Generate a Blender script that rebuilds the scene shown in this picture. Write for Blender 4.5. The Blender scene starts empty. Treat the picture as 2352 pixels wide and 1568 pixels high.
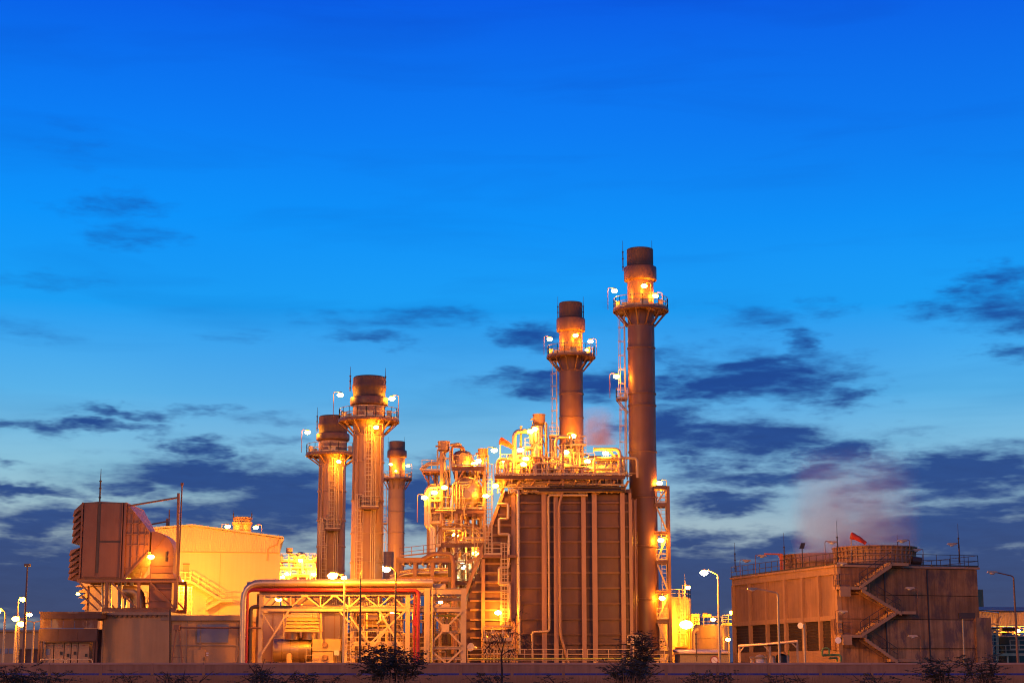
import bpy, math, random
from mathutils import Vector, Matrix
random.seed(7)
sc = bpy.context.scene
COL = sc.collection
PI = math.pi
# ------------------------------------------------------------------ camera
FPX = 4060.0                       # focal length in units of a 2352 px wide frame
TILT = math.atan(761.0 / FPX)
CAMZ = 1.5
cam_d = bpy.data.cameras.new('camera')
cam_d.sensor_width = 36.0
cam_d.lens = 36.0 * FPX / 2352.0
cam_d.clip_start = 0.5
cam_d.clip_end = 20000.0
cam = bpy.data.objects.new('camera', cam_d)
COL.objects.link(cam)
cam.location = (0, 0, CAMZ)
cam.rotation_euler = (PI / 2 + TILT, 0, 0)
sc.camera = cam
CT, ST = math.cos(TILT), math.sin(TILT)


def ray(px, py):
    a, b = px - 1176.0, 784.0 - py
    return Vector((a, FPX * CT - b * ST, FPX * ST + b * CT))


def at(px, py, Y):
    d = ray(px, py)
    s = Y / d.y
    return Vector((d.x * s, Y, CAMZ + d.z * s))


def zof(py, Y):
    return at(1176, py, Y).z


def xof(px, py, Y):
    return at(px, py, Y).x


# ------------------------------------------------------------------ render / view
sc.render.engine = 'CYCLES'
sc.cycles.use_denoising = True
sc.cycles.max_bounces = 5
sc.cycles.diffuse_bounces = 3
sc.cycles.glossy_bounces = 3
sc.cycles.transmission_bounces = 3
sc.cycles.volume_bounces = 2
sc.cycles.filter_width = 1.1
sc.cycles.adaptive_threshold = .006
sc.cycles.sample_clamp_indirect = 4.0
sc.cycles.use_light_tree = True
sc.cycles.volume_step_rate = 2.0
sc.view_settings.view_transform = 'Standard'
sc.view_settings.look = 'None'
sc.view_settings.exposure = 0.0
sc.view_settings.gamma = 1.0
sc.view_settings.use_curve_mapping = False


def s2l(c):
    return tuple(((v / 255.0) / 12.92 if v / 255.0 <= .04045 else ((v / 255.0 + .055) / 1.055) ** 2.4) for v in c)


# ------------------------------------------------------------------ world: dusk sky with drifting clouds
world = bpy.data.worlds.new('World')
sc.world = world
world.use_nodes = True
world.cycles.sampling_method = 'MANUAL'
world.cycles.sample_map_resolution = 512
WN, WL = world.node_tree.nodes, world.node_tree.links
WN.clear()


def wn(t, **kw):
    n = WN.new(t)
    for k, v in kw.items():
        setattr(n, k, v)
    return n


def wmath(op, a, b=None, clamp=False):
    n = wn('ShaderNodeMath', operation=op, use_clamp=clamp)
    for i, s in enumerate((a, b)):
        if s is None:
            continue
        if isinstance(s, (int, float)):
            n.inputs[i].default_value = s
        else:
            WL.new(s, n.inputs[i])
    return n.outputs[0]


tc = wn('ShaderNodeTexCoord')
sep = wn('ShaderNodeSeparateXYZ')
WL.new(tc.outputs['Generated'], sep.inputs[0])
U = wmath('MULTIPLY', wmath('ARCTAN2', sep.outputs[0], sep.outputs[1]), 57.29578)
V = wmath('MULTIPLY', wmath('ARCSINE', sep.outputs[2]), 57.29578)
uv = wn('ShaderNodeCombineXYZ')
WL.new(U, uv.inputs[0]); WL.new(V, uv.inputs[1])
UV = uv.outputs[0]


def wramp(fac, stops, interp='LINEAR'):
    r = wn('ShaderNodeValToRGB')
    r.color_ramp.interpolation = interp
    e = r.color_ramp.elements
    while len(e) < len(stops):
        e.new(0.5)
    for i, (p, c) in enumerate(stops):
        e[i].position = p
        e[i].color = (*s2l(c), 1)
    WL.new(fac, r.inputs[0])
    return r.outputs[0]


def wnoise(scale_u, scale_v, detail, rough, off=(0, 0, 0), dist=0.0, shear=0.0):
    m = wn('ShaderNodeMapping')
    m.inputs['Scale'].default_value = (scale_u, scale_v, 1)
    m.inputs['Location'].default_value = off
    m.inputs['Rotation'].default_value = (0, 0, shear)
    WL.new(UV, m.inputs[0])
    n = wn('ShaderNodeTexNoise')
    n.inputs['Scale'].default_value = 1.0
    n.inputs['Detail'].default_value = detail
    n.inputs['Roughness'].default_value = rough
    n.inputs['Distortion'].default_value = dist
    WL.new(m.outputs[0], n.inputs['Vector'])
    return n.outputs['Fac']


def wmix(f, a, b, mode='MIX'):
    n = wn('ShaderNodeMix', data_type='RGBA', blend_type=mode)
    for s, i in ((f, 0), (a, 6), (b, 7)):
        if isinstance(s, (int, float)):
            n.inputs[i].default_value = s
        elif isinstance(s, tuple):
            n.inputs[i].default_value = s
        else:
            WL.new(s, n.inputs[i])
    return n.outputs[2]


Vn = wmath('MULTIPLY', V, 1 / 45.0, clamp=True)
base = wramp(Vn, [(0.0, (178, 180, 172)), (4.6 / 45, (166, 190, 194)), (6.6 / 45, (136, 192, 218)),
                  (8.8 / 45, (86, 176, 232)), (11.6 / 45, (20, 158, 244)), (14.4 / 45, (0, 146, 250)),
                  (17.4 / 45, (0, 124, 244)), (21.5 / 45, (0, 92, 230)), (1.0, (0, 28, 104))])
big = wnoise(.035, .09, 2, .5, (3.1, 1.7, 0))
base = wmix(wmath('MULTIPLY', wmath('SUBTRACT', big, .42), 1.6, clamp=True), base, wmix(.5, base, (0.0, .11, .66, 1)))
veil = wnoise(.09, .60, 4, .55, (1.3, 8.8, 0), .4, .10)
base = wmix(wmath('MULTIPLY', wmath('SUBTRACT', veil, .50), 2.2, clamp=True), base, wmix(1.0, base, (.55, .72, .80, 1), 'MULTIPLY'))
# cloud cover: soft ellipses where the clouds stand in the sky, broken up by noise, plus a general low cover
n1 = wnoise(.30, 1.7, 5, .6, (0, 0, 0), .35, .07)
n2 = wnoise(.95, 4.2, 3, .58, (5.2, 3.3, 0), .2, .07)
n3 = wnoise(.10, .55, 2, .55, (9.4, 2.2, 0), .3, .03)
CLOUDS = [
    (255, 470, 110, 38, .55), (300, 535, 100, 34, .5), (170, 330, 70, 60, .25), (910, 10, 120, 50, .3),
    (300, 945, 125, 14, .8), (225, 982, 130, 17, .9), (60, 975, 80, 14, .6), (30, 1052, 60, 10, .5), (450, 945, 60, 12, .5),
    (455, 1030, 85, 22, .95), (500, 1095, 250, 38, 1.1), (640, 1160, 190, 70, 1.15), (330, 1120, 130, 26, .9),
    (60, 1122, 130, 15, .9), (70, 1195, 170, 36, 1.05), (420, 1190, 160, 40, .95), (60, 1330, 330, 80, 1.3),
    (965, 1150, 70, 75, 1.1), (850, 775, 130, 18, .6), (900, 742, 190, 26, .55), (1040, 735, 90, 24, .5),
    (1240, 768, 75, 34, .75), (1240, 885, 150, 24, .9), (1400, 882, 120, 42, .95), (1620, 890, 150, 40, 1.0),
    (1760, 865, 190, 48, 1.1), (1930, 900, 80, 30, .8), (1700, 1010, 220, 44, 1.15), (1530, 990, 120, 50, 1.0), (1945, 1035, 85, 34, .95),
    (1750, 1092, 230, 26, 1.0), (1680, 1150, 125, 22, .95), (2200, 1090, 230, 46, 1.15), (2050, 1070, 90, 28, .8),
    (2290, 705, 150, 46, .85), (2260, 640, 90, 22, .65), (2330, 805, 70, 22, .6), (1840, 785, 70, 38, .8), (1735, 735, 110, 30, .55),
    (1660, 815, 120, 22, .5), (1555, 825, 60, 30, .5), (1890, 700, 60, 20, .4),
    (1610, 1235, 110, 24, 1.0), (1640, 1330, 260, 70, 1.3), (1760, 1270, 120, 30, .95), (2230, 1210, 230, 56, 1.15), (2300, 1330, 420, 80, 1.35),
    (1000, 1400, 900, 70, .95), (1176, 1525, 3000, 90, 1.4), (560, 760, 160, 20, .3), (120, 640, 160, 22, .35), (60, 760, 130, 26, .35), (640, 960, 120, 14, .4), (2020, 980, 140, 12, .35), (1450, 700, 120, 18, .3), (620, 1020, 70, 16, .5), (1980, 1140, 70, 12, .5),
]
def wwarp(su, sv, off, amp):
    m = wn('ShaderNodeMapping'); m.inputs['Scale'].default_value = (su, sv, 1); m.inputs['Location'].default_value = off
    WL.new(UV, m.inputs[0])
    n = wn('ShaderNodeTexNoise'); n.inputs['Scale'].default_value = 1.0; n.inputs['Detail'].default_value = 4; n.inputs['Roughness'].default_value = .62
    WL.new(m.outputs[0], n.inputs['Vector'])
    a = wn('ShaderNodeVectorMath', operation='SUBTRACT'); WL.new(n.outputs['Color'], a.inputs[0]); a.inputs[1].default_value = (.5, .5, .5)
    b = wn('ShaderNodeVectorMath', operation='MULTIPLY'); WL.new(a.outputs[0], b.inputs[0]); b.inputs[1].default_value = amp
    return b.outputs[0]


wp = wn('ShaderNodeVectorMath', operation='ADD'); WL.new(UV, wp.inputs[0]); WL.new(wwarp(.42, 1.25, (2, 7, 1), (5.6, 1.7, 0)), wp.inputs[1])
UVW = wp.outputs[0]
acc = None
for (cx, cy, rx, ry, s) in CLOUDS:
    d = ray(cx, cy).normalized()
    u0, v0 = math.degrees(math.atan2(d.x, d.y)), math.degrees(math.asin(d.z))
    k = math.degrees(1 / FPX)
    a = wn('ShaderNodeVectorMath', operation='SUBTRACT')
    WL.new(UVW, a.inputs[0]); a.inputs[1].default_value = (u0, v0, 0)
    b = wn('ShaderNodeVectorMath', operation='MULTIPLY')
    WL.new(a.outputs[0], b.inputs[0]); b.inputs[1].default_value = (1 / (rx * k * 1.36), 1 / (ry * k * 1.5), 0)
    c = wn('ShaderNodeVectorMath', operation='LENGTH')
    WL.new(b.outputs[0], c.inputs[0])
    m = wn('ShaderNodeMapRange', interpolation_type='SMOOTHSTEP')
    WL.new(c.outputs['Value'], m.inputs[0])
    m.inputs[1].default_value = 0.0; m.inputs[2].default_value = 1.35
    m.inputs[3].default_value = s; m.inputs[4].default_value = 0.0
    acc = m.outputs[0] if acc is None else wmath('MAXIMUM', acc, m.outputs[0])
low = wn('ShaderNodeMapRange'); WL.new(V, low.inputs[0])
low.inputs[1].default_value = 0.0; low.inputs[2].default_value = 9.0
low.inputs[3].default_value = .45; low.inputs[4].default_value = 0.0
away = wn('ShaderNodeMapRange'); WL.new(wmath('ABSOLUTE', U), away.inputs[0])      # cover goes on beyond the part of the sky described above
away.inputs[1].default_value = 15.5; away.inputs[2].default_value = 20.0
away.inputs[3].default_value = 0.0; away.inputs[4].default_value = .42
cover = wmath('ADD', acc, wmath('MULTIPLY', low.outputs[0], n3))
cover = wmath('ADD', cover, wmath('MULTIPLY', away.outputs[0], wmath('MULTIPLY', n3, 1.3)))
nz = wmath('ADD', wmath('MULTIPLY', wmath('SUBTRACT', n1, .5), 1.75), wmath('MULTIPLY', wmath('SUBTRACT', n2, .5), .55))
dens = wmath('ADD', cover, wmath('MULTIPLY', nz, wmath('ADD', .34, wmath('MULTIPLY', cover, .6))))
dm = wn('ShaderNodeMapRange', interpolation_type='SMOOTHSTEP'); WL.new(dens, dm.inputs[0])
dm.inputs[1].default_value = .08; dm.inputs[2].default_value = 1.02
dm.inputs[3].default_value = 0.0; dm.inputs[4].default_value = .96
ccol = wramp(wmath('MULTIPLY', V, 1 / 25.0, clamp=True),
             [(0.0, (58, 66, 104)), (2.5 / 25, (42, 62, 112)), (5 / 25, (30, 66, 132)), (9 / 25, (18, 62, 142)), (13 / 25, (14, 80, 165)), (1.0, (4, 72, 180))])
ccol = wmix(wmath('MULTIPLY', wmath('SUBTRACT', n2, .40), 1.5, clamp=True), ccol, wmix(1.0, ccol, (.74, .72, .80, 1), 'MULTIPLY'))
skycol = wmix(dm.outputs[0], base, ccol)
nish = wn('ShaderNodeTexSky', sky_type='NISHITA')
nish.sun_disc = False
SUN_AZ, SUN_EL = math.radians(206.0), math.radians(10.0)     # afterglow from behind the viewer's left shoulder
nish.sun_elevation = SUN_EL
nish.sun_rotation = SUN_AZ
bg = wn('ShaderNodeBackground'); WL.new(skycol, bg.inputs[0]); bg.inputs[1].default_value = 1.0
bg2 = wn('ShaderNodeBackground'); WL.new(nish.outputs[0], bg2.inputs[0]); bg2.inputs[1].default_value = 0.002
ad = wn('ShaderNodeAddShader'); WL.new(bg.outputs[0], ad.inputs[0]); WL.new(bg2.outputs[0], ad.inputs[1])
wo = wn('ShaderNodeOutputWorld'); WL.new(ad.outputs[0], wo.inputs[0])

sun_d = bpy.data.lights.new('sun', 'SUN')
sun_d.energy = .72
sun_d.angle = math.radians(14)
sun_d.color = (1.0, .34, .09)
sun = bpy.data.objects.new('sun', sun_d)
COL.objects.link(sun)
sv = Vector((math.sin(SUN_AZ) * math.cos(SUN_EL), math.cos(SUN_AZ) * math.cos(SUN_EL), math.sin(SUN_EL)))     # towards the sun
sun.rotation_euler = sv.to_track_quat('Z', 'Y').to_euler()
sun.location = (-60, -40, 60)
# ------------------------------------------------------------------ materials
MATS = {}
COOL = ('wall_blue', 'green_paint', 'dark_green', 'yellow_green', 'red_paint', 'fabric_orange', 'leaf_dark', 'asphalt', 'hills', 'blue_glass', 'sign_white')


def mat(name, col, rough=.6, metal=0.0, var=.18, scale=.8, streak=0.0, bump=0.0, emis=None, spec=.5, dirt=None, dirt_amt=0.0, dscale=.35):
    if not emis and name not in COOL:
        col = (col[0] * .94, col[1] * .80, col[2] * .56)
    m = bpy.data.materials.new(name)
    m.use_nodes = True
    N, L = m.node_tree.nodes, m.node_tree.links
    b = N['Principled BSDF']
    b.inputs['Roughness'].default_value = rough
    b.inputs['Metallic'].default_value = metal
    b.inputs['Specular IOR Level'].default_value = spec
    if emis:
        b.inputs['Base Color'].default_value = (*col, 1)
        b.inputs['Emission Color'].default_value = (*emis[0], 1)
        b.inputs['Emission Strength'].default_value = emis[1]
        MATS[name] = m
        return m
    g = N.new('ShaderNodeNewGeometry')
    oi = N.new('ShaderNodeObjectInfo')

    def noise(scl, sx, sy, sz, det=4):
        mp = N.new('ShaderNodeMapping')
        mp.inputs['Scale'].default_value = (sx, sy, sz)
        L.new(g.outputs['Position'], mp.inputs[0])
        n = N.new('ShaderNodeTexNoise')
        n.inputs['Scale'].default_value = scl
        n.inputs['Detail'].default_value = det
        n.inputs['Roughness'].default_value = .6
        L.new(mp.outputs[0], n.inputs['Vector'])
        return n.outputs['Fac']

    def remap(sock, a, b_, c, d):
        r = N.new('ShaderNodeMapRange')
        r.inputs[1].default_value = a; r.inputs[2].default_value = b_
        r.inputs[3].default_value = c; r.inputs[4].default_value = d
        L.new(sock, r.inputs[0])
        return r.outputs[0]

    def mulc(csock, fsock):
        x = N.new('ShaderNodeVectorMath'); x.operation = 'SCALE'
        if isinstance(csock, tuple):
            x.inputs[0].default_value = csock
        else:
            L.new(csock, x.inputs[0])
        L.new(fsock, x.inputs['Scale'])
        return x.outputs[0]
    nf = noise(scale, 1, 1, 1)
    c = mulc(tuple(col), remap(nf, .25, .75, 1 - var, 1 + var))
    c = mulc(c, remap(oi.outputs['Random'], 0, 1, 1 - var * .45, 1 + var * .45))
    if streak:
        c = mulc(c, remap(noise(1.0, 3.2, 3.2, .16, 5), .35, .7, 1.0, 1 - streak))
    if dirt:
        mx = N.new('ShaderNodeMix'); mx.data_type = 'RGBA'
        L.new(remap(noise(dscale, 1, 1, .45, 6), .5, .62, 0, dirt_amt), mx.inputs[0])
        L.new(c, mx.inputs[6]); mx.inputs[7].default_value = (*dirt, 1)
        c = mx.outputs[2]
    L.new(c, b.inputs['Base Color'])
    L.new(remap(noise(scale * 2.3, 1, 1, 1), .3, .7, max(.05, rough - .1), min(1, rough + .1)), b.inputs['Roughness'])
    if bump:
        bp = N.new('ShaderNodeBump')
        bp.inputs['Strength'].default_value = bump
        bp.inputs['Distance'].default_value = .05
        L.new(noise(scale * 6, 1, 1, 1, 5), bp.inputs['Height'])
        L.new(bp.outputs[0], b.inputs['Normal'])
    MATS[name] = m
    return m


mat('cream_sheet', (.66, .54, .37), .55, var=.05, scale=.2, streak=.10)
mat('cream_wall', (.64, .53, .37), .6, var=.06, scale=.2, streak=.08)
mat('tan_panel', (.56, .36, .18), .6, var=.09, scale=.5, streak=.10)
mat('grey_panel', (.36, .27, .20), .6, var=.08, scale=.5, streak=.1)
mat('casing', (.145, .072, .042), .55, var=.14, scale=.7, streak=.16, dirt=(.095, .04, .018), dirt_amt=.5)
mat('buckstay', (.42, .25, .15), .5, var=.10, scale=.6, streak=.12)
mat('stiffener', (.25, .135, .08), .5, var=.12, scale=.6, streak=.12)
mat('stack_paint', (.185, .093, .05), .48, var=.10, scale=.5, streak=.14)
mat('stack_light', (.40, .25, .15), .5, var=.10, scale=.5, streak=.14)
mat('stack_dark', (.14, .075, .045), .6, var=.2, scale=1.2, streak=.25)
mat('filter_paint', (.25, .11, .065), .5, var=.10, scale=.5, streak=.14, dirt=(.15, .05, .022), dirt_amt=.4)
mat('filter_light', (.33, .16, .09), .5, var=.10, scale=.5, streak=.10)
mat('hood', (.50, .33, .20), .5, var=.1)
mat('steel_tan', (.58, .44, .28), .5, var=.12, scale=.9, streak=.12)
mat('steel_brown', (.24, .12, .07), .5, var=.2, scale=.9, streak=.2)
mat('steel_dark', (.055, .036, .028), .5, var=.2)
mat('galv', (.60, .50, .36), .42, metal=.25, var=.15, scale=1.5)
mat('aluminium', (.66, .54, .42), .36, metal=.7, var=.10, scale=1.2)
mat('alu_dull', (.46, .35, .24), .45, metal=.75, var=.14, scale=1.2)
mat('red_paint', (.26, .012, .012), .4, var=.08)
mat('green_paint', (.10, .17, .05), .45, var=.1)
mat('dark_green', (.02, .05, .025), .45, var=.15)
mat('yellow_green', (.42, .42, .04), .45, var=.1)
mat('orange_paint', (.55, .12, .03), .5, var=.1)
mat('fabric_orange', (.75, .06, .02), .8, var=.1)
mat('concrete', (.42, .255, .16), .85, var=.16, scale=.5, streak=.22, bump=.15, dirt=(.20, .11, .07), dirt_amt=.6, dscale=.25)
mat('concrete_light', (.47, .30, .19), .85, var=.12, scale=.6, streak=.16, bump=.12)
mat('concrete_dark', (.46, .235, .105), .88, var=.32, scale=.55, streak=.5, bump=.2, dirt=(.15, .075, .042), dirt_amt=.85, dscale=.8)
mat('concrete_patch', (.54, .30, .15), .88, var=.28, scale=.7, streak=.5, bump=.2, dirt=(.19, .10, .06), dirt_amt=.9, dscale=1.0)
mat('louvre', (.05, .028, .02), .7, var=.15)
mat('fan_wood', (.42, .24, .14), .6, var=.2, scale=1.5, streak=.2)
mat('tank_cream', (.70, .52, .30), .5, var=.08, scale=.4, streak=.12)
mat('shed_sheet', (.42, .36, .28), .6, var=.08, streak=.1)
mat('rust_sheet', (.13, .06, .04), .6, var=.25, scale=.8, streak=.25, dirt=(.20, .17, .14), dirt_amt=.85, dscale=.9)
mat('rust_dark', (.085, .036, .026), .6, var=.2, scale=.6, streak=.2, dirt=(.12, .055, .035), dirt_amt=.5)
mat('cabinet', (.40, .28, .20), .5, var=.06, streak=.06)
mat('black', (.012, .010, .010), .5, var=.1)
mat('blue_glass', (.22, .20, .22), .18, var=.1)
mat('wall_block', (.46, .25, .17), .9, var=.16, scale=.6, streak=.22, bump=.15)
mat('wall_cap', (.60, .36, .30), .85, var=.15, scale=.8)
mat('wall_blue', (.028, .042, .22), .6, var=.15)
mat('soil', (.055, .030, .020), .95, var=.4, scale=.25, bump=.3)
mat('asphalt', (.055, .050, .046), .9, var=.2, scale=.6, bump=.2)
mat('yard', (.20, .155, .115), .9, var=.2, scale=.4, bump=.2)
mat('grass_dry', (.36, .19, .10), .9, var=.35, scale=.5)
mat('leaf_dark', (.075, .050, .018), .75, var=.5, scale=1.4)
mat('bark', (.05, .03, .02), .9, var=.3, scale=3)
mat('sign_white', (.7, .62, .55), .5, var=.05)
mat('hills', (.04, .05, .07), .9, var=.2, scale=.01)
SOD = (1.0, .345, .018)
for nm, L_ in (('bulb_super', 3700), ('bulb_flood', 4000), ('bulb_big', 1400), ('bulb_bay', 750), ('bulb_mid', 285), ('bulb_small', 260)):
    mat(nm, (1, .8, .5), emis=(SOD, L_))
mat('bulb_white', (.9, 1, .95), emis=((.62, 1.0, .78), 300))
mat('bulb_red', (1, .1, .05), emis=((1, .10, .03), 25))


# ------------------------------------------------------------------ mesh helpers
class MB:
    def __init__(s):
        s.v, s.f, s.sm = [], [], []

    def add(s, vs, fs, smooth=False):
        o = len(s.v)
        s.v += [tuple(v) for v in vs]
        s.f += [tuple(i + o for i in f) for f in fs]
        s.sm += [smooth] * len(fs)
        return s

    def box(s, x0, x1, y0, y1, z0, z1):
        return s.add([(x0, y0, z0), (x1, y0, z0), (x1, y1, z0), (x0, y1, z0), (x0, y0, z1), (x1, y0, z1), (x1, y1, z1), (x0, y1, z1)],
                     [(3, 2, 1, 0), (4, 5, 6, 7), (0, 1, 5, 4), (1, 2, 6, 5), (2, 3, 7, 6), (3, 0, 4, 7)])

    def frame(s, p, q):
        d = (q - p).normalized()
        up = Vector((0, 0, 1)) if abs(d.z) < .95 else Vector((0, 1, 0))
        r = d.cross(up).normalized()
        return d, r, r.cross(d)

    def bar(s, p, q, w, h=None):
        p, q = Vector(p), Vector(q)
        h = h or w
        d, r, u = s.frame(p, q)
        vs = [c + r * (sx * w / 2) + u * (sy * h / 2) for c in (p, q) for sx, sy in ((-1, -1), (1, -1), (1, 1), (-1, 1))]
        return s.add(vs, [(0, 1, 2, 3), (7, 6, 5, 4), (1, 0, 4, 5), (2, 1, 5, 6), (3, 2, 6, 7), (0, 3, 7, 4)])

    def ibeam(s, p, q, h, w, t=.04):
        p, q = Vector(p), Vector(q)
        d, r, u = s.frame(p, q)
        e = u * (h / 2 - t / 2)
        s.bar(p + e, q + e, w, t); s.bar(p - e, q - e, w, t)
        return s.bar(p, q, t, h - 2 * t - .002)

    def hcol(s, x, y, z0, z1, w, t=.05):          # H column, flanges facing the camera
        s.box(x - w / 2, x + w / 2, y - w / 2, y - w / 2 + t, z0, z1)
        s.box(x - w / 2, x + w / 2, y + w / 2 - t, y + w / 2, z0, z1)
        return s.box(x - t / 2, x + t / 2, y - w / 2 + t + .002, y + w / 2 - t - .002, z0, z1)

    def tube(s, pts, r, n=8, caps=True, smooth=True):
        pts = [Vector(p) for p in pts]
        k = len(pts)
        rad = r if isinstance(r, (list, tuple)) else [r] * k
        ds = []
        for i in range(k):
            a = pts[i] - pts[i - 1] if i else pts[1] - pts[0]
            b = pts[i + 1] - pts[i] if i < k - 1 else a
            t = a.normalized() + b.normalized()
            ds.append(t.normalized() if t.length > 1e-6 else a.normalized())
        up = Vector((0, 0, 1)) if abs(ds[0].z) < .9 else Vector((0, 1, 0))
        rr = ds[0].cross(up).normalized()
        vs = []
        for i in range(k):
            rr = (rr - ds[i] * rr.dot(ds[i])).normalized()
            uu = ds[i].cross(rr)
            for j in range(n):
                a = 2 * PI * j / n
                vs.append(pts[i] + (rr * math.cos(a) + uu * math.sin(a)) * rad[i])
        fs = [(i * n + j, i * n + (j + 1) % n, (i + 1) * n + (j + 1) % n, (i + 1) * n + j) for i in range(k - 1) for j in range(n)]
        s.add(vs, fs, smooth)
        if caps:
            o = len(s.v) - k * n
            s.f += [tuple(o + j for j in range(n - 1, -1, -1)), tuple(o + (k - 1) * n + j for j in range(n))]
            s.sm += [False, False]
        return s

    def lathe(s, cx, cy, prof, n=24, smooth=True, a0=0.0, a1=2 * PI):
        full = abs(a1 - a0 - 2 * PI) < 1e-6
        m = n if full else n + 1
        vs = [(cx + r * math.cos(a0 + (a1 - a0) * j / n), cy + r * math.sin(a0 + (a1 - a0) * j / n), z) for r, z in prof for j in range(m)]
        fs = []
        for i in range(len(prof) - 1):
            for j in range(n):
                k = (j + 1) % m if full else j + 1
                fs.append((i * m + j, i * m + k, (i + 1) * m + k, (i + 1) * m + j))
        return s.add(vs, fs, smooth)

    def prism(s, poly, y0, y1):                    # polygon in (x, z), extruded along y
        n = len(poly)
        vs = [(x, y0, z) for x, z in poly] + [(x, y1, z) for x, z in poly]
        fs = [tuple(range(n)), tuple(range(2 * n - 1, n - 1, -1))]
        fs += [(i, i + n, (i + 1) % n + n, (i + 1) % n) for i in range(n)]
        return s.add(vs, fs)

    def hull(s, lo, hi):                           # two matching loops of points
        n = len(lo)
        fs = [tuple(range(n - 1, -1, -1)), tuple(range(n, 2 * n))] + [(i, (i + 1) % n, (i + 1) % n + n, i + n) for i in range(n)]
        return s.add(list(lo) + list(hi), fs)

    def mesh(s, name, m, off=Vector((0, 0, 0))):
        me = bpy.data.meshes.new(name)
        me.from_pydata([(v[0] - off[0], v[1] - off[1], v[2] - off[2]) for v in s.v], [], s.f)
        me.polygons.foreach_set('use_smooth', s.sm)
        if any(s.sm):
            me.set_sharp_from_angle(angle=math.radians(38))
        me.materials.append(MATS[m] if isinstance(m, str) else m)
        me.update()
        return me

    def build(s, name, m, parent=None):
        if parent is None:                         # a thing of one mesh: origin at its base
            xs, ys, zs = zip(*s.v)
            L = Vector(((min(xs) + max(xs)) / 2, (min(ys) + max(ys)) / 2, min(zs)))
        else:
            L = ORG[parent.name]
        o = bpy.data.objects.new(name, s.mesh(name, m, L))
        COL.objects.link(o)
        if parent is None:
            o.location = L
        else:
            o.parent = parent
        ORG[o.name] = L
        return o


ORG = {}


def tag(o, label, cat, group=None):
    o['label'] = label; o['category'] = cat
    if group:
        o['group'] = group
    return o


def thing(name, label, cat, loc, group=None):
    o = bpy.data.objects.new(name, None)
    o.empty_display_size = .5
    COL.objects.link(o)
    o.location = loc
    ORG[o.name] = Vector(loc)
    return tag(o, label, cat, group)


def struct(name, mb, m, kind='structure'):
    o = mb.build(name, m)
    o['kind'] = kind
    return o


def rounded(pts, R, n=5):
    pts = [Vector(p) for p in pts]
    out = [pts[0]]
    for i in range(1, len(pts) - 1):
        a, b, c = pts[i - 1], pts[i], pts[i + 1]
        u, w = (a - b), (c - b)
        r = min(R, u.length * .49, w.length * .49)
        p, q = b + u.normalized() * r, b + w.normalized() * r
        for k in range(n + 1):
            t = k / n
            out.append(p * (1 - t) ** 2 + b * 2 * t * (1 - t) + q * t * t)
    out.append(pts[-1])
    return out


def grating(x0, x1, y0, y1, z, m=None, pitch=.17, w=.07, t=.06):
    m = m or MB()
    n = max(2, int((x1 - x0) / pitch))
    for i in range(n + 1):
        x = x0 + (x1 - x0) * i / n
        m.box(x - w / 2, x + w / 2, y0, y1, z - t, z)
    for k in range(max(2, int((y1 - y0) / 1.2)) + 1):
        y = y0 + (y1 - y0) * k / max(2, int((y1 - y0) / 1.2))
        m.box(x0, x1, y - .05, y + .05, z - t - .12, z - t - .002)
    return m


def railing(pts, h=1.1, step=1.4, r=.035, closed=False, toe=True):
    m = MB()
    pts = [Vector(p) for p in pts]
    seg = list(zip(pts, pts[1:] + ([pts[0]] if closed else [])))
    if not closed:
        seg = seg[:len(pts) - 1]
    for a, b in seg:
        n = max(1, round((b - a).length / step))
        for i in range(n + 1):
            p = a.lerp(b, i / n)
            m.bar(p, p + Vector((0, 0, h)), r * 1.7)
        for zz in (h, h * .52):
            m.bar(a + Vector((0, 0, zz)), b + Vector((0, 0, zz)), r * 1.6)
        if toe:
            m.bar(a + Vector((0, 0, .1)), b + Vector((0, 0, .1)), .02, .14)
    return m


def ladder(p, q, w=.5, side=Vector((1, 0, 0)), step=.4, cage=None, r=.035, out=Vector((0, -1, 0))):
    m = MB()
    p, q = Vector(p), Vector(q)
    e = side * (w / 2)
    for sg in (-1, 1):
        m.bar(p + e * sg, q + e * sg, r * 1.9)
    n = int((q - p).length / step)
    for i in range(1, n):
        c = p.lerp(q, i / n)
        m.bar(c - e, c + e, r * 1.5)
    if cage:
        k = max(2, round((q - p).length / 1.6))
        hoop = lambda c: [c + side * (.42 * math.cos(a)) + out * (.08 + .62 * math.sin(a)) for a in [PI * t / 8 for t in range(9)]]
        for i in range(k + 1):
            c = p.lerp(q, i / k)
            hp = hoop(c)
            for a, b in zip(hp, hp[1:]):
                m.bar(a, b, .05)
        for j in range(0, 9, 2):
            m.bar(hoop(p)[j], hoop(q)[j], .04)
    return m


def flanges(m, pts, r, every=4.0):
    """joint bands along a pipe's straight runs"""
    pts = [Vector(p) for p in pts]
    for a, b in zip(pts, pts[1:]):
        L = (b - a).length
        d = (b - a).normalized()
        k = int(L / every)
        for i in range(1, k + 1):
            c = a + d * (L * i / (k + 1))
            m.tube([c - d * .05, c + d * .05], r * 1.12, 12)
    return m


def pipe(name, pts, r, m, label=None, cat='pipe', parent=None, R=None, n=10, fl=None, group=None):
    mb = MB()
    path = rounded(pts, R if R else r * 3.0)
    mb.tube(path, r, n)
    if fl:
        flanges(mb, pts, r, fl)
    o = mb.build(name, m, parent)
    if parent is None:
        tag(o, label, cat, group)
    return o
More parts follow.
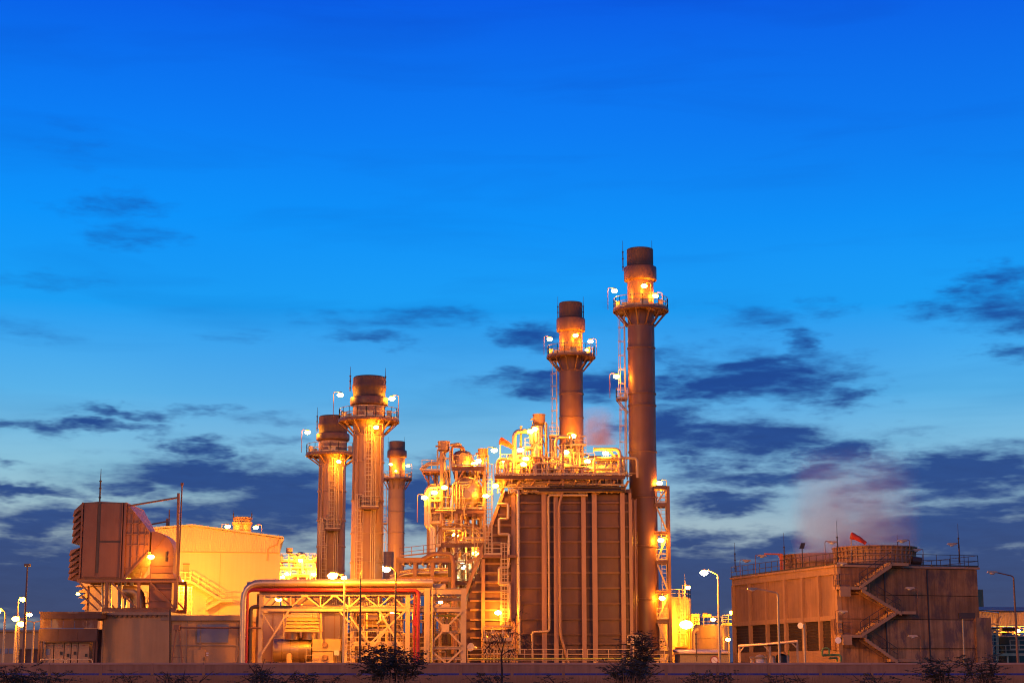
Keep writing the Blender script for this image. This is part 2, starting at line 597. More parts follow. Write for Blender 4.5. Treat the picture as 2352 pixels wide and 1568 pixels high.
# ------------------------------------------------------------------ setting
struct('ground', MB().add([(-6000, -200, 0), (6000, -200, 0), (6000, 9000, 0), (-6000, 9000, 0)], [(0, 1, 2, 3)]), 'soil')
struct('plant_yard', MB().add([(-90, 141, .004), (90, 141, .004), (90, 420, .004), (-90, 420, .004)], [(0, 1, 2, 3)]), 'yard')
struct('plant_road', MB().add([(-90, 147, .008), (90, 147, .008), (90, 155, .008), (-90, 155, .008)], [(0, 1, 2, 3)]), 'asphalt')
hm = MB()
hp = [(-3500 + i * 175, 14 + 26 * abs(math.sin(i * .7)) + 12 * math.sin(i * 2.1)) for i in range(41)]
for (xa, za), (xb, zb) in zip(hp, hp[1:]):
    hm.add([(xa, 5200, 0), (xb, 5200, 0), (xb, 5500, zb), (xa, 5500, za), (xb, 5900, 0), (xa, 5900, 0)], [(0, 1, 2, 3), (3, 2, 4, 5)], True)
struct('hills', hm, 'hills')

# boundary wall: posts and panels
WY = 140.0
WT = zof(1521, WY)
bw = thing('boundary_wall', 'long low concrete boundary wall with a blue painted band in front of the plant', 'wall', (0, WY, 0))
pw = 4.0
pm = MB().box(.11, pw - .11, -.08, .08, 0, WT - .14).mesh('panel', 'wall_block')
cm = MB().box(-.105, .105, -.10, .10, 0, WT - .14).mesh('post', 'wall_block')
bm_ = MB().box(.115, pw - .115, -.088, -.0805, WT - .95, WT - .80).mesh('painted_band', 'wall_blue')
km = MB().box(0.012, pw - .012, -.15, .15, WT - .138, WT).mesh('coping', 'wall_cap')


def child(name, me, parent, loc, rot=(0, 0, 0)):
    o = bpy.data.objects.new(name, me)
    COL.objects.link(o)
    o.parent = parent
    o.location = loc
    o.rotation_euler = rot
    ORG[o.name] = ORG[parent.name] + Vector(loc)
    return o


for i in range(-13, 13):
    x = i * pw
    child('panel', pm, bw, (x, 0, 0))
    child('painted_band', bm_, bw, (x, 0, 0))
    child('post', cm, bw, (x, 0, 0))
    child('coping', km, bw, (x, 0, .0))

# ------------------------------------------------------------------ lamps
BULB = {}


def bulb_mesh(kind, sx=.30, sz=.19):
    key = (kind, sx)
    if key not in BULB:
        BULB[key] = MB().lathe(0, 0, [(.001, sz), (sx * .72, sz * .66), (sx, 0), (sx * .72, -sz * .66), (.001, -sz)], 8).mesh('bulb', kind)
    return BULB[key]


HEAD = MB()
HEAD.hull([(-.46, -.26, .10), (.46, -.26, .10), (.46, .26, .10), (-.46, .26, .10)], [(-.38, -.18, .27), (.40, -.14, .25), (.40, .14, .25), (-.38, .18, .27)])
HEAD_ME = None


def lamp(px, py, Y, label, kind='bulb_mid', post=2.2, side=1, street=None, group='lit work lamps', name='work_lamp', size=.34, base=None, mt='galv'):
    """bulb at the pixel; short post on one side, or a street pole down to the ground"""
    global HEAD_ME
    c = at(px, py, Y)
    if street:                                     # street = pole offset in metres
        root = thing('street_lamp', label, 'street lamp', (c.x + street, Y, 0), group)
        px0 = c.x + street
        h = c.z - .35
        MB().tube([(px0, Y, 0), (px0, Y, h)], [.13, .075], 10).build('pole', mt, root)
        MB().tube(rounded([(px0, Y, h - .35), (px0, Y, h + .15), (c.x + .30 * (1 if street > 0 else -1), Y, c.z + .17)], .6), .055, 8).build('arm', mt, root)
        MB().box(px0 - .2, px0 + .2, Y - .2, Y + .2, 0, .06).build('base_plate', mt, root)
    else:
        b0 = base if base is not None else c.z - post
        root = thing(name, label, 'lamp', (c.x + side * .72, Y, b0), group)
        x0 = c.x + side * .72
        MB().tube(rounded([(x0, Y, b0), (x0, Y, c.z + .26), (c.x + side * .1, Y, c.z + .26)], .2, 3), .034, 6).build('post', 'steel_brown', root)
    if HEAD_ME is None:
        HEAD_ME = HEAD.mesh('lamp_head', 'galv')
    if kind:
        key = ('cap', size)
        if key not in BULB:
            w = size * .55
            BULB[key] = MB().hull([(-w, -w * .7, 0), (w, -w * .7, 0), (w, w * .7, 0), (-w, w * .7, 0)], [(-w * .7, -w * .4, .12), (w * .7, -w * .4, .12), (w * .7, w * .4, .12), (-w * .7, w * .4, .12)]).mesh('lamp_head', 'steel_dark')
        hd = child('lamp_head', BULB[key], root, c - ORG[root.name] + Vector((0, 0, size * .63 - .10)))
    else:
        hd = child('lamp_head', HEAD_ME, root, c - ORG[root.name])
    if kind:
        child('bulb', bulb_mesh(kind, size, size * .63), hd, Vector((0, 0, -size * .63)))
    else:
        child('lens', MB().lathe(0, 0, [(.001, .1), (.2, .08), (.26, 0), (.16, -.07), (.001, -.1)], 8).mesh('lens', 'sign_white'), hd, Vector((0, 0, .04)))
    return root


def rod(px, py0, py1, Y, label, name='lightning_rod', r=.05, m='steel_dark', group=None, cat='lightning rod'):
    x = xof(px, py1, Y)
    z0, z1 = zof(py1, Y), zof(py0, Y)
    root = thing(name, label, cat, (x, Y, z0), group)
    zm = z0 + (z1 - z0) * .62
    MB().tube([(x, Y, z0), (x, Y, zm)], r, 6).build('mast', m, root)
    MB().tube([(x, Y, zm), (x, Y, z1)], [r * .55, r * .3], 6).build('tip', m, root)
    for t in (.12, .4, .62):
        z = z0 + (z1 - z0) * t
        MB().tube([(x, Y, z - .06), (x, Y, z + .06)], r * 1.7, 6).build('clamp', m, root)
    return root


# ------------------------------------------------------------------ exhaust stacks
def stack(px, pyref, Y, prof, label, name, seams, plat, mats, struts=12, lad=None, n=40, group=None, band=None, lower_mat=None):
    """prof: [(radius m, py)], bottom to top; plat: (py, r_out); lad: dict of ladders"""
    x = xof(px, pyref, Y)
    root = thing(name, label, 'chimney', (x, Y, 0), group)
    z = lambda py: zof(py, Y)
    pr = [(r, 0 if py is None else z(py)) for r, py in prof['shaft']]
    MB().lathe(x, Y, pr, n).build('shaft', mats[0], root)
    for py in seams:
        r = None
        zz = z(py)
        for (ra, za), (rb, zb) in zip(pr, pr[1:]):
            if za <= zz <= zb:
                r = ra + (rb - ra) * (zz - za) / max(1e-6, zb - za)
        if r is None:
            continue
        MB().lathe(x, Y, [(r + .002, zz - .09), (r + .09, zz - .08), (r + .09, zz + .06), (r + .002, zz + .09)], n).build('flange', mats[0], root)
    if 'crown' in prof:
        cr = [(r, z(py)) for r, py in prof['crown']]
        MB().lathe(x, Y, cr, n).build('crown', mats[1], root)
    if 'band' in prof:
        bd = [(r, z(py)) for r, py in prof['band']]
        MB().lathe(x, Y, bd, n).build('rain_skirt', mats[2], root)
    if plat:
        py, ro, ri, pys = plat
        zp = z(py)
        pl = MB().lathe(x, Y, [(ri + .02, zp), (ro, zp), (ro + .03, zp - .05), (ro + .03, zp - .28), (ro - .05, zp - .28), (ro - .05, zp - .1), (ri + .02, zp - .1)], n, False).build('platform', 'steel_brown', root)
        k = 20
        rr = [Vector((x + (ro - .06) * math.cos(2 * PI * i / k), Y + (ro - .06) * math.sin(2 * PI * i / k), zp)) for i in range(k)]
        railing(rr, 1.15, 5, .035, True).build('railing', 'galv', root)
        zs = z(pys)
        for i in range(struts):
            a = 2 * PI * (i + .5) / struts
            c, s_ = math.cos(a), math.sin(a)
            MB().bar((x + (ro - .15) * c, Y + (ro - .15) * s_, zp - .3), (x + (ri + .08) * c, Y + (ri + .08) * s_, zs), .13).build('strut', 'steel_brown', root)
        for i in range(7):                                     # small equipment boxes on the platform
            a = 2 * PI * i / 7 + .3
            rq = (ri + ro) / 2 + .25
            bx, by = x + rq * math.cos(a), Y + rq * math.sin(a)
            w = .22 + .1 * (i % 3)
            MB().box(bx - w, bx + w, by - w * .7, by + w * .7, zp + .002, zp + .45 + .18 * (i % 4)).build('instrument_box', 'galv', root)
    return root, x


Z0 = None
# main boiler stack
SY = 185.0
A_prof = {'shaft': [(1.48, None), (1.48, 1400), (1.45, 1100), (1.43, 800), (1.40, 640)],
          'crown': [(1.40, 640), (1.42, 618), (1.42, 574), (1.36, 573), (1.34, 580), (1.34, 640)],
          'band': [(1.42, 648), (1.73, 645), (1.75, 643), (1.75, 617), (1.72, 615), (1.42, 612)]}
mainstack, MX = stack(1477.5, 1140, SY, A_prof, 'tallest brown steel chimney with a lit round platform near its top', 'boiler_stack',
                      [748, 800, 905, 932, 1038, 1142, 1256, 1377], (711, 2.95, 1.45, 749), ['stack_paint', 'stack_dark', 'stack_paint'])
# second boiler stack
SY2 = 211.0
B_prof = {'shaft': [(1.48, None), (1.45, 1000), (1.42, 760)],
          'crown': [(1.42, 760), (1.42, 735), (1.42, 697), (1.36, 696), (1.34, 702), (1.34, 760)],
          'band': [(1.43, 764), (1.73, 761), (1.75, 759), (1.75, 735), (1.72, 733), (1.43, 730)]}
stack2, BX = stack(1312, 900, SY2, B_prof, 'second tallest brown chimney rising behind the lit boiler deck', 'boiler_stack',
                   [852, 905, 960, 1020], (818, 2.95, 1.45, 852), ['stack_paint', 'stack_dark', 'stack_paint'])
# third, far
SY3 = 320.0
C_prof = {'shaft': [(1.55, None), (1.50, 1150), (1.45, 1050)],
          'crown': [(1.45, 1050), (1.45, 1038), (1.45, 1015), (1.38, 1014), (1.36, 1018), (1.36, 1050)],
          'band': [(1.46, 1052), (1.76, 1050), (1.78, 1049), (1.78, 1037), (1.74, 1035), (1.46, 1033)]}
stack3, CX = stack(911, 1120, SY3, C_prof, 'smallest distant chimney standing to the right of the twin stacks', 'boiler_stack',
                   [1116, 1145, 1176, 1224, 1250], (1099, 2.75, 1.5, 1124), ['stack_light', 'stack_paint', 'stack_paint'])
# bypass stacks of the gas turbines
D_prof = {'shaft': [(1.70, None), (1.66, 1150), (1.62, 1000), (1.62, 988), (1.70, 975), (1.70, 930)],
          'crown': [(1.70, 930), (1.70, 905), (1.76, 896), (1.80, 893), (1.80, 886), (1.72, 882), (1.72, 869), (1.60, 866), (1.60, 930)],
          'band': [(1.71, 934), (1.98, 931), (2.0, 928), (2.0, 917), (1.96, 914), (1.71, 912)]}
stack4, DX = stack(845, 1100, SY, D_prof, 'wide dark-topped chimney of the twin pair, nearer and taller one', 'bypass_stack',
                   [1000, 1062, 1150, 1225, 1292], (965, 3.2, 1.7, 998), ['stack_light', 'stack_dark', 'stack_paint'], 14, n=44)
E_prof = {'shaft': [(1.70, None), (1.66, 1150), (1.62, 1066), (1.62, 1060), (1.70, 1050), (1.70, 1012)],
          'crown': [(1.70, 1012), (1.70, 990), (1.76, 983), (1.80, 980), (1.80, 974), (1.72, 971), (1.72, 958), (1.60, 956), (1.60, 1012)],
          'band': [(1.71, 1014), (1.98, 1011), (2.0, 1009), (2.0, 1000), (1.96, 997), (1.71, 995)]}
stack5, EX = stack(762, 1150, SY2, E_prof, 'wide dark-topped chimney of the twin pair, further and shorter one', 'bypass_stack',
                   [1068, 1128, 1195, 1255, 1310], (1043, 3.2, 1.7, 1066), ['stack_light', 'stack_dark', 'stack_paint'], 14, n=44)

# ladders and small landings on the stacks (parts of the stack)
def stack_ladder(root, x, Y, r, ang, py0, py1, cage=True, part='ladder', w=.55):
    o = Vector((math.cos(ang), math.sin(ang), 0))
    sd = Vector((-o.y, o.x, 0))
    z0 = 0.3 if py0 is None else zof(py0, Y)
    z1 = zof(py1, Y)
    c = Vector((x, Y, 0)) + o * (r + .28)
    ladder(c + Vector((0, 0, z0)), c + Vector((0, 0, z1)), w, sd, .42, cage, .035, o).build(part, 'galv', root)


def landing(root, x, Y, r, ang, py, w=1.3, d=1.25):
    o = Vector((math.cos(ang), math.sin(ang), 0)); sd = Vector((-o.y, o.x, 0))
    z = zof(py, Y)
    c = Vector((x, Y, z))
    p = [c + o * (r + .1) - sd * w / 2, c + o * (r + d) - sd * w / 2, c + o * (r + d) + sd * w / 2, c + o * (r + .1) + sd * w / 2]
    dk = Vector((0, 0, .16))
    MB().hull([q - dk for q in p], p).build('landing', 'steel_brown', root)
    railing(p, 1.1, 1.3).build('railing', 'galv', root)
    for sg in (-1, 1):
        MB().bar(c + o * (r + d - .1) + sd * (sg * w * .4) - dk, c + o * (r + .05) + sd * (sg * w * .4) - Vector((0, 0, 1.5)), .1).build('strut', 'steel_brown', root)


AL = PI * 1.02
stack_ladder(mainstack, MX, SY, 1.45, PI * 1.0, 912, 720)
stack_ladder(mainstack, MX, SY, 1.48, PI * 1.05, 1090, 905, True)
landing(mainstack, MX, SY, 1.45, PI * 1.0, 916)
stack_ladder(stack2, BX, SY2, 1.45, PI * 1.0, 1000, 830)
landing(stack2, BX, SY2, 1.46, PI * 1.0, 1002)
stack_ladder(stack3, CX, SY3, 1.5, PI * 1.02, 1200, 1105)
stack_ladder(stack3, CX, SY3, 1.5, PI * 1.05, 1290, 1200)
landing(stack3, CX, SY3, 1.5, PI * 1.02, 1202)
for root, x, Y, dy in ((stack4, DX, SY, 0), (stack5, EX, SY2, 58)):
    a = -PI / 2 + .12
    k = 1 if dy == 0 else .87
    f = lambda py: 1545 - (1545 - py) * k
    stack_ladder(root, x, Y, 1.68, -PI / 2 + .10, f(1170), f(985), True)
    landing(root, x, Y, 1.68, -PI / 2 + .16, f(1170), 1.9, 1.4)
    stack_ladder(root, x, Y, 1.70, -PI / 2 - .32, None, f(1140), True)
    for j, t in enumerate((.30, .42, .54)):
        o = Vector((math.cos(-PI / 2 + t), math.sin(-PI / 2 + t), 0)) * 1.80
        MB().tube([(x + o.x, Y + o.y, .3), (x + o.x, Y + o.y, zof(f(1000 + 8 * j), Y))], .06, 6).build('conduit', 'galv', root)
    # stiffening gussets
    for t in (-1.0, -.62, .9):
        o = Vector((math.cos(-PI / 2 + t), math.sin(-PI / 2 + t), 0))
        MB().bar(Vector((x, Y, zof(f(1150), Y))) + o * 1.74, Vector((x, Y, zof(f(1003), Y))) + o * 1.72, .12, .10).build('stiffener', 'stack_light', root)
    MB().box(x - .45, x + .55, Y - 1.95, Y - 1.62, zof(f(1176), Y), zof(f(1168), Y)).build('hatch', 'steel_dark', root)

for (px, y0, y1, Y, dsc) in ((1431, 553, 622, SY, 'dark lightning rod on the left rim of the tallest chimney'), (1498, 552, 618, SY, 'dark lightning rod on the right rim of the tallest chimney'),
                             (1281.5, 681, 742, SY2, 'dark lightning rod on the left rim of the second tallest chimney'), (1340, 681, 740, SY2, 'dark lightning rod on the right rim of the second tallest chimney'),
                             (804, 842, 898, SY, 'dark lightning rod left of the dark-topped nearer twin chimney'), (885, 845, 898, SY, 'dark lightning rod right of the dark-topped nearer twin chimney'),
                             (728, 935, 990, SY2, 'dark lightning rod left of the shorter twin chimney'),
                             (891.5, 1003, 1036, SY3, 'thin lightning rod left of the distant small chimney'), (928.5, 1003, 1036, SY3, 'thin lightning rod right of the distant small chimney')):
    rod(px, y0, y1, Y, dsc, r=.06 if Y < 300 else .05)

# lamps on the stacks
lamp(1411.4, 666.5, SY - 1.2, 'lit lamp on a tall post at the left of the tallest chimney platform', 'bulb_mid', post=2.1, side=-1)
lamp(1479.6, 654.5, SY - 2.6, 'lit lamp in front of the tallest chimney above its platform', 'bulb_mid', post=2.7, side=1)
lamp(1505.5, 677, SY - 1.0, 'lit lamp at the right of the tallest chimney platform', 'bulb_mid', post=1.6, side=1)
lamp(1416, 862.6, SY - .4, 'lit lamp over the small side landing halfway up the tallest chimney', 'bulb_mid', post=2.4, side=-1)
lamp(1263, 777, SY2 - 1.2, 'lit lamp on the left of the second chimney platform', 'bulb_mid', post=2.0, side=-1)
lamp(1322, 768.5, SY2 - 2.6, 'lit lamp in front of the second chimney above its platform', 'bulb_mid', post=2.5, side=1)
lamp(1356, 782, SY2 - 1.0, 'lit lamp on the right of the second chimney platform', 'bulb_mid', post=1.8, side=1)
lamp(1348, 802, SY2 - 2.0, 'small low lamp behind the railing of the second chimney platform', 'bulb_small', post=.9, side=1, size=.22)
lamp(782, 905, SY - .5, 'lit lamp on a post at the left of the nearer twin chimney platform', 'bulb_mid', post=2.7, side=-1)
lamp(900, 913, SY - .5, 'lit lamp on a post at the right of the nearer twin chimney platform', 'bulb_mid', post=2.5, side=1)
lamp(864, 979, SY - 3.1, 'lit lamp under the nearer twin chimney platform shining down the ladder', 'bulb_bay', post=.5, side=1, size=.28)
lamp(707, 991, SY2 - .5, 'lit lamp on a post left of the shorter twin chimney platform', 'bulb_mid', post=2.5, side=-1)
lamp(778, 1058, SY2 - 3.1, 'lit lamp under the shorter twin chimney platform above its ladder', 'bulb_bay', post=.5, side=1, size=.28)
lamp(898, 1065, SY3 - 2.6, 'lit lamp in front of the distant small chimney', 'bulb_small', post=2.6, side=1)
lamp(909, 1080, SY3 - 2.4, 'low lamp behind the railing of the distant small chimney', 'bulb_small', post=1.2, side=1, size=.25)
lamp(937, 1068, SY3 - .5, 'lit lamp at the right edge of the distant small chimney platform', 'bulb_mid', post=2.4, side=1)

# stair tower braced against the main stack
TX0, TX1, TY = xof(1517, 1300, SY), xof(1535.5, 1300, SY), SY
tw = thing('access_tower', 'narrow brown steel access tower braced against the tallest chimney', 'steel tower', ((TX0 + TX1) / 2, TY, 0))
ztop = zof(1118, TY)
for (cx_, cy_) in ((TX1, TY - 1.0), (TX1, TY + 1.0)):
    MB().hcol(cx_, cy_, 0, ztop, .30).build('column', 'steel_brown', tw)
for k, py in enumerate((1121, 1161, 1225, 1292, 1360, 1427, 1497)):
    zz = zof(py, TY)
    for cy_ in (TY - 1.0, TY + 1.0):
        MB().ibeam((TX0 - .6, cy_, zz), (TX1 - .16, cy_, zz), .34, .24).build('beam', 'steel_brown', tw)
    if k in (1, 3, 5):
        MB().box(TX0 - .5, TX1 - .18, TY - .85, TY + .85, zz + .18, zz + .24).build('landing', 'steel_brown', tw)
        railing([(TX0 - .5, TY - .9, zz + .24), (TX1 - .2, TY - .9, zz + .24)], 1.1, .8).build('railing', 'galv', tw)
lv = [1121, 1161, 1225, 1292, 1360, 1427, 1497, 1560]
for i, (pa, pb) in enumerate(zip(lv, lv[1:])):
    za, zb = zof(pa, TY), zof(pb, TY)
    xa, xb = (TX0 - .4, TX1 - .2) if i % 2 else (TX1 - .2, TX0 - .4)
    MB().bar((xa, TY - .98, za - .2), (xb, TY - .98, zb + .2), .16).build('brace', 'steel_tan', tw)
ladder((TX0 + .35, TY - .5, .3), (TX0 + .35, TY - .5, ztop), .5).build('ladder', 'galv', tw)
lamp(1515, 1107, SY - .8, 'lit lamp on top of the access tower beside the tallest chimney', 'bulb_mid', post=.8, side=1)
lamp(1518, 1238, SY - 1.5, 'lit lamp halfway up the access tower beside the tallest chimney', 'bulb_mid', post=2.4, side=1)
lamp(1521, 1371, SY - 1.5, 'lowest lit lamp on the access tower beside the tallest chimney', 'bulb_mid', post=2.4, side=1)
# ------------------------------------------------------------------ the boiler (heat recovery casing)
HY = 180.0
HB = HY + 10.0
hx = lambda px, py=1320: xof(px, py, HY)
hz = lambda py: zof(py, HY)
HL, HR, HT = hx(1184), hx(1450), hz(1134)
boiler = thing('boiler_casing', 'huge brown boiler casing with upright columns and ribbed steel panels left of the tallest chimney', 'boiler', ((HL + HR) / 2, HY + 5, 0))
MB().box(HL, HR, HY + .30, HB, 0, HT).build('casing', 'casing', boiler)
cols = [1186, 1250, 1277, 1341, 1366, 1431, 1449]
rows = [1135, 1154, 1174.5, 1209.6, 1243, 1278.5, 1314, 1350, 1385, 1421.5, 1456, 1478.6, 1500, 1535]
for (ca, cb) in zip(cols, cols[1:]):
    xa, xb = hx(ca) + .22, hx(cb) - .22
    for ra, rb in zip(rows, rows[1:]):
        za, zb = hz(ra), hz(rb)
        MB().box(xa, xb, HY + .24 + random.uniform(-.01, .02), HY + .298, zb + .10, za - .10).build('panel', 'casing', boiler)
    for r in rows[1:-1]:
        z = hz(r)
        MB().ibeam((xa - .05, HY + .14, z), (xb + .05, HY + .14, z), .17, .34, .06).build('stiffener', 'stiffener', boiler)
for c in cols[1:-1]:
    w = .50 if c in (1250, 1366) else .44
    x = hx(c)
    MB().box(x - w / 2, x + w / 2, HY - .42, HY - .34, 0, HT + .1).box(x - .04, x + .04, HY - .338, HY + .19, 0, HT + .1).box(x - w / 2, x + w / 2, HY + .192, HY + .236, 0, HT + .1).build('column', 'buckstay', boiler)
for c, w in ((1179, .40), (1187, .24), (1449, .3)):
    MB().box(hx(c) - w / 2, hx(c) + w / 2, HY - .1, HY + .25, 0, HT + .1).build('corner_post', 'buckstay', boiler)
MB().box(HL - .1, HR + .1, HY - .05, HB, HT + .12, HT + .5).build('top_girder', 'casing', boiler)
for c in (1270, 1359.5):  # dark strips stand in for the shade of recesses beside two columns
    MB().box(hx(c) - .16, hx(c) + .16, HY + .05, HY + .23, 0, HT).build('recess_shade', 'steel_dark', boiler)
for i in range(6):                                              # ground level ports
    x = hx(1262 + 34 * i, 1500); z = hz(1492)
    MB().tube([(x, HY + .05, z), (x, HY + .3, z)], .22, 12).build('inspection_port', 'steel_dark', boiler)

# inlet duct: sloping transition
duct = thing('inlet_duct', 'sloping ribbed inlet duct rising to the left side of the boiler casing', 'duct', (hx(1125), HY + 4, 0))
poly = [(hx(1072, 1520), 0), (hx(1176), 0), (hx(1176), hz(1126)), (hx(1160, 1134), hz(1126)), (hx(1076, 1363), hz(1368)), (hx(1070, 1395), hz(1395))]
MB().prism(poly, HY + .5, HB - .6).build('shell', 'casing', duct)
for k in range(7):
    dy = .25 + k * 1.5
    a = Vector((hx(1159, 1134), HY + dy, hz(1130))); b = Vector((hx(1071, 1363), HY + dy, hz(1366)))
    o = Vector((-.12, 0, .06))
    MB().bar(a + o, b + o, .20, .34).build('rib', 'buckstay', duct)
sl = lambda z: poly[4][0] + (poly[3][0] - poly[4][0]) * max(0, (z - poly[4][1])) / (poly[3][1] - poly[4][1])
for r in (1160, 1182, 1205, 1228, 1250, 1293, 1315, 1336, 1357.5, 1378.6, 1400, 1422, 1443, 1464, 1486, 1506):
    z = hz(r)
    xa = sl(z) + .15
    MB().ibeam((xa, HY + .34, z), (hx(1174), HY + .34, z), .18, .30, .05).build('stiffener', 'buckstay', duct)
MB().hcol(hx(1110), HY + .12, 0, hz(1283), .36).build('column', 'buckstay', duct)
MB().bar((hx(1111), HY + .1, hz(1275)), (hx(1073), HY + .1, hz(1290)), .2, .3).build('rib', 'buckstay', duct)
# landing on the duct with ladders
ld = thing('duct_landing', 'railed steel landing on the inlet duct between two ladders', 'platform', (hx(1145), HY - .6, hz(1279)))
MB().box(hx(1111), hx(1186), HY - 1.3, HY + .05, hz(1281), hz(1275)).build('deck', 'steel_brown', ld)
railing([(hx(1111), HY + .0, hz(1275)), (hx(1111), HY - 1.25, hz(1275)), (hx(1153), HY - 1.25, hz(1275))], 1.2, 1.1).build('railing', 'galv', ld)
ladder((hx(1122), HY - .5, hz(1275)), (hx(1122), HY - .5, hz(1068)), .62, step=.38, cage=True).build('ladder', 'galv', ld)
ladder((hx(1159), HY - 1.0, hz(1436)), (hx(1159), HY - 1.0, hz(1249)), .55, step=.38, cage=True).build('ladder', 'galv', ld)
pipe('zigzag_pipe', [at(1143, 1157, HY - .5), at(1167, 1157, HY - .5), at(1167, 1191, HY - .5), at(1146, 1191, HY - .5), at(1146, 1226.5, HY - .5), at(1169, 1226.5, HY - .5),
                     at(1168, 1302, HY - .5), at(1146, 1303, HY - .5), at(1146, 1341, HY - .5), at(1170, 1340, HY - .5), at(1170, 1420, HY - .5)], .15, 'aluminium',
     'silver pipe zigzagging down the face of the inlet duct', R=.2)
pipe('steam_pipe', [at(1173, 1132, HY - .6), at(1190, 1122, HY - .6), at(1190.5, 1300, HY - .6), at(1193, 1500, HY - .6)], .17, 'aluminium', 'straight silver downpipe on the left edge of the boiler casing', fl=3.2)
pipe('drain_pipe', [at(1350, 1136.5, HY - .7), at(1259.5, 1136.5, HY - .7), at(1262, 1449, HY - .7), at(1222, 1450.5, HY - .7), at(1223, 1510, HY - .7)], .11, 'steel_tan', 'thin tan pipe stepping left near the foot of the boiler face', fl=4)
pipe('blowdown_pipe', [at(1293, 1020, HY - .75), at(1293, 1128, HY - .75), at(1284, 1158, HY - .75), at(1287, 1455, HY - .75), at(1306, 1522, HY - .75)], .14, 'buckstay', 'brown pipe running down the boiler face and kicking out at its foot', R=.5, fl=5)
rp = thing('riser_pipes', 'bundle of thin upright pipes between the boiler casing and the tallest chimney', 'pipes', (hx(1456), HY + .4, 0))
for k, px in enumerate((1452, 1456, 1461, 1465)):
    MB().tube([(hx(px), HY + .3 + .3 * k, 0), (hx(px), HY + .3 + .3 * k, hz(1146 - 4 * (k % 2)))], .07 if k % 2 else .10, 8).build('pipe', 'steel_brown' if k % 2 else 'buckstay', rp)
# foot walkway with railing and yellow gas pipe
fw = thing('foot_walkway', 'railed walkway along the foot of the boiler casing', 'walkway', (hx(1300, 1510), HY - 4, 0))
MB().box(hx(1076, 1510), hx(1520, 1510), HY - 4.4, HY - 3.2, zof(1516, HY - 4), zof(1514, HY - 4)).build('deck', 'steel_tan', fw)
for a, b in ((1076, 1290), (1300, 1335), (1345, 1440), (1448, 1518)):
    railing([(hx(a, 1510), HY - 4.35, zof(1514, HY - 4)), (hx(b, 1510), HY - 4.35, zof(1514, HY - 4))], 1.0, 1.8).build('railing', 'steel_tan', fw)
for px in (1080, 1150, 1222, 1290, 1360, 1430, 1500):
    MB().box(hx(px) - .12, hx(px) + .12, HY - 4.2, HY - 3.9, 0, zof(1516, HY - 4) - .002).build('leg', 'steel_tan', fw)
pipe('gas_pipe', [at(1077, 1512, HY - 4.6), at(1515, 1511, HY - 4.6)], .06, 'yellow_green', 'thin yellow-green pipe along the foot of the boiler')
cg = thing('caged_ladder', 'caged ladder at the foot of the tallest chimney', 'ladder', at(1473, 1520, HY - 2.5))
ladder(at(1462, 1520, HY - 2.5), at(1462, 1460, HY - 2.5), .6, cage=True).build('ladder', 'galv', cg)
railing([at(1442, 1480, HY - 2.5), at(1478, 1480, HY - 2.5)], .9, .35).build('railing', 'galv', cg)
lamp(1144, 1404, HY - 1.6, 'lit lamp on a short post low on the inlet duct above the valve skid', 'bulb_bay', post=2.2, side=1)
# valve skid at foot of duct
vs = thing('valve_skid', 'railed pipe and valve skid standing at the foot of the inlet duct', 'equipment', at(1140, 1515, HY - 2))
MB().box(xof(1110, 1470, HY - 2), xof(1176, 1470, HY - 2), HY - 3, HY - 1, zof(1472, HY - 2), zof(1468, HY - 2)).build('deck', 'steel_tan', vs)
railing([at(1110, 1468, HY - 3), at(1176, 1468, HY - 3)], 1.3, .9).build('railing', 'galv', vs)
for k in range(9):
    px = 1112 + 7.5 * k
    MB().tube([at(px, 1520, HY - 2.2), at(px, 1446 + 8 * (k % 3), HY - 2.2)], .07 + .03 * (k % 2), 7).build('pipe', ('galv', 'aluminium', 'steel_tan')[k % 3], vs)
for k in range(5):
    c = at(1116 + 13 * k, 1462 - 5 * (k % 2), HY - 2.6)
    MB().lathe(c.x, c.y, [(.001, c.z - .2), (.22, c.z - .15), (.25, c.z), (.1, c.z + .15), (.05, c.z + .5), (.2, c.z + .52), (.001, c.z + .55)], 10).build('valve', 'galv', vs)
for z_ in (1480, 1488, 1500):
    MB().tube([at(1108, z_, HY - 2.4), at(1180, z_, HY - 2.4)], .09, 8).build('pipe', 'steel_tan', vs)
sp = at(1094, 1487, HY - 1)
mb = MB(); mb.tube([sp, sp + Vector((-.35, -.5, .05)), sp + Vector((-.55, -.8, .08))], [.10, .2, .42], 12); mb.build('horn', 'sign_white')
tag(bpy.data.objects['horn'], 'white loudspeaker horn on the inlet duct near the ground', 'loudspeaker')

# second boiler behind the first
rb = thing('rear_boiler', 'second boiler casing hidden behind the first one, below the second tallest chimney', 'boiler', (hx(1310), 205, 0))
RX0, RX1 = xof(1190, 1150, 200), xof(1400, 1150, 200)
RZ = dz_rear = 21.6
MB().box(RX0, RX1, 200, 209.2, 0, RZ).build('casing', 'casing', rb)
grating(RX0 - .5, RX1 + .5, 199.4, 209.2, RZ + .35).build('grating', 'steel_brown', rb)
railing([(RX0 - .5, 199.5, RZ + .35), (RX1 + .5, 199.5, RZ + .35)], 1.15, 1.4).build('railing', 'galv', rb)
random.seed(91)
for k in range(22):
    x = random.uniform(RX0, RX1); y = random.uniform(201, 208); h = random.uniform(1.5, 5.0)
    MB().tube(rounded([(x, y, RZ), (x, y, RZ + h), (x + random.uniform(-2, 2), y, RZ + h)], .4, 3), random.choice((.08, .14, .22)), 8).build('pipe', random.choice(('aluminium', 'galv', 'steel_tan')), rb)
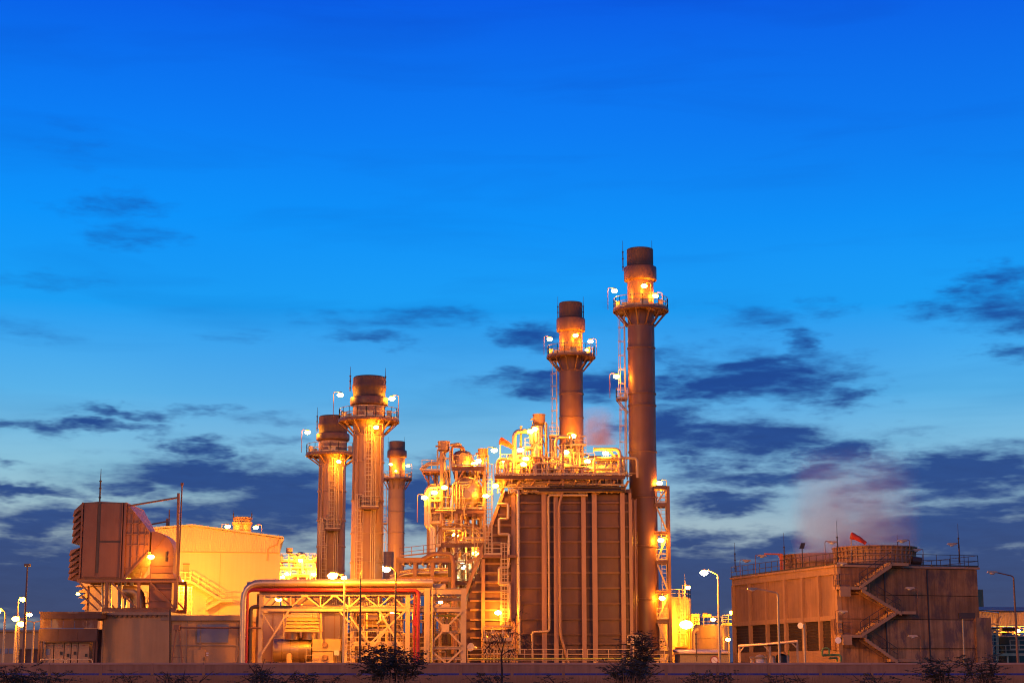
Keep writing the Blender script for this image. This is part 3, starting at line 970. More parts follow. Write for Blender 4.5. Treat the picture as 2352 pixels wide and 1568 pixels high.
# ------------------------------------------------------------------ boiler deck and what stands on it
DY = HY - 1.2
dz = zof(1090, DY)
X_ = lambda px, py=1080, Y=DY: xof(px, py, Y)
deck = thing('boiler_deck', 'long railed steel deck full of bright pipework on top of the boiler casing', 'platform', (X_(1285), HY + 4, dz))
DL, DR = X_(1136), X_(1436)
grating(DL, DR, DY, HB, dz).build('grating', 'steel_brown', deck)
MB().ibeam((DL, DY + .1, dz - .26), (DR, DY + .1, dz - .26), .30, .3).build('edge_beam', 'steel_brown', deck)
railing([(DL, DY + .06, dz), (DR, DY + .06, dz)], 1.15, 1.35).build('railing', 'galv', deck)
railing([(DR, DY + .06, dz), (DR, HB, dz)], 1.15, 1.35).build('railing', 'galv', deck)
for px in (1150, 1182, 1215, 1250, 1277, 1310, 1341, 1366, 1400, 1431):
    x = X_(px, 1110)
    MB().hcol(x, HY + .2, HT + .5, dz - .12, .28).build('column', 'buckstay', deck)
    MB().bar((x, HY + .1, hz(1130)), (x + .55, DY + .2, dz - .6), .18).build('bracket', 'buckstay', deck)
for k, py in enumerate((1103, 1110, 1118, 1126)):
    Yk = HY - .2 - .25 * k
    for j in range(2):
        a, b = sorted((random.uniform(1150, 1250), random.uniform(1330, 1436)))
        MB().tube([at(a, py + 3 * j, Yk), at(b, py + 3 * j, Yk)], .08 + .04 * ((k + j) % 2), 8).build('pipe', ('steel_dark', 'alu_dull', 'steel_tan')[(k + j) % 3], deck)
for py in (1117, 1122.5):
    MB().tube([at(1262, py, HY - .95), at(1436, py + 2.5, HY - .95)], .10, 8).build('pipe', 'steel_dark', deck)
for k in range(30):
    px = 1148 + k * 9.6 + random.uniform(-5, 5)
    MB().bar(at(px, 1098, HY - .1), at(px + random.uniform(-3, 3), 1133, HY - .1), .1 + .08 * (k % 2)).build('hanger', 'steel_tan', deck)

random.seed(33)
for k in range(34):                                              # crowded pipe layers under the deck edge
    py = random.uniform(1099, 1131); Yk = HY - random.uniform(0, 1.0)
    a = random.uniform(1140, 1400); b = min(1437, a + random.uniform(15, 110))
    if k % 3:
        MB().tube([at(a, py, Yk), at(b, py + random.uniform(-1, 1), Yk)], random.choice((.04, .06, .09)), 7).build('pipe', random.choice(('steel_tan', 'galv', 'alu_dull', 'buckstay')), deck)
    else:
        MB().tube(rounded([at(a, py, Yk), at(a + 9, py, Yk), at(a + 9, min(1133, py + 18), Yk), at(a + 24, min(1133, py + 18), Yk)], .3, 3), random.choice((.05, .08)), 7).build('pipe', random.choice(('steel_tan', 'galv', 'buckstay')), deck)
eq = thing('deck_pipework', 'dense tangle of silver valves and pipes on the boiler deck', 'pipework', (X_(1285), HY + 4, dz))
random.seed(21)
for k in range(96):
    px = random.uniform(1142, 1425)
    Yk = random.uniform(HY + .2, HY + 5)
    h = random.uniform(.6, 2.6)
    r = random.choice((.05, .07, .09, .13, .18))
    x = xof(px, 1080, Yk)
    w = random.uniform(.5, 3.0)
    pts = [(x, Yk, dz), (x, Yk, dz + h), (x + w, Yk, dz + h), (x + w, Yk, dz)]
    if k % 3 == 0:
        pts = pts[:2] + [(x, Yk + .8, dz + h)]
    if k % 5 == 0:
        pts = [(x, Yk, dz + .5), (x + w * 2, Yk, dz + .5)]
    pipe('pipe', pts, r, random.choice(('aluminium', 'aluminium', 'galv', 'alu_dull', 'steel_tan')), parent=eq, n=8)
for k in range(26):
    px = random.uniform(1145, 1425); Yk = random.uniform(HY - .2, HY + 3)
    x = xof(px, 1080, Yk); z = dz + random.uniform(0, 1.0); s = random.uniform(.16, .34)
    MB().lathe(x, Yk, [(.001, z), (s, z + .02), (s, z + s), (s * .35, z + s * 1.5), (s * .3, z + s * 2.6), (s * .8, z + s * 2.7), (.001, z + s * 2.8)], 10).build('valve', random.choice(('galv', 'aluminium', 'steel_tan')), eq)

for (pa, pb_, py, Yk) in ((1150, 1178, 1066, HY + 2), (1186, 1216, 1058, HY + 1.5), (1244, 1272, 1062, HY + 3), (1206, 1244, 1028, HY + 2.5), (1326, 1366, 1064, HY + 3), (1284, 1312, 1044, HY + 3.5)):
    a, b = at(pa, py, Yk), at(pb_, py, Yk)
    MB().box(a.x, b.x, Yk, Yk + 1.4, a.z - .1, a.z).build('catwalk', 'steel_tan', eq)
    railing([a, Vector((b.x, Yk, a.z))], 1.05, .7).build('railing', 'galv', eq)
    for q_ in (a, b):
        MB().bar((q_.x, Yk + .1, dz), (q_.x, Yk + .1, a.z - .1), .12).build('post', 'steel_tan', eq)


def vessel(px0, px1, py0, py1, Y, label, m='aluminium', dome=.3, name='vessel', bands=3, group=None):
    """upright cylindrical vessel with domed head"""
    c = (px0 + px1) / 2
    x = xof(c, (py0 + py1) / 2, Y)
    r = (xof(px1, (py0 + py1) / 2, Y) - xof(px0, (py0 + py1) / 2, Y)) / 2
    z0, z1 = zof(py1, Y), zof(py0, Y)
    root = thing(name, label, 'vessel', (x, Y, z0), group)
    hd = r * dome * 1.6
    MB().lathe(x, Y, [(.001, z0), (r, z0), (r, z1 - hd), (r * .93, z1 - hd * .55), (r * .7, z1 - hd * .2), (r * .35, z1 - hd * .04), (.001, z1)], 28).build('shell', m, root)
    for i in range(bands):
        z = z0 + (z1 - hd - z0) * (i + .6) / bands
        MB().lathe(x, Y, [(r + .002, z - .05), (r + .04, z - .04), (r + .04, z + .04), (r + .002, z + .05)], 28).build('band', 'alu_dull', root)
    return root, x, r, z0, z1


def silencer(px0, px1, py0, py1, Y, label, legs_py=None, m='stack_light'):
    """open-topped vent silencer drum on four legs with a feed pipe"""
    c = (px0 + px1) / 2
    x = xof(c, py0, Y)
    r = (xof(px1, py0, Y) - xof(px0, py0, Y)) / 2
    z0, z1 = zof(py1, Y), zof(py0, Y)
    zl = zof(legs_py, Y) if legs_py else z0 - 2
    root = thing('vent_silencer', label, 'vent', (x, Y, zl))
    MB().lathe(x, Y, [(r * .35, z0 - .3), (r * .8, z0 - .1), (r, z0), (r, z1), (r * .92, z1), (r * .9, z1 - .4), (.001, z1 - .45)], 28).build('drum', m, root)
    MB().lathe(x, Y, [(r + .002, z1 - .08), (r + .05, z1 - .06), (r + .05, z1 + .02), (r + .002, z1 + .03)], 28).build('rim', m, root)
    MB().tube([(x, Y, zl), (x, Y, z0 - .28)], r * .34, 12).build('feed_pipe', 'aluminium', root)
    for sx in (-1, 1):
        for sy in (-1, 1):
            MB().bar((x + sx * r * 1.05, Y + sy * r, zl), (x + sx * r * 1.05, Y + sy * r, z0 + .05), .12).build('leg', 'steel_tan', root)
    for t in (.35, .75):
        z = zl + (z0 - zl) * t
        for sy in (-1, 1):
            MB().bar((x - r * 1.05, Y + sy * r, z), (x + r * 1.05, Y + sy * r, z), .09).build('tie', 'steel_tan', root)
    MB().tube([(x - r, Y - .2, z1 - .5), (x - r - .25, Y - .2, z1 - .5)], .1, 8).build('nozzle', m, root)
    return root


silencer(1224, 1252, 952, 972, HY + 4, 'tall vent drum on legs beside the bright lamps above the boiler deck', 1088)
vessel(1219, 1243, 975, 1060, HY + 3, 'bright silver upright vessel under the tall vent drum')
tp = thing('vent_tower', 'tall tan steel frame propping the vent drum on the boiler deck', 'steel frame', (X_(1257), HY + 5, dz))
for px in (1247, 1258):
    MB().hcol(X_(px, 1020), HY + 5, dz, zof(973, HY + 5), .22).build('column', 'steel_tan', tp)
MB().bar((X_(1247), HY + 5, zof(973, HY + 5)), (X_(1259), HY + 5, zof(973, HY + 5)), .2).build('beam', 'steel_tan', tp)
for a, b in ((975, 1010), (1010, 1045), (1045, 1080)):
    MB().bar(at(1247, a, HY + 5), at(1258, b, HY + 5), .12).build('brace', 'steel_tan', tp)
pipe('arch_pipe', [(X_(1182), HY + 2, dz), (X_(1181), HY + 2, zof(990, HY + 2)), (X_(1222), HY + 2, zof(990, HY + 2)), (X_(1222), HY + 2, zof(1020, HY + 2))], .24, 'aluminium', 'thick silver pipe arching over to the vent drum', R=.7, fl=3)
pipe('vent_pipe', [(X_(1197), HY + 3, dz), (X_(1197), HY + 3, zof(978, HY + 3))], .12, 'steel_tan', 'thin upright vent pipe behind the silver arch pipe')
vessel(1167, 1205, 1040, 1088, HY + 3, 'squat silver domed vessel on the left half of the boiler deck')
cb = thing('control_cabinet', 'dark control cabinet behind the boiler deck railing', 'cabinet', at(1232, 1088, HY + 1))
MB().box(X_(1220), X_(1244), HY + .6, HY + 1.6, dz, zof(1050, HY + 1)).build('body', 'steel_dark', cb)
MB().box(X_(1222), X_(1231), HY + .55, HY + .598, dz + .2, zof(1053, HY + 1)).build('door', 'steel_brown', cb)
MB().box(X_(1233), X_(1242), HY + .55, HY + .598, dz + .2, zof(1053, HY + 1)).build('door', 'steel_brown', cb)
silencer(1300, 1320, 1008, 1026, HY + 6, 'small vent drum in front of the second tallest chimney', 1088, 'alu_dull')
vessel(1262, 1290, 1050, 1088, HY + 3, 'domed silver vessel in the middle of the boiler deck')
vessel(1284, 1313, 1062, 1088, HY + 1.5, 'low round silver vessel right of the middle of the boiler deck', dome=.6)
pipe('arch_pipe', [(X_(1279), HY + 4, dz), (X_(1279), HY + 4, zof(1003, HY + 4)), (X_(1312), HY + 4, zof(1003, HY + 4))], .2, 'aluminium', 'silver pipe arching below the second tallest chimney', R=.6)
pipe('riser', [(X_(1270), HY + 4.5, dz), (X_(1270), HY + 4.5, zof(1008, HY + 4.5))], .24, 'aluminium', 'thick silver upright pipe below the second tallest chimney')
pf = thing('pipe_tower', 'tan steel pipe frame with ladder in front of the second tallest chimney', 'steel frame', (X_(1325), HY + 5, dz))
for px in (1316, 1330, 1344):
    MB().hcol(X_(px, 1050), HY + 5, dz, zof(1000 if px < 1340 else 1016, HY + 5), .2).build('column', 'steel_tan', pf)
for py in (1022, 1044, 1064):
    MB().bar(at(1314, py, HY + 5), at(1346, py, HY + 5), .16).build('beam', 'steel_tan', pf)
    railing([at(1314, py, HY + 4.4), at(1346, py, HY + 4.4)], 1.0, .8).build('railing', 'galv', pf)
for a, b in ((1000, 1022), (1022, 1044), (1044, 1064), (1064, 1086)):
    MB().bar(at(1316, b, HY + 4.9), at(1344, a, HY + 4.9), .1).build('brace', 'steel_tan', pf)
hv = thing('lying_vessel', 'bright silver horizontal vessel near the right end of the boiler deck', 'vessel', at(1385, 1088, HY + 2))
c0, c1 = at(1352, 1076, HY + 2), at(1412, 1076, HY + 2)
MB().tube([c0 - Vector((.35, 0, 0)), c0 - Vector((.2, 0, 0)), c0, c1, c1 + Vector((.2, 0, 0)), c1 + Vector((.35, 0, 0))], [.12, .36, .48, .48, .36, .12], 20).build('shell', 'aluminium', hv)
for t in (.2, .8):
    c = c0.lerp(c1, t)
    MB().box(c.x - .15, c.x + .15, c.y - .35, c.y + .35, dz, c.z - .3).build('saddle', 'steel_tan', hv)
dv = thing('davit_crane', 'tan davit crane arm reaching left over the right end of the boiler deck', 'crane', (X_(1427), HY + 1, dz))
MB().tube(rounded([(X_(1427), HY + 1, dz), (X_(1427), HY + 1, zof(1031, HY + 1)), (X_(1367), HY + 1, zof(1031, HY + 1))], .6), .19, 10).build('jib', 'steel_tan', dv)
MB().bar(at(1427, 1063, HY + 1), at(1397, 1033, HY + 1), .2).build('brace', 'steel_tan', dv)
MB().box(X_(1365.5), X_(1367.5), HY + .8, HY + 1.2, zof(1038, HY + 1), zof(1028, HY + 1)).build('end_plate', 'steel_tan', dv)


def windsock(px, py, Y, py0, dxy, label, R=.36, L=2.0):
    c = at(px, py, Y)
    z0 = zof(py0, Y)
    root = thing('windsock', label, 'windsock', (c.x, Y, z0))
    MB().tube([(c.x, Y, z0), (c.x, Y, c.z + .1)], .045, 6).build('pole', 'steel_tan', root)
    d = Vector(dxy).normalized()
    k = 7
    pts = [c + d * (L * i / (k - 1)) + Vector((0, 0, -.45 * (i / (k - 1)) ** 2 * L * .5)) for i in range(k)]
    rr = [R * (1 - .5 * i / (k - 1)) * (1 + .08 * math.sin(i * 2.3)) for i in range(k)]
    MB().tube(pts, rr, 14, caps=False).build('sock', 'fabric_orange', root)
    return root


windsock(1149, 1012, HY + 1, 1075, (1, .35, -.25), 'orange windsock blowing on a pole over the left of the boiler deck', .40, 1.35)
for px, py, Y, kd, po, sd, dsc in (
        (1135.5, 1032, HY + .5, 'bulb_mid', 3.4, -1, 'lit lamp on a tall post at the left end of the boiler deck'),
        (1160, 1056.5, HY + 1, 'bulb_mid', 1.6, 1, 'lit lamp right of the windsock pole on the boiler deck'),
        (1195, 1031, HY + .4, 'bulb_mid', 2.4, 1, 'lit lamp in front of the silver arch pipe on the boiler deck'),
        (1218, 988.6, HY + 1.2, 'bulb_mid', 1.4, 1, 'lit lamp at the end of the silver arch pipe beside the vent drum'),
        (1228.5, 983, HY + 1.6, 'bulb_mid', 3.0, 1, 'highest lit lamp right under the tall vent drum'),
        (1208, 1051, HY + .2, 'bulb_small', 1.6, 1, 'small lit lamp left of the dark control cabinet on the boiler deck'),
        (1202, 1063.6, HY + .1, 'bulb_small', 1.1, 1, 'low lit lamp behind the railing left of the dark control cabinet'),
        (1300, 1036, HY + .4, 'bulb_mid', 2.4, 1, 'lit lamp beside the brown pipe in the middle of the boiler deck'),
        (1309, 1004, 206.5, 'bulb_mid', 6.6, 1, 'lower of two lit lamps in front of the second tallest chimney'),
        (1317, 999, 206.8, 'bulb_big', 6.9, -1, 'upper of two lit lamps in front of the second tallest chimney'),
        (1349, 1057, HY + .4, 'bulb_mid', 1.5, -1, 'lit lamp over the silver horizontal vessel on the boiler deck'),
        (1391, 1038.6, HY + .2, 'bulb_mid', 2.3, 1, 'lit lamp under the davit crane arm'),
        (1138, 1113, HY - 1.4, 'bulb_mid', .4, 1, 'lit lamp under the left corner of the boiler deck')):
    lamp(px, py, Y, dsc, kd, post=po, side=sd)
# ------------------------------------------------------------------ drum tower left of the boiler
TY0, TY1 = 181.0, 189.0
tx = lambda px, py=1200: xof(px, py, TY0)
tz = lambda py: zof(py, TY0)
dt = thing('drum_tower', 'open steel tower with braced frame carrying the big round steam drum', 'steel tower', (tx(1060), 185, 0))
for px, top in ((984, 1180), (1013, 1040), (1048, 1078), (1112, 1070)):
    for y in (TY0, TY1):
        MB().hcol(tx(px), y, 0, tz(top), .30).build('column', 'buckstay', dt)
for py, a, b in ((1076, 1036, 1114), (1174, 984, 1114), (1252, 1013, 1112), (1338, 984, 1112)):
    for y in (TY0, TY1):
        MB().ibeam((tx(a), y - .17, tz(py)), (tx(b), y - .17, tz(py)), .42, .26).build('beam', 'steel_brown', dt)
    grating(tx(a), tx(b), TY0 + .05, TY1 - .05, tz(py) + .27).build('grating', 'steel_brown', dt)
for (a, pa, b, pb) in ((1017, 1222, 1062, 1192), (1110, 1222, 1064, 1192), (1017, 1250, 1075, 1210), (1017, 1300, 1062, 1256), (1110, 1254, 1062, 1300), (1017, 1256, 1062, 1300),
                       (1040, 1118, 1066, 1080), (1112, 1116, 1086, 1080), (1017, 1335, 1062, 1300), (1110, 1335, 1062, 1300), (986, 1252, 1012, 1210), (986, 1300, 1012, 1256)):
    MB().bar(at(a, pa, TY0 - .2), at(b, pb, TY0 - .2), .15).build('brace', 'steel_brown', dt)
zp = tz(1174) + .27
railing([(tx(984), TY0 - .1, zp), (tx(1112), TY0 - .1, zp)], 1.2, 1.2).build('railing', 'galv', dt)
zq = tz(1076) + .27
railing([(tx(1038), TY0 - .1, zq), (tx(1112), TY0 - .1, zq)], 1.1, 1.2).build('railing', 'galv', dt)
zr = tz(1252) + .27
railing([(tx(1015), TY0 - .1, zr), (tx(1110), TY0 - .1, zr)], 1.1, 1.4).build('railing', 'galv', dt)
zs_ = tz(1338) + .27
railing([(tx(1015), TY0 - .1, zs_), (tx(1110), TY0 - .1, zs_)], 1.1, 1.4).build('railing', 'galv', dt)
# underfloor grate
gr = MB()
for k in range(22):
    x = tx(1014) + (tx(1112) - tx(1014)) * k / 21
    gr.box(x - .06, x + .06, TY0 - .1, TY0 + .02, tz(1186), tz(1179))
gr.build('toe_grille', 'steel_brown', dt)
# the drum
dc = at(1073, 1130, TY0 + .6)
DRr = 1.62
dr = thing('steam_drum', 'big round silver steam drum end facing the viewer on the drum tower', 'drum', (dc.x, dc.y + 3, zp))
prof = [(.05, -.62), (.5, -.60), (1.0, -.48), (1.35, -.28), (1.55, -.06), (1.62, .15), (1.62, 6.8), (.02, 7.2)]
mb = MB()
n = 40
vs = [(dc.x + r * math.cos(2 * PI * j / n), dc.y + y, dc.z + r * math.sin(2 * PI * j / n)) for r, y in prof for j in range(n)]
fs = [(i * n + j, i * n + (j + 1) % n, (i + 1) * n + (j + 1) % n, (i + 1) * n + j) for i in range(len(prof) - 1) for j in range(n)]
mb.add(vs, fs, True); mb.add([vs[j] for j in range(n)], [tuple(range(n))])
mb.build('shell', 'aluminium', dr)
for k in range(20):                                               # rim seam cleats
    a = 2 * PI * k / 20
    c, s_ = math.cos(a), math.sin(a)
    MB().bar((dc.x + 1.30 * c, dc.y - .34, dc.z + 1.30 * s_), (dc.x + 1.58 * c, dc.y - .03, dc.z + 1.58 * s_), .05, .05).build('seam', 'alu_dull', dr)
MB().tube([(dc.x - .1, dc.y - .75, dc.z - .3), (dc.x - .1, dc.y - .5, dc.z - .3)], .48, 20).build('manhole', 'alu_dull', dr)
for sy in (1.2, 5.4):
    MB().hull([(dc.x - 1.3, dc.y + sy - .2, zp), (dc.x + 1.3, dc.y + sy - .2, zp), (dc.x + 1.3, dc.y + sy + .2, zp), (dc.x - 1.3, dc.y + sy + .2, zp)],
              [(dc.x - 1.0, dc.y + sy - .15, dc.z - 1.1), (dc.x + 1.0, dc.y + sy - .15, dc.z - 1.1), (dc.x + 1.0, dc.y + sy + .15, dc.z - 1.1), (dc.x - 1.0, dc.y + sy + .15, dc.z - 1.1)]).build('saddle', 'steel_tan', dr)
gl = thing('level_gauges', 'nested bent gauge pipes in front of the round steam drum', 'pipes', (dc.x - 1, dc.y - 1, zp))
for k, (xa, za, xb) in enumerate(((-1.05, .95, .25), (-.75, .68, .15), (-.45, .42, .05))):
    pipe('pipe', [(dc.x + xa, dc.y - 1.0, zp), (dc.x + xa, dc.y - 1.0, dc.z + za), (dc.x + xb, dc.y - 1.0, dc.z + za), (dc.x + xb + .35, dc.y - .7, dc.z + za + .35)], .075, 'galv', parent=gl, R=.12)
# vessels above
v1 = vessel(1038, 1086, 1034, 1074, 184.5, 'domed brown vessel on the upper platform above the steam drum', 'alu_dull', .5)
MB().tube([(v1[1] + .1, 184.5 - v1[2] - .35, v1[3] + 1.0), (v1[1] + .1, 184.5 - v1[2] + .2, v1[3] + 1.0)], .42, 16).build('manhole', 'stack_light', v1[0])
silencer(1006, 1033, 1014, 1034, 183.5, 'tan vent drum high on the left of the drum tower', 1110)
silencer(1098, 1121, 1031, 1047, 186, 'tan vent drum between the drum tower and the boiler deck', 1090)
pipe('loop_pipe', [at(1034, 1022, 184), at(1058, 1018, 184), at(1060, 1036, 184)], .15, 'steel_tan', 'bent pipe from the high vent drum to the domed brown vessel', R=.5)
pipe('loop_pipe', [at(1039, 1075, 183), at(1038, 1024, 183), at(1064, 1027, 183), at(1066, 1036, 183)], .13, 'steel_brown', 'second bent pipe in front of the domed brown vessel', R=.4)
pipe('slanted_pipe', [at(966, 1080, 183), at(986, 1063, 183), at(1005, 1065, 183), at(1014, 1052, 183), at(1015, 1036, 183)], .22, 'steel_tan', 'thick pipe rising on a slant at the upper left of the drum tower', R=.5)
ap = thing('side_gallery', 'cantilevered gallery with sloping brackets on the left of the drum tower', 'platform', at(985, 1090, 182))
MB().box(tx(968), tx(1012), 181, 184, tz(1084), tz(1080)).build('deck', 'steel_brown', ap)
railing([(tx(968), 181.05, tz(1080)), (tx(1012), 181.05, tz(1080))], 1.1, .9).build('railing', 'galv', ap)
for px in (974, 990):
    MB().bar(at(px - 4, 1084, 181.3), at(px + 12, 1112, 181.3), .14).build('bracket', 'steel_brown', ap)
    MB().hcol(tx(px + 8), 182.5, tz(1180), tz(1084), .2).build('column', 'steel_brown', ap)
# left downcomers
for k, (pa, pb, r, m, dsc) in enumerate(((979, 1003, .22, 'aluminium', 'outer thick silver downcomer pipe arching down the left of the drum tower'), (985, 998, .20, 'aluminium', 'inner thick silver downcomer pipe arching down the left of the drum tower'))):
    top = 1118 + 7 * k
    pipe('downcomer', [at(pb + 8, top, 180.6), at(pa, top, 180.6), at(pa, 1208, 180.6), at(pa + 12, 1214, 180.6), at(pa + 12, 1275, 180.6), at(pa - 8, 1290, 180.6), at(pa - 40, 1292, 180.6)], r, m, dsc, R=.8, fl=4)
random.seed(5)
tpw = thing('tower_pipework', 'mass of pipes and valves filling the drum tower', 'pipework', (tx(1060), 185, 0))
for k in range(84):
    px = random.uniform(990, 1108)
    Yk = random.uniform(182.2, 188)
    pt, pb = random.choice(((1078, 1170), (1180, 1250), (1180, 1335), (1255, 1335), (1340, 1450))) if px > 1015 else (random.uniform(1090, 1150), random.uniform(1200, 1340))
    r = random.choice((.05, .07, .1, .14, .2))
    x = xof(px, 1250, Yk)
    z0, z1 = zof(pb, Yk), zof(pt, Yk)
    w = random.uniform(-2, 2)
    x2 = min(max(x + w, tx(988)), tx(1106))
    zm = z0 + (z1 - z0) * random.uniform(.3, .8)
    pts = [(x, Yk, z0), (x, Yk, zm), (x2, Yk, zm), (x2, Yk, z1)] if k % 2 else [(x, Yk, z0), (x, Yk, z1)]
    pipe('pipe', pts, r, random.choice(('aluminium', 'galv', 'alu_dull', 'steel_tan', 'steel_brown', 'steel_tan')), parent=tpw, n=8)
for k in range(24):
    px = random.uniform(1016, 1106); Yk = random.uniform(181.6, 184)
    x = xof(px, 1250, Yk); z = random.choice((zr, zs_, zq)); s = random.uniform(.14, .3)
    MB().lathe(x, Yk, [(.001, z), (s, z + .02), (s, z + s), (s * .35, z + s * 1.5), (s * .3, z + s * 2.6), (s * .8, z + s * 2.7), (.001, z + s * 2.8)], 10).build('valve', random.choice(('galv', 'aluminium', 'steel_tan')), tpw)
for k in range(46):                                              # thin conduits, trays and stub rails
    px = random.uniform(986, 1110); Yk = TY0 - random.uniform(.25, .6)
    a = random.uniform(1085, 1330); b = a + random.uniform(12, 60)
    if k % 3 == 0:
        px2 = min(1112, px + random.uniform(12, 50))
        MB().tube([at(px, a, Yk), at(px2, a, Yk)], random.choice((.035, .05, .07)), 6).build('conduit', random.choice(('galv', 'steel_tan', 'steel_brown')), tpw)
    elif k % 3 == 1:
        MB().tube([at(px, a, Yk), at(px, b, Yk)], random.choice((.035, .05, .07)), 6).build('conduit', random.choice(('galv', 'steel_tan', 'steel_brown')), tpw)
    else:
        MB().tube(rounded([at(px, b, Yk), at(px, a, Yk), at(min(1112, px + 14), a, Yk)], .25, 3), random.choice((.05, .08)), 6).build('pipe', random.choice(('galv', 'aluminium', 'steel_tan')), tpw)
for (pa, pb_, py) in ((986, 1012, 1150), (986, 1012, 1200), (1016, 1060, 1215), (1066, 1110, 1236), (1020, 1066, 1290), (988, 1012, 1252), (1070, 1110, 1310)):
    a, b = at(pa, py, TY0 - .3), at(pb_, py, TY0 - .3)
    MB().box(a.x, b.x, TY0 - .5, TY0 + .6, a.z - .08, a.z).build('catwalk', 'steel_tan', tpw)
    railing([a, b], 1.0, .6, .03).build('railing', 'galv', tpw)
pipe('s_bend_pipe', [at(1058, 1188, 180.9), at(1058, 1206, 180.9), at(1100, 1210, 180.9), at(1104, 1236, 180.9)], .16, 'alu_dull', 'silver S-bend pipe under the drum platform', R=.6)
# pale enclosure behind the tower
en = thing('turbine_enclosure', 'pale plastered enclosure seen through the drum tower', 'building', (xof(1070, 1300, 196), 198, 0))
MB().box(xof(1016, 1300, 194), xof(1118, 1300, 194), 194, 202, 0, zof(1210, 194)).build('wall', 'tank_cream', en)
MB().box(xof(1014, 1300, 194), xof(1120, 1300, 194), 193.8, 202.2, zof(1210, 194) + .002, zof(1206, 194)).build('roof', 'steel_tan', en)
for k in range(6):
    px = 1024 + 16 * k
    MB().tube([at(px, 1345, 193.6), at(px, 1214, 193.6)], .12 + .06 * (k % 2), 10).build('pipe', 'aluminium' if k % 2 else 'tank_cream', en)
# caged ladder in front of the tower already on the duct landing; lamps
for px, py, Y, kd, po, sd, dsc in (
        (1020.7, 1117, 180.2, 'bulb_mid', 2.3, -1, 'lit lamp left of the round steam drum'),
        (998, 1128.7, 180.0, 'bulb_mid', 2.0, -1, 'lit lamp under the arching silver downcomers'),
        (975, 1140, 180.0, 'bulb_mid', 2.6, -1, 'leftmost lit lamp on the drum tower beside the downcomers'),
        (1099, 1056, 183.0, 'bulb_mid', 1.2, 1, 'upper of the paired lit lamps on the top platform of the drum tower'),
        (1089.6, 1063, 182.6, 'bulb_mid', .8, 1, 'lower of the paired lit lamps on the top platform of the drum tower'),
        (1116, 1136, 179.6, 'bulb_small', .6, 1, 'small lit lamp behind the caged ladder right of the steam drum'),
        (1046, 1226, 182.5, 'bulb_small', 1.0, 1, 'small lamp inside the drum tower under the drum platform'),
        (1092, 1268, 182.5, 'bulb_small', 1.0, 1, 'small lamp deep in the drum tower above the white lights')):
    lamp(px, py, Y, dsc, kd, post=po, side=sd)
lamp(1065, 1300, 181.2, 'brighter of two greenish white lamps in the lower drum tower', 'bulb_white', post=.5, side=1, size=.26)
lamp(1047, 1306, 181.2, 'dimmer greenish white lamp in the lower drum tower', 'bulb_white', post=.5, side=-1, size=.2)

# dark pipe bridge in front of the tower
pb = thing('dark_pipe_bridge', 'dark steel pipe bridge with beams left of the inlet duct', 'pipe rack', (xof(985, 1320, 176), 177, 0))
bx = lambda px, py=1320: xof(px, py, 176)
bz = lambda py: zof(py, 176)
for px, top in ((913, 1290), (953, 1280), (993, 1280), (1033, 1280)):
    for y in (176, 179):
        MB().hcol(bx(px), y, 0, bz(top), .34).build('column', 'steel_brown' if px < 1000 else 'steel_dark', pb)
for py in (1286, 1330):
    for y in (176, 179):
        MB().ibeam((bx(909), y - .19, bz(py)), (bx(1036), y - .19, bz(py)), .5, .28).build('beam', 'steel_brown', pb)
for px in (925, 940, 970, 985, 1010):
    for py in (1290, 1333):
        MB().ibeam((bx(px), 175.8, bz(py) - .1), (bx(px), 179.2, bz(py) - .1), .3, .2).build('cross_beam', 'steel_tan', pb)
pipe('dark_arch_pipe', [at(970, 1284, 175.4), at(996, 1271, 175.4), at(1036, 1272, 175.4), at(1041, 1290, 175.4), at(1041, 1500, 175.4)], .22, 'steel_brown', 'dark brown pipe arching over the pipe bridge and running to the ground', R=1.2)
for k, (py, r) in enumerate(((1316, .26), (1322, .2), (1308, .13))):
    pipe('rack_pipe', [at(1030, py - 2, 177 + .6 * k), at(935, py, 177 + .6 * k), at(896, py + 14, 177 + .6 * k)], r, 'aluminium', ('thickest', 'middle', 'thinnest')[k] + ' silver pipe lying on the dark pipe bridge', R=1.0, fl=3)
railing([at(918, 1279, 175.6), at(1000, 1270, 175.6)], .9, 1.2).build('railing', 'steel_brown', pb)

# ------------------------------------------------------------------ distant third unit between the hall and the twin stacks
fu = thing('distant_boiler', 'distant small boiler frame with silver vessel between cream hall and twin stacks', 'boiler', (xof(690, 1300, 300), 303, 0))
fx = lambda px, py=1300: xof(px, py, 300)
fz = lambda py: zof(py, 300)
MB().box(fx(645), fx(735), 302, 312, 0, fz(1318)).build('casing', 'tan_panel', fu)
for px in (643, 664, 685, 706, 728):
    MB().hcol(fx(px), 300, 0, fz(1280 - (px % 3) * 4), .3).build('column', 'steel_tan', fu)
for py in (1289, 1306, 1322):
    MB().ibeam((fx(640), 299.8, fz(py)), (fx(730), 299.8, fz(py)), .4, .3).build('beam', 'steel_brown', fu)
    railing([(fx(640), 299.6, fz(py) + .2), (fx(730), 299.6, fz(py) + .2)], 1.1, 1.8).build('railing', 'galv', fu)
MB().lathe(fx(688), 301.5, [(.9, fz(1290)), (.95, fz(1274)), (.8, fz(1269)), (.4, fz(1266)), (.01, fz(1265))], 20).build('vessel', 'aluminium', fu)
MB().lathe(fx(662), 301, [(.3, fz(1270)), (.55, fz(1268)), (.55, fz(1257)), (.45, fz(1257)), (.4, fz(1260)), (.01, fz(1260))], 18).build('vent_drum', 'stack_light', fu)
random.seed(9)
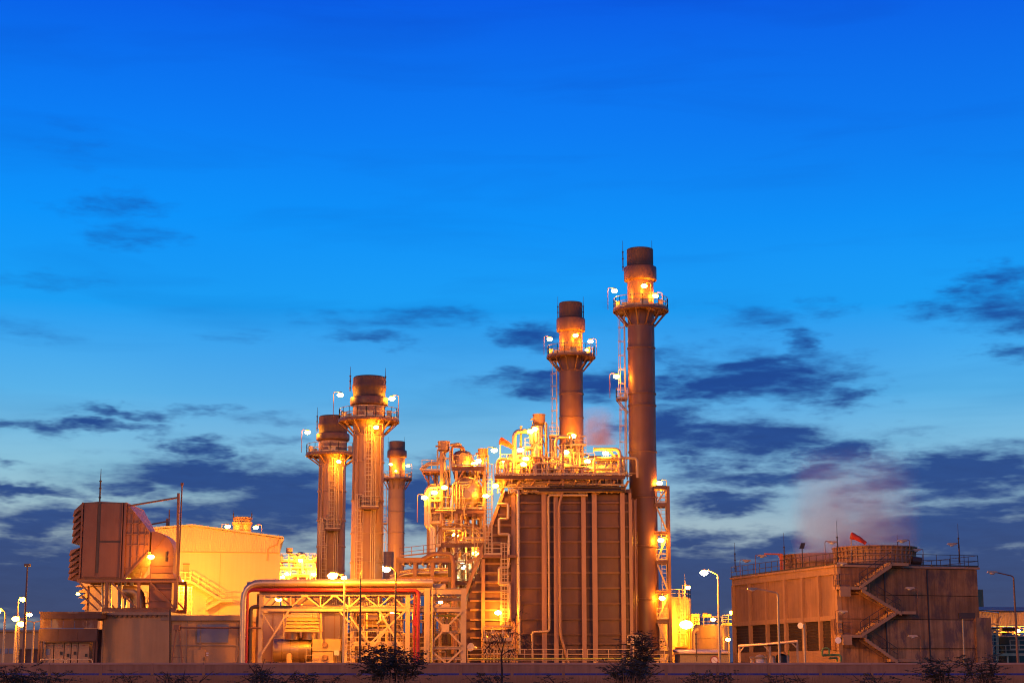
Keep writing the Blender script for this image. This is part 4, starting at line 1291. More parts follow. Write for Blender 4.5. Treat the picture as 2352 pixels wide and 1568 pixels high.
for k in range(26):
    px = random.uniform(642, 728); y = random.uniform(299.5, 301.5); a = random.uniform(1270, 1310); b = a + random.uniform(10, 40)
    MB().tube(rounded([at(px, b, y), at(px, a, y), at(px + random.uniform(-14, 14), a, y)], .4, 3), random.choice((.1, .16, .24)), 7).build('pipe', random.choice(('aluminium', 'galv', 'steel_tan')), fu)
for px, py, dsc in ((659, 1316, 'lit lamp low at the left of the distant boiler frame'), (721, 1317, 'lit lamp low at the right of the distant boiler frame'), (649, 1323, 'dim lamp beside the cream hall corner on the distant boiler'), (690, 1285, 'small lamp beside the silver vessel of the distant boiler')):
    lamp(px, py, 298.5, dsc, 'bulb_big' if px < 700 else 'bulb_flood', post=1.6, side=1, size=.36)
lamp(884, 1300, 305, 'lamp in the far yard hidden behind the nearer twin chimney', 'bulb_flood', post=3, side=1, size=.4)
lamp(705, 1333, 290, 'bluish white lamp below the distant boiler frame', 'bulb_white', post=1.6, side=1, size=.3)
vessel(880, 904, 1266, 1335, 240, 'pale cylinder at the foot of the distant chimney', 'stack_light', .05, 'small_tank')
# ------------------------------------------------------------------ intake filter house
def filter_house(Y, label, detail=True, K=1.0, ox=0.0):
    """air filter house on legs. Coordinates read at the first house's distance; K scales about it, ox shifts."""
    FY = 172.0
    def g(px, py, dy=0.0):
        p = at(px, py, FY)
        return Vector((p.x + ox, Y + dy, p.z))
    root = thing('filter_house', label, 'filter house', (g(232, 1330).x, Y + 4, 0))
    D = 8.0
    body = [g(183, 1327), g(286, 1328), g(292, 1152.5), g(229, 1150), g(187, 1153)]
    zb = g(180, 1327).z
    xl, xr = g(184, 1240).x, g(289, 1240).x
    zt = g(229, 1151).z
    xm = g(225, 1240).x
    MB().prism([(xl, zb), (xr, zb), (xr, zt - .12), (xm, zt), (xl, zt - .12)], Y + .1, Y + D).build('body', 'filter_paint', root)
    zmid = g(200, 1243).z
    gap = .17
    P_ = [(xl + .28, xm - gap, zb + .1, zt - .2), (xm + gap, xr - .52, zb + .1, zmid - gap * .6), (xm + gap, xr - .52, zmid + gap * .6, zt - .2)]
    for a, b, c, d in P_:
        MB().box(a, b, Y, Y + .098, c, d).build('panel', 'filter_paint', root)
    for x, w in ((xl + .1, .14), (xr - .14, .22), (xr - .42, .10)):
        MB().box(x - w / 2, x + w / 2, Y - .12, Y + .09, zb, zt - .1).build('corner_post', 'filter_paint', root)
    MB().box(xm - gap + .02, xm + gap - .02, Y + .03, Y + .098, zb + .5, zt - .05).build('joint', 'steel_dark', root)
    MB().box(xm + gap, xr - .5, Y + .03, Y + .098, zmid - .09, zmid + .09).build('joint', 'steel_dark', root)
    # weather hoods on the inlet side
    for (p0, p1, xo, n) in ((1170, 1247, 0.0, 5), (1262, 1331, -.2, 5)):
        z1, z0 = g(170, p0).z, g(170, p1).z
        h = (z1 - z0) / n
        for i in range(n):
            zt_ = z1 - h * i
            MB().hull([(xl - .85 + xo, Y + .1, zt_ - h * .95), (xl - .80 + xo, Y + .1, zt_ - h * .95), (xl - .80 + xo, Y + D, zt_ - h * .95), (xl - .85 + xo, Y + D, zt_ - h * .95)],
                      [(xl - .72 + xo * .9, Y + .1, zt_ - h * .05), (xl - .02, Y + .1, zt_ - h * .05 + .25), (xl - .02, Y + D, zt_ - h * .05 + .25), (xl - .72 + xo * .9, Y + D, zt_ - h * .05)]).build('weather_hood', 'filter_light', root)
            MB().prism([(xl - .72 + xo, zt_ - h * .98), (xl - .01, zt_ - h * .98), (xl - .01, zt_ - h * .1), (xl - .62 + xo, zt_ - h * .1)], Y + .4, Y + D - .3).build('hood_box', 'filter_paint', root)
    MB().prism([(xl - .72, g(170, 1171).z), (xl - .001, g(170, 1171).z), (xl - .001, zt - .15)], Y + .12, Y + D - .02).build('top_slope', 'filter_paint', root)
    # tapering transition
    xe = g(343, 1240).x
    zu, zl_ = g(343, 1219).z, g(343, 1265).z
    lo = [(xr, Y + .15, zb + .15), (xr, Y + .15, zt - .2), (xr, Y + D, zt - .2), (xr, Y + D, zb + .15)]
    hi = [(xe, Y + .15, zl_), (xe, Y + .15, zu), (xe, Y + 3.6, zu), (xe, Y + 3.6, zl_)]
    MB().hull(lo, hi).build('transition', 'filter_light', root)
    for t in (.26, .54, .82):
        x = xr + (xe - xr) * t
        MB().bar((x, Y + .08, zb + .2 + (zl_ - zb) * t), (x, Y + .08, zt - .3 + (zu - zt) * t), .09, .16).build('rib', 'filter_light', root)
    for k in range(1, 7):
        z = zb + (zt - zb) * k / 7
        t0 = 0.0
        t1 = 1.0
        if z > zu: t1 = (zt - z) / (zt - zu)
        if z < zl_: t1 = (z - zb) / (zl_ - zb)
        if t1 > .12:
            MB().bar((xr + .05, Y + .06, z), (xr + (xe - xr) * (t1 - .04), Y + .06, z), .12, .07).build('rib', 'filter_light', root)
    # elbow and down duct
    cx_, cz_ = g(346, 1268).x, g(346, 1268).z
    Ro = g(398, 1268).x - cx_
    nn = 7
    prof = [(cx_ - .02, cz_)] + [(cx_ + Ro * math.sin(a), cz_ + (zu - cz_) * math.cos(a)) for a in [PI / 2 * i / nn for i in range(nn + 1)]]
    for i in range(1, nn):                                  # mitred elbow segments in two lobes
        pass
    MB().prism([(cx_ - .02, cz_)] + prof[1:5], Y + .2, Y + 3.6).build('elbow_segment', 'filter_paint', root)
    MB().prism([(cx_ - .02, cz_ - .002)] + [(x + .004, z - .004) for x, z in prof[4:]], Y + .23, Y + 3.58).build('elbow_segment', 'filter_paint', root)
    MB().bar((cx_ + .1, Y + .17, cz_ + .05), (prof[4][0], Y + .17, prof[4][1]), .09, .06).build('rib', 'filter_paint', root)
    xa, xb = cx_ + .02, cx_ + Ro - .02
    z1 = cz_ - .01
    zc, zd, ze = g(350, 1315).z, g(350, 1332).z, g(350, 1396).z
    MB().box(xa, xb, Y + .2, Y + 3.6, zc, z1).build('duct', 'filter_paint', root)
    MB().hull([(xa - .7, Y - .05, zd), (xb + .4, Y - .05, zd), (xb + .4, Y + 3.8, zd), (xa - .7, Y + 3.8, zd)], [(xa, Y + .2, zc - .003), (xb, Y + .2, zc - .003), (xb, Y + 3.6, zc - .003), (xa, Y + 3.6, zc - .003)]).build('duct_flare', 'filter_paint', root)
    MB().box(xa, xb - .05, Y + .25, Y + 3.5, ze, zd - .2).build('duct', 'filter_paint', root)
    for py in (1276.5, 1297, 1314):
        z = g(370, py).z
        MB().box(xa - .05, xb + .06, Y + .10, Y + .198, z - .06, z + .06).build('rib', 'filter_paint', root)
    MB().box(xb - .75, xb - .62, Y + .02, Y + .098, g(370, 1288).z, g(370, 1266).z).build('bracket', 'steel_dark', root)
    for py in (1350, 1378):
        z = g(370, py).z
        MB().box(xa - .05, xb, Y + .15, Y + .248, z - .05, z + .05).build('rib', 'filter_paint', root)
    # support frame
    zs0 = g(200, 1396).z
    for y in (Y - .05, Y + 5.5):
        MB().ibeam((xl - .1, y, zb - .22), (g(405, 1330).x, y, zb - .22), .36, .26).build('beam', 'steel_brown', root)
        MB().ibeam((g(235, 1396).x, y, zs0 - .15), (g(405, 1396).x, y, zs0 - .15), .36, .28).build('beam', 'steel_brown', root)
        for px in (246, 319, 403):
            MB().hcol(g(px, 1360).x, y, zs0 + .035, zb - .41, .26).build('column', 'steel_brown', root)
        for (a, pa, b, pb_) in ((184, 1337, 236, 1392), (259, 1338, 313, 1394), (347, 1338, 400, 1394), (188, 1366, 226, 1400)):
            MB().bar(g(a, pa, y - Y - .2), g(b, pb_, y - Y - .2), .16).build('brace', 'steel_brown', root)
    MB().bar(g(285, 1328, -.1), g(343, 1266, -.1), .2, .16).build('brace', 'steel_brown', root)
    # inner pipework under the house
    for k, px in enumerate((222, 231, 240, 262, 275, 290)):
        MB().tube([g(px, 1395, 2.5), g(px, 1334, 2.5)], .12 + .08 * (k % 2), 8).build('pipe', 'aluminium' if k < 3 else 'blue_glass', root)
    MB().tube(rounded([g(276, 1357, 1.5), g(312, 1357, 1.5), g(312, 1396, 1.5)], 1.2), .62, 16).build('bleed_duct', 'alu_dull', root)
    railing([g(297, 1327, 2.0), g(345, 1327, 2.0)], 1.2, .8).build('railing', 'galv', root)
    railing([g(312, 1385, 2.2), g(345, 1385, 2.2)], 1.2, .8).build('railing', 'galv', root)
    # guy bar to mast
    return root, g


fh, fg = filter_house(172.0, 'big brown intake filter house on steel legs at the left with hooded louvres')
m1 = thing('vent_mast', 'tall dark mast with a sloping tie bar right of the filter house', 'mast', fg(405, 1331))
MB().tube([fg(405, 1396), fg(410, 1132)], .14, 8).build('mast', 'steel_brown', m1)
MB().tube([fg(410, 1142), fg(297, 1161)], .09, 8).build('tie_bar', 'steel_brown', m1)
MB().tube([fg(408, 1340, .3), fg(417, 1110, .3)], .07, 8).build('vent_pipe', 'steel_brown', m1)
MB().lathe(fg(417, 1110).x, 172.3, [(.001, fg(417, 1116).z), (.14, fg(417, 1114).z), (.16, fg(417, 1108).z), (.001, fg(417, 1107).z)], 10).build('cap', 'steel_brown', m1)
m2 = thing('vent_mast', 'shorter mast with a sloping tie bar behind the elbow of the filter house', 'mast', at(384, 1240, 198))
MB().tube([at(384, 1260, 198), at(384, 1190, 198)], .14, 8).build('mast', 'steel_brown', m2)
MB().tube([at(383, 1197, 198), at(334, 1206, 198)], .09, 8).build('tie_bar', 'steel_brown', m2)
MB().tube([at(387, 1260, 198.3), at(389, 1170, 198.3)], .07, 8).build('vent_pipe', 'steel_brown', m2)
rod(229, 1076, 1151, 173.0, 'tall dark lightning rod on top of the filter house roof', r=.08)
# second filter house further back, only its lower left shows
f2 = thing('filter_house', 'brightly lit further filter house peeping out below the big brown one', 'filter house', (xof(215, 1380, 205), 207, 0))
g2 = lambda px, py, dy=0.0: at(px, py, 205 + dy)
MB().prism([(g2(185, 1360).x, g2(185, 1345).z), (g2(240, 1360).x, g2(185, 1345).z), (g2(240, 1360).x, g2(185, 1300).z), (g2(178, 1360).x, g2(185, 1300).z)], 205, 213).build('body', 'cream_wall', f2)
for k in range(6):
    z = g2(170, 1326 + 13 * k)
    MB().prism([(g2(168 + 4 * k, 1370).x, z.z - .35), (g2(200, 1370).x, z.z - .45), (g2(200, 1370).x, z.z + .3)], 205.1, 212.8).build('weather_hood', 'hood', f2)
MB().box(g2(192, 1400).x, g2(240, 1400).x, 205.5, 212, 0, g2(190, 1346).z).build('base', 'cream_wall', f2)
lamp(179, 1361, 203.5, 'small lit lamp low on the left edge of the further filter house', 'bulb_small', post=.6, side=1, size=.22)
lamp(347, 1276, 170.4, 'lit lamp on a post in front of the filter house elbow duct', 'bulb_mid', post=3.0, side=0)
lamp(415, 1333, 188, 'lit lamp on a stair platform beside the cream hall door', 'bulb_flood', post=2.2, side=0)
lamp(323, 1313, 178, 'small lamp behind the railing under the filter house transition', 'bulb_small', post=1.2, side=0, size=.2)

# ------------------------------------------------------------------ turbine hall
TH = 198.0
hall = thing('turbine_hall', 'large cream turbine hall with low gable and ribbed upper cladding', 'building', (xof(443, 1400, TH), TH + 15, 0))
hX = lambda px, py=1300: xof(px, py, TH)
hZ = lambda py: zof(py, TH)
xl, xr, xm = hX(244), hX(643), hX(441)
zc = hZ(1269)
MB().box(xl, xr, TH, TH + 30, 0, zc - .03).build('wall', 'cream_wall', hall)
zl_, zr_, za = hZ(1229), hZ(1236), hZ(1210)
MB().prism([(xl, zc + .03), (xr, zc + .03), (xr, zr_), (xm, za), (xl, zl_)], TH - .05, TH + 30).build('gable', 'cream_sheet', hall)
nrib = 96
for i in range(nrib):                                            # ribs of the sheet cladding
    x = xl + (xr - xl) * (i + .5) / nrib
    z = (zl_ + (za - zl_) * (x - xl) / (xm - xl)) if x < xm else (za + (zr_ - za) * (x - xm) / (xr - xm))
    MB().hull([(x - .045, TH - .052, zc + .05), (x + .045, TH - .052, zc + .05), (x + .025, TH - .09, zc + .05), (x - .025, TH - .09, zc + .05)],
              [(x - .045, TH - .052, z - .05), (x + .045, TH - .052, z - .05), (x + .025, TH - .09, z - .05), (x - .025, TH - .09, z - .05)]).build('cladding_rib', 'cream_sheet', hall)
MB().box(xl, xr, TH - .14, TH - .002, zc - .028, zc + .028).build('flashing', 'tan_panel', hall)
rf = MB()
for (p, q) in (((xl - .4, zl_), (xm, za)), ((xm, za), (xr + .35, zr_))):
    rf.hull([(p[0], TH - .35, p[1] + .02), (q[0], TH - .35, q[1] + .02), (q[0], TH + 30, q[1] + .02), (p[0], TH + 30, p[1] + .02)],
            [(p[0], TH - .35, p[1] + .2), (q[0], TH - .35, q[1] + .2), (q[0], TH + 30, q[1] + .2), (p[0], TH + 30, p[1] + .2)])
rf.build('roof', 'cream_sheet', hall)
MB().prism([(xr + .002, zr_ - .55), (xr + .34, zr_ - .25), (xr + .34, zr_), (xr + .002, zr_)], TH - .3, TH + 30).build('gutter', 'cream_sheet', hall)
pd = MB().tube(rounded([(xr - .25, TH - .15, hZ(1228)), (xr - .3, TH - .15, hZ(1250)), (xr - 1.4, TH - .15, hZ(1258)), (xr - 1.45, TH - .15, hZ(1288))], .3), .05, 6).build('conduit', 'tan_panel', hall)
dr_ = MB().box(hX(424), hX(438), TH - .06, TH - .002, hZ(1352), hZ(1298)).build('door', 'tan_panel', hall)
MB().box(hX(423.2), hX(438.8), TH - .12, TH - .062, hZ(1298), hZ(1295)).build('lintel', 'steel_brown', hall)
for k in range(3):
    MB().box(hX(245 + 130 * k) + .1, hX(245 + 130 * k) + .16, TH - .03, TH - .002, 0.1, zc - .1).build('joint', 'tan_panel', hall)
# outside stair of the hall
st = thing('hall_stair', 'outside steel stair with railings climbing the cream hall front', 'staircase', at(480, 1400, TH - 1.2))
q = lambda px, py, dy=0.0: at(px, py, TH - 1.2 + dy)


def flight(root, a, b, w, n, m, rail='galv', st_m=None, rail_h=1.0, steps=True):
    """stair flight from a (low) to b (high) along x, width w in +y"""
    a, b = Vector(a), Vector(b)
    for dy in (0, w):
        o = Vector((0, dy, 0))
        MB().bar(a + o, b + o, .07, .30).build('stringer', m, root)
    if steps:
        me = MB().box(-.17, .17, .04, w - .04, -.03, .03).mesh('step', st_m or m)
        for i in range(n):
            p = a.lerp(b, (i + .5) / n)
            child('step', me, root, p + Vector((0, 0, .12)) - ORG[root.name])
    for dy in (0, w):
        o = Vector((0, dy, .15))
        mb = MB()
        for zz in (rail_h, rail_h * .5):
            mb.bar(a + o + Vector((0, 0, zz)), b + o + Vector((0, 0, zz)), .055)
        k = max(2, n // 4)
        for i in range(k + 1):
            p = a.lerp(b, i / k) + o
            mb.bar(p, p + Vector((0, 0, rail_h)), .055)
        mb.build('railing', rail, root)


flight(st, q(504, 1377), q(437, 1336), 1.1, 18, 'steel_tan')
flight(st, q(470, 1400), q(504, 1380), 1.1, 9, 'steel_tan')
MB().box(q(503, 1380).x, q(533, 1380).x, TH - 1.2, TH - .1, q(504, 1383).z, q(504, 1379).z).build('landing', 'steel_tan', st)
railing([q(505, 1379), q(533, 1379), q(533, 1379, 1.1)], 1.05, .9).build('railing', 'galv', st)
MB().box(q(412, 1340).x, q(438, 1340).x, TH - 1.2, TH - .1, q(504, 1341).z, q(504, 1337).z).build('landing', 'steel_tan', st)
railing([q(412, 1337), q(437, 1337)], 1.05, .8).build('railing', 'galv', st)
sf = thing('scaffold', 'bright railed steel access frame left of the hall stair', 'steel frame', at(425, 1400, 189))
for px in (412, 422, 432, 440):
    MB().bar(at(px, 1410, 189), at(px, 1346, 189), .10).build('post', 'galv', sf)
for py in (1348, 1356, 1364, 1372, 1380, 1390, 1398):
    MB().bar(at(410, py, 189), at(442, py, 189), .08).build('rail', 'galv', sf)
# the hall stands a little askew to the view
PIV = Vector((hX(643), TH, 0))
for o in (hall, st):
    RM = Matrix.Rotation(math.radians(8.5), 4, 'Z')
    o.location = PIV + RM @ (Vector(o.location) - PIV)
    o.rotation_euler = (0, 0, math.radians(8.5))
# roof stack behind the hall
rs = thing('roof_exhaust', 'short wide exhaust drum on the roof behind the cream hall', 'vent', (xof(556, 1210, 214), 214, zof(1240, 214)))
cx_ = xof(556, 1210, 214)
r = (xof(577, 1210, 214) - xof(535.5, 1210, 214)) / 2
zz = lambda py: zof(py, 214)
MB().lathe(cx_, 214, [(r, zz(1240)), (r, zz(1206)), (r * 1.14, zz(1204)), (r * 1.14, zz(1199)), (r * .97, zz(1197)), (r * .97, zz(1188)), (r * .9, zz(1187)), (r * .88, zz(1198)), (.01, zz(1199))], 32).build('drum', 'stack_light', rs)
for t in (1193, 1218):
    MB().lathe(cx_, 214, [(r + .002, zz(t) - .05), (r * 1.04, zz(t) - .04), (r * 1.04, zz(t) + .04), (r + .002, zz(t) + .05)], 32).build('band', 'stack_paint', rs)
lamp(523, 1207, 212, 'lit lamp left of the exhaust drum on the hall roof', 'bulb_mid', post=1.5, side=-1)
lamp(588, 1209, 212, 'lit lamp right of the exhaust drum on the hall roof', 'bulb_mid', post=1.8, side=1)
rod(536, 1172, 1192, 213, 'thin lightning rod left of the roof exhaust drum'); rod(578, 1172, 1192, 213, 'thin lightning rod right of the roof exhaust drum')

# ------------------------------------------------------------------ low annex in front of the filter house
AX = 166.0
ax = lambda px, py=1460: xof(px, py, AX)
az = lambda py: zof(py, AX)
an = thing('annex', 'long low tan annex with flat roof under the filter house', 'building', (ax(395), AX + 4, 0))
MB().box(ax(235), ax(390), AX, AX + 9, 0, az(1412)).build('wall', 'tan_panel', an)
MB().box(ax(390), ax(562), AX + .25, AX + 9, 0, az(1416)).build('wall', 'tan_panel', an)
MB().box(ax(230), ax(392), AX - .35, AX + 9.2, az(1412) + .003, az(1405)).build('roof_slab', 'grey_panel', an)
MB().box(ax(368), ax(566), AX - .12, AX + 9.1, az(1424), az(1412) - .002).build('fascia', 'grey_panel', an)
for k in range(13):
    x = ax(241 + 11.5 * k)
    MB().box(x - .12, x + .12, AX - .25, AX - .002, az(1416), az(1412) - .004).build('bracket', 'steel_brown', an)
for px in (428, 460, 545):
    MB().box(ax(px) - .05, ax(px) + .05, AX + .17, AX + .248, .1, az(1425)).build('joint', 'grey_panel', an)
MB().box(ax(391), ax(560), AX + .16, AX + .247, az(1483), az(1480)).build('joint', 'grey_panel', an)
w_ = MB().box(ax(452), ax(524), AX + .18, AX + .247, az(1474), az(1433)).build('window', 'blue_glass', an)
MB().box(ax(451), ax(525), AX + .15, AX + .178, az(1433), az(1431.5)).build('frame', 'grey_panel', w_)
MB().box(ax(451), ax(525), AX + .15, AX + .178, az(1475.5), az(1474)).build('frame', 'grey_panel', w_)
d_ = MB().box(ax(446), ax(472), AX + .16, AX + .246, .05, az(1491)).build('door', 'tan_panel', an)
MB().box(ax(469), ax(470.5), AX + .10, AX + .158, az(1516), az(1508)).build('handle', 'steel_dark', d_)
for k in range(4):
    sx = ax(474 + 2.6 * (k % 2), 1500); sz = az(1498 + 5 * (k // 2))
    MB().box(sx - .05, sx + .05, AX + .2, AX + .247, sz - .08, sz + .02).build('warning_sign', 'sign_white', an)
MB().box(ax(235) - .02, ax(238), AX - .1, AX + .3, 0, az(1414)).build('corner_trim', 'grey_panel', an)
# trestle with cross pipe
trs = thing('pipe_trestle', 'A-shaped trestle holding a thin pipe in front of the annex', 'trestle', at(408, 1520, AX - 2.5))
tq = lambda px, py, dy=0.0: at(px, py, AX - 2.5 + dy)
for a, b in ((405, 389), (411, 426)):
    MB().bar(tq(a, 1441), Vector((tq(b, 1522).x, AX - 2.5, 0)), .13).build('leg', 'steel_brown', trs)
MB().bar(tq(394, 1508), tq(422, 1508), .08).build('cross_bar', 'steel_brown', trs)
MB().box(tq(400, 1440).x, tq(414, 1440).x, AX - 2.9, AX - 2.1, tq(400, 1446).z, tq(400, 1434).z).build('head_box', 'steel_brown', trs)
pipe('cable_pipe', [tq(412, 1440), tq(600, 1441.5)], .09, 'steel_brown', 'thin dark pipe running right from the trestle across the annex')
pipe('downpipe', [tq(391, 1399, 1.5), tq(391, 1522, 1.5)], .09, 'steel_dark', 'dark downpipe at the break of the annex wall')

# ------------------------------------------------------------------ switchgear container
SWY = 164.0
sw = lambda px, py=1470: xof(px, py, SWY)
sz_ = lambda py: zof(py, SWY)
sg = thing('switchgear_shelter', 'rusty metal switchgear shelter with a row of pale cabinets at the far left', 'shelter', (sw(160), SWY + 3, 0))
xl, xr = sw(90), sw(223)
MB().box(sw(88), sw(234), SWY - .28, SWY + 7, sz_(1408), sz_(1404)).build('roof', 'rust_sheet', sg)
MB().box(sw(91), sw(232), SWY - .25, SWY + 6.9, sz_(1420), sz_(1408) - .003).build('roof_beam', 'rust_dark', sg)
me = None
for k in range(5):
    a, b = xl + (xr - xl) * k / 5, xl + (xr - xl) * (k + 1) / 5
    MB().box(a + .02, b - .02, SWY - .05 + random.uniform(-.01, .01), SWY + .05, sz_(1442), sz_(1421)).build('upper_panel', 'rust_sheet', sg)
for k in range(3):
    a, b = xl + (xr - xl) * k / 3, xl + (xr - xl) * (k + 1) / 3
    MB().hull([(a + .01, SWY - .20, sz_(1472)), (b - .01, SWY - .20, sz_(1472)), (b - .01, SWY - .15, sz_(1472)), (a + .01, SWY - .15, sz_(1472))],
              [(a + .01, SWY - .1, sz_(1443)), (b - .01, SWY - .1, sz_(1443)), (b - .01, SWY - .05, sz_(1443)), (a + .01, SWY - .05, sz_(1443))]).build('canopy_panel', 'rust_dark', sg)
MB().box(xl, xr, SWY + 2.2, SWY + 6.5, 0, sz_(1443)).build('back_room', 'rust_dark', sg)
for px in (90, 96, 216, 222):
    MB().box(sw(px) - .08, sw(px) + .08, SWY, SWY + .16, 0, sz_(1443) - .002).build('post', 'rust_dark', sg)
for k, (a, b) in enumerate(((98, 120), (121, 144), (145, 160), (161, 176), (177, 202))):
    cbn = MB().box(sw(a) + .02, sw(b) - .02, SWY + .6 + .02 * (k % 2), SWY + 2.19, 0, sz_(1476)).build('cabinet', 'cabinet', sg)
    MB().box(sw(a) + .15, sw(b) - .15, SWY + .56, SWY + .598, sz_(1487), sz_(1479)).build('vent_panel', 'cabinet', cbn)
    MB().box(sw((a + b) / 2) - .12, sw((a + b) / 2) + .12, SWY + .54, SWY + .558, sz_(1482), sz_(1480.5)).build('red_label', 'red_paint', cbn)
    if k == 0:
        MB().box(sw(a) + .2, sw(b) - .3, SWY + .55, SWY + .597, sz_(1503), sz_(1489)).build('display', 'blue_glass', cbn)
    else:
        MB().box(sw(b) - .35, sw(b) - .15, SWY + .52, SWY + .597, sz_(1507 - 5 * (k % 2)), sz_(1500 - 5 * (k % 2))).build('handle', 'black', cbn)
MB().box(sw(98), sw(204), SWY + .4, SWY + 2.3, sz_(1476) + .003, sz_(1474)).build('cabinet_top', 'cabinet', sg)
gr_ = thing('guard_rail', 'low tubular guard rail in front of the switchgear cabinets', 'railing', at(145, 1525, SWY - 2))
for a, b in ((92, 148), (152, 212)):
    MB().tube(rounded([at(a, 1530, SWY - 2), at(a, 1513, SWY - 2), at(b, 1513, SWY - 2), at(b, 1530, SWY - 2)], .25), .05, 6).build('rail', 'galv', gr_)
# ------------------------------------------------------------------ pipe rack in front
RY = 164.0
rk = lambda zx, zy, dy=0.0: at(516.8 + .24944 * zx, 1177.1 + .24944 * zy, RY + dy)      # read from an enlarged view of this area
rack = thing('pipe_rack', 'long pale steel pipe rack with truss and cross bracing in front of the turbines', 'pipe rack', rk(1000, 1400))
GZ = 0.0
for zx, top, w in ((300, 740, .22), (330, 712, .36), (1683, 720, .42), (1860, 692, .52), (2197, 695, .50)):
    for dy in ((0, 4.0) if zx != 300 else (1.2,)):
        p = rk(zx, 1000, dy)
        MB().hcol(p.x, RY + dy, 0, rk(zx, top).z, w).build('column', 'steel_tan' if zx != 300 else 'steel_brown', rack)
for dy in (0, 4.0):
    for (xa, xb, y, h) in ((318, 1690, 744, .42), (345, 1665, 886, .40), (1700, 2180, 724, .5), (1700, 2180, 890, .42), (1885, 2180, 1240, .22), (1885, 2180, 1337, .25)):
        a, b = rk(xa, y), rk(xb, y)
        MB().ibeam((a.x, RY + dy - .12, a.z), (b.x, RY + dy - .12, a.z), h, .26).build('beam', 'steel_tan', rack)
    tops, bots = [450, 735, 1010, 1270, 1540], [350, 605, 880, 1145, 1415, 1650]
    for i, t in enumerate(tops):
        for b_ in (bots[i], bots[i + 1]):
            a, b = rk(t, 756), rk(b_, 870)
            MB().bar((a.x, RY + dy - .12, a.z), (b.x, RY + dy - .12, b.z), .13).build('brace', 'steel_tan', rack)
        MB().box(rk(t, 756).x - .3, rk(t, 756).x + .3, RY + dy - .22, RY + dy - .19, rk(t, 775).z, rk(t, 752).z).build('gusset', 'steel_tan', rack)
    for b_ in bots[1:-1]:
        MB().bar((rk(b_, 760).x, RY + dy - .05, rk(b_, 757).z), (rk(b_, 870).x, RY + dy - .05, rk(b_, 868).z), .12).build('brace', 'steel_tan', rack)
for (xa, ya, xb, yb, w) in ((592, 900, 338, 1300, .2), (348, 930, 455, 1095, .12), (1420, 900, 1640, 1270, .22), (1660, 905, 1350, 1190, .2), (1150, 950, 1330, 1200, .18), (1480, 1085, 1280, 1330, .18),
                            (1890, 915, 2180, 1215, .2), (2180, 910, 1885, 1215, .2), (1890, 1260, 2060, 1400, .2), (2180, 1260, 2030, 1400, .2), (1835, 720, 1690, 815, .16), (1540, 900, 1400, 1020, .14), (1060, 910, 1150, 1010, .14)):
    a, b = rk(xa, ya), rk(xb, yb)
    MB().bar(a - Vector((0, .22, 0)), b - Vector((0, .22, 0)), w, w * .8).build('brace', 'steel_tan', rack)
c = rk(2030, 1060)
MB().box(c.x - .35, c.x + .35, RY - .38, RY - .34, c.z - .35, c.z + .35).build('gusset', 'steel_tan', rack)
for zx in (500, 700, 900, 1100, 1300, 1500, 1650, 1950, 2100):
    for zy in (744, 886):
        p = rk(zx, zy)
        MB().ibeam((p.x, RY, p.z), (p.x, RY + 4, p.z), .25, .18).build('cross_beam', 'steel_tan', rack)
MB().box(rk(1060, 900).x, rk(1095, 900).x, RY + 3.6, RY + 4, 0, rk(1060, 745).z).build('column', 'tank_cream', rack)
ladder(Vector((rk(1130, 1000).x, RY + .4, 0)), Vector((rk(1130, 1000).x, RY + .4, rk(1130, 880).z)), .60, step=.36, cage=True).build('ladder', 'galv', rack)
railing([rk(1160, 870, 1), rk(1670, 870, 1)], 1.1, 1.4).build('railing', 'galv', rack)
for zy in (1195, 1215):
    MB().bar(rk(1160, zy, .5), rk(1640, zy, .5), .15).build('beam', 'steel_tan', rack)
railing([rk(1160, 1200, .8), rk(1640, 1200, .8)], 1.1, 1.2).build('railing', 'galv', rack)
hs = MB()
for k in range(10):                                            # hazard striped edge on the walkway: short dark bars
    p = rk(360 + 26 * k, 860)
    hs.box(p.x, p.x + .28, RY - .30, RY - .27, p.z - .10, p.z + .06)
hs.build('hazard_stripe', 'black', rack)

pipe('main_pipe', [Vector((rk(176, 1300).x, RY - .6, 0)), rk(178, 646, -.6), rk(1915, 643, -.6)], .34, 'aluminium', 'big silver pipe rising at the left and running along the rack top', R=1.6, n=16, fl=3.0)
pipe('insulated_pipe', [rk(205, 672, .2), rk(230, 672, .2), rk(2030, 690, .2)], .38, 'tank_cream', 'fat cream pipe lying just below the silver pipe on the rack', R=1, n=16, fl=4.0)
pipe('fire_main', [Vector((rk(204, 1300).x, RY - .7, 0)), rk(206, 708, -.7), rk(1783, 713, -.7), Vector((rk(1783, 1000).x, RY - .7, 0))], .17, 'red_paint', 'bright red fire water pipe looping along the rack', R=.5, n=12, fl=6)
pipe('fire_branch', [Vector((rk(1747, 1000).x, RY - .3, 0)), rk(1747, 745, -.3)], .09, 'red_paint', 'thin red upright pipe beside the red loop')
fv = rk(1747, 980, -.3)
tag(MB().box(fv.x - .17, fv.x + .17, RY - .5, RY - .1, fv.z - .6, fv.z + .3).build('fire_hose_box', 'red_paint'), 'small red box on the thin red upright pipe', 'box')
pipe('dark_pipe', [Vector((rk(236, 1300).x, RY - .4, 0)), rk(238, 868, -.4), rk(312, 862, -.4)], .19, 'steel_dark', 'dark pipe bending right beside the red pipe', R=.6, n=10)
for k, (zx, m, dsc) in enumerate(((1903, 'yellow_green', 'thin yellow-green upright pipe at the right bay of the rack'), (1912, 'galv', 'thin grey upright pipe at the right bay of the rack'))):
    pipe('service_pipe', [Vector((rk(zx, 1300).x, RY - .5, 0)), rk(zx, (770, 620)[k], -.5)], .05, m, dsc)
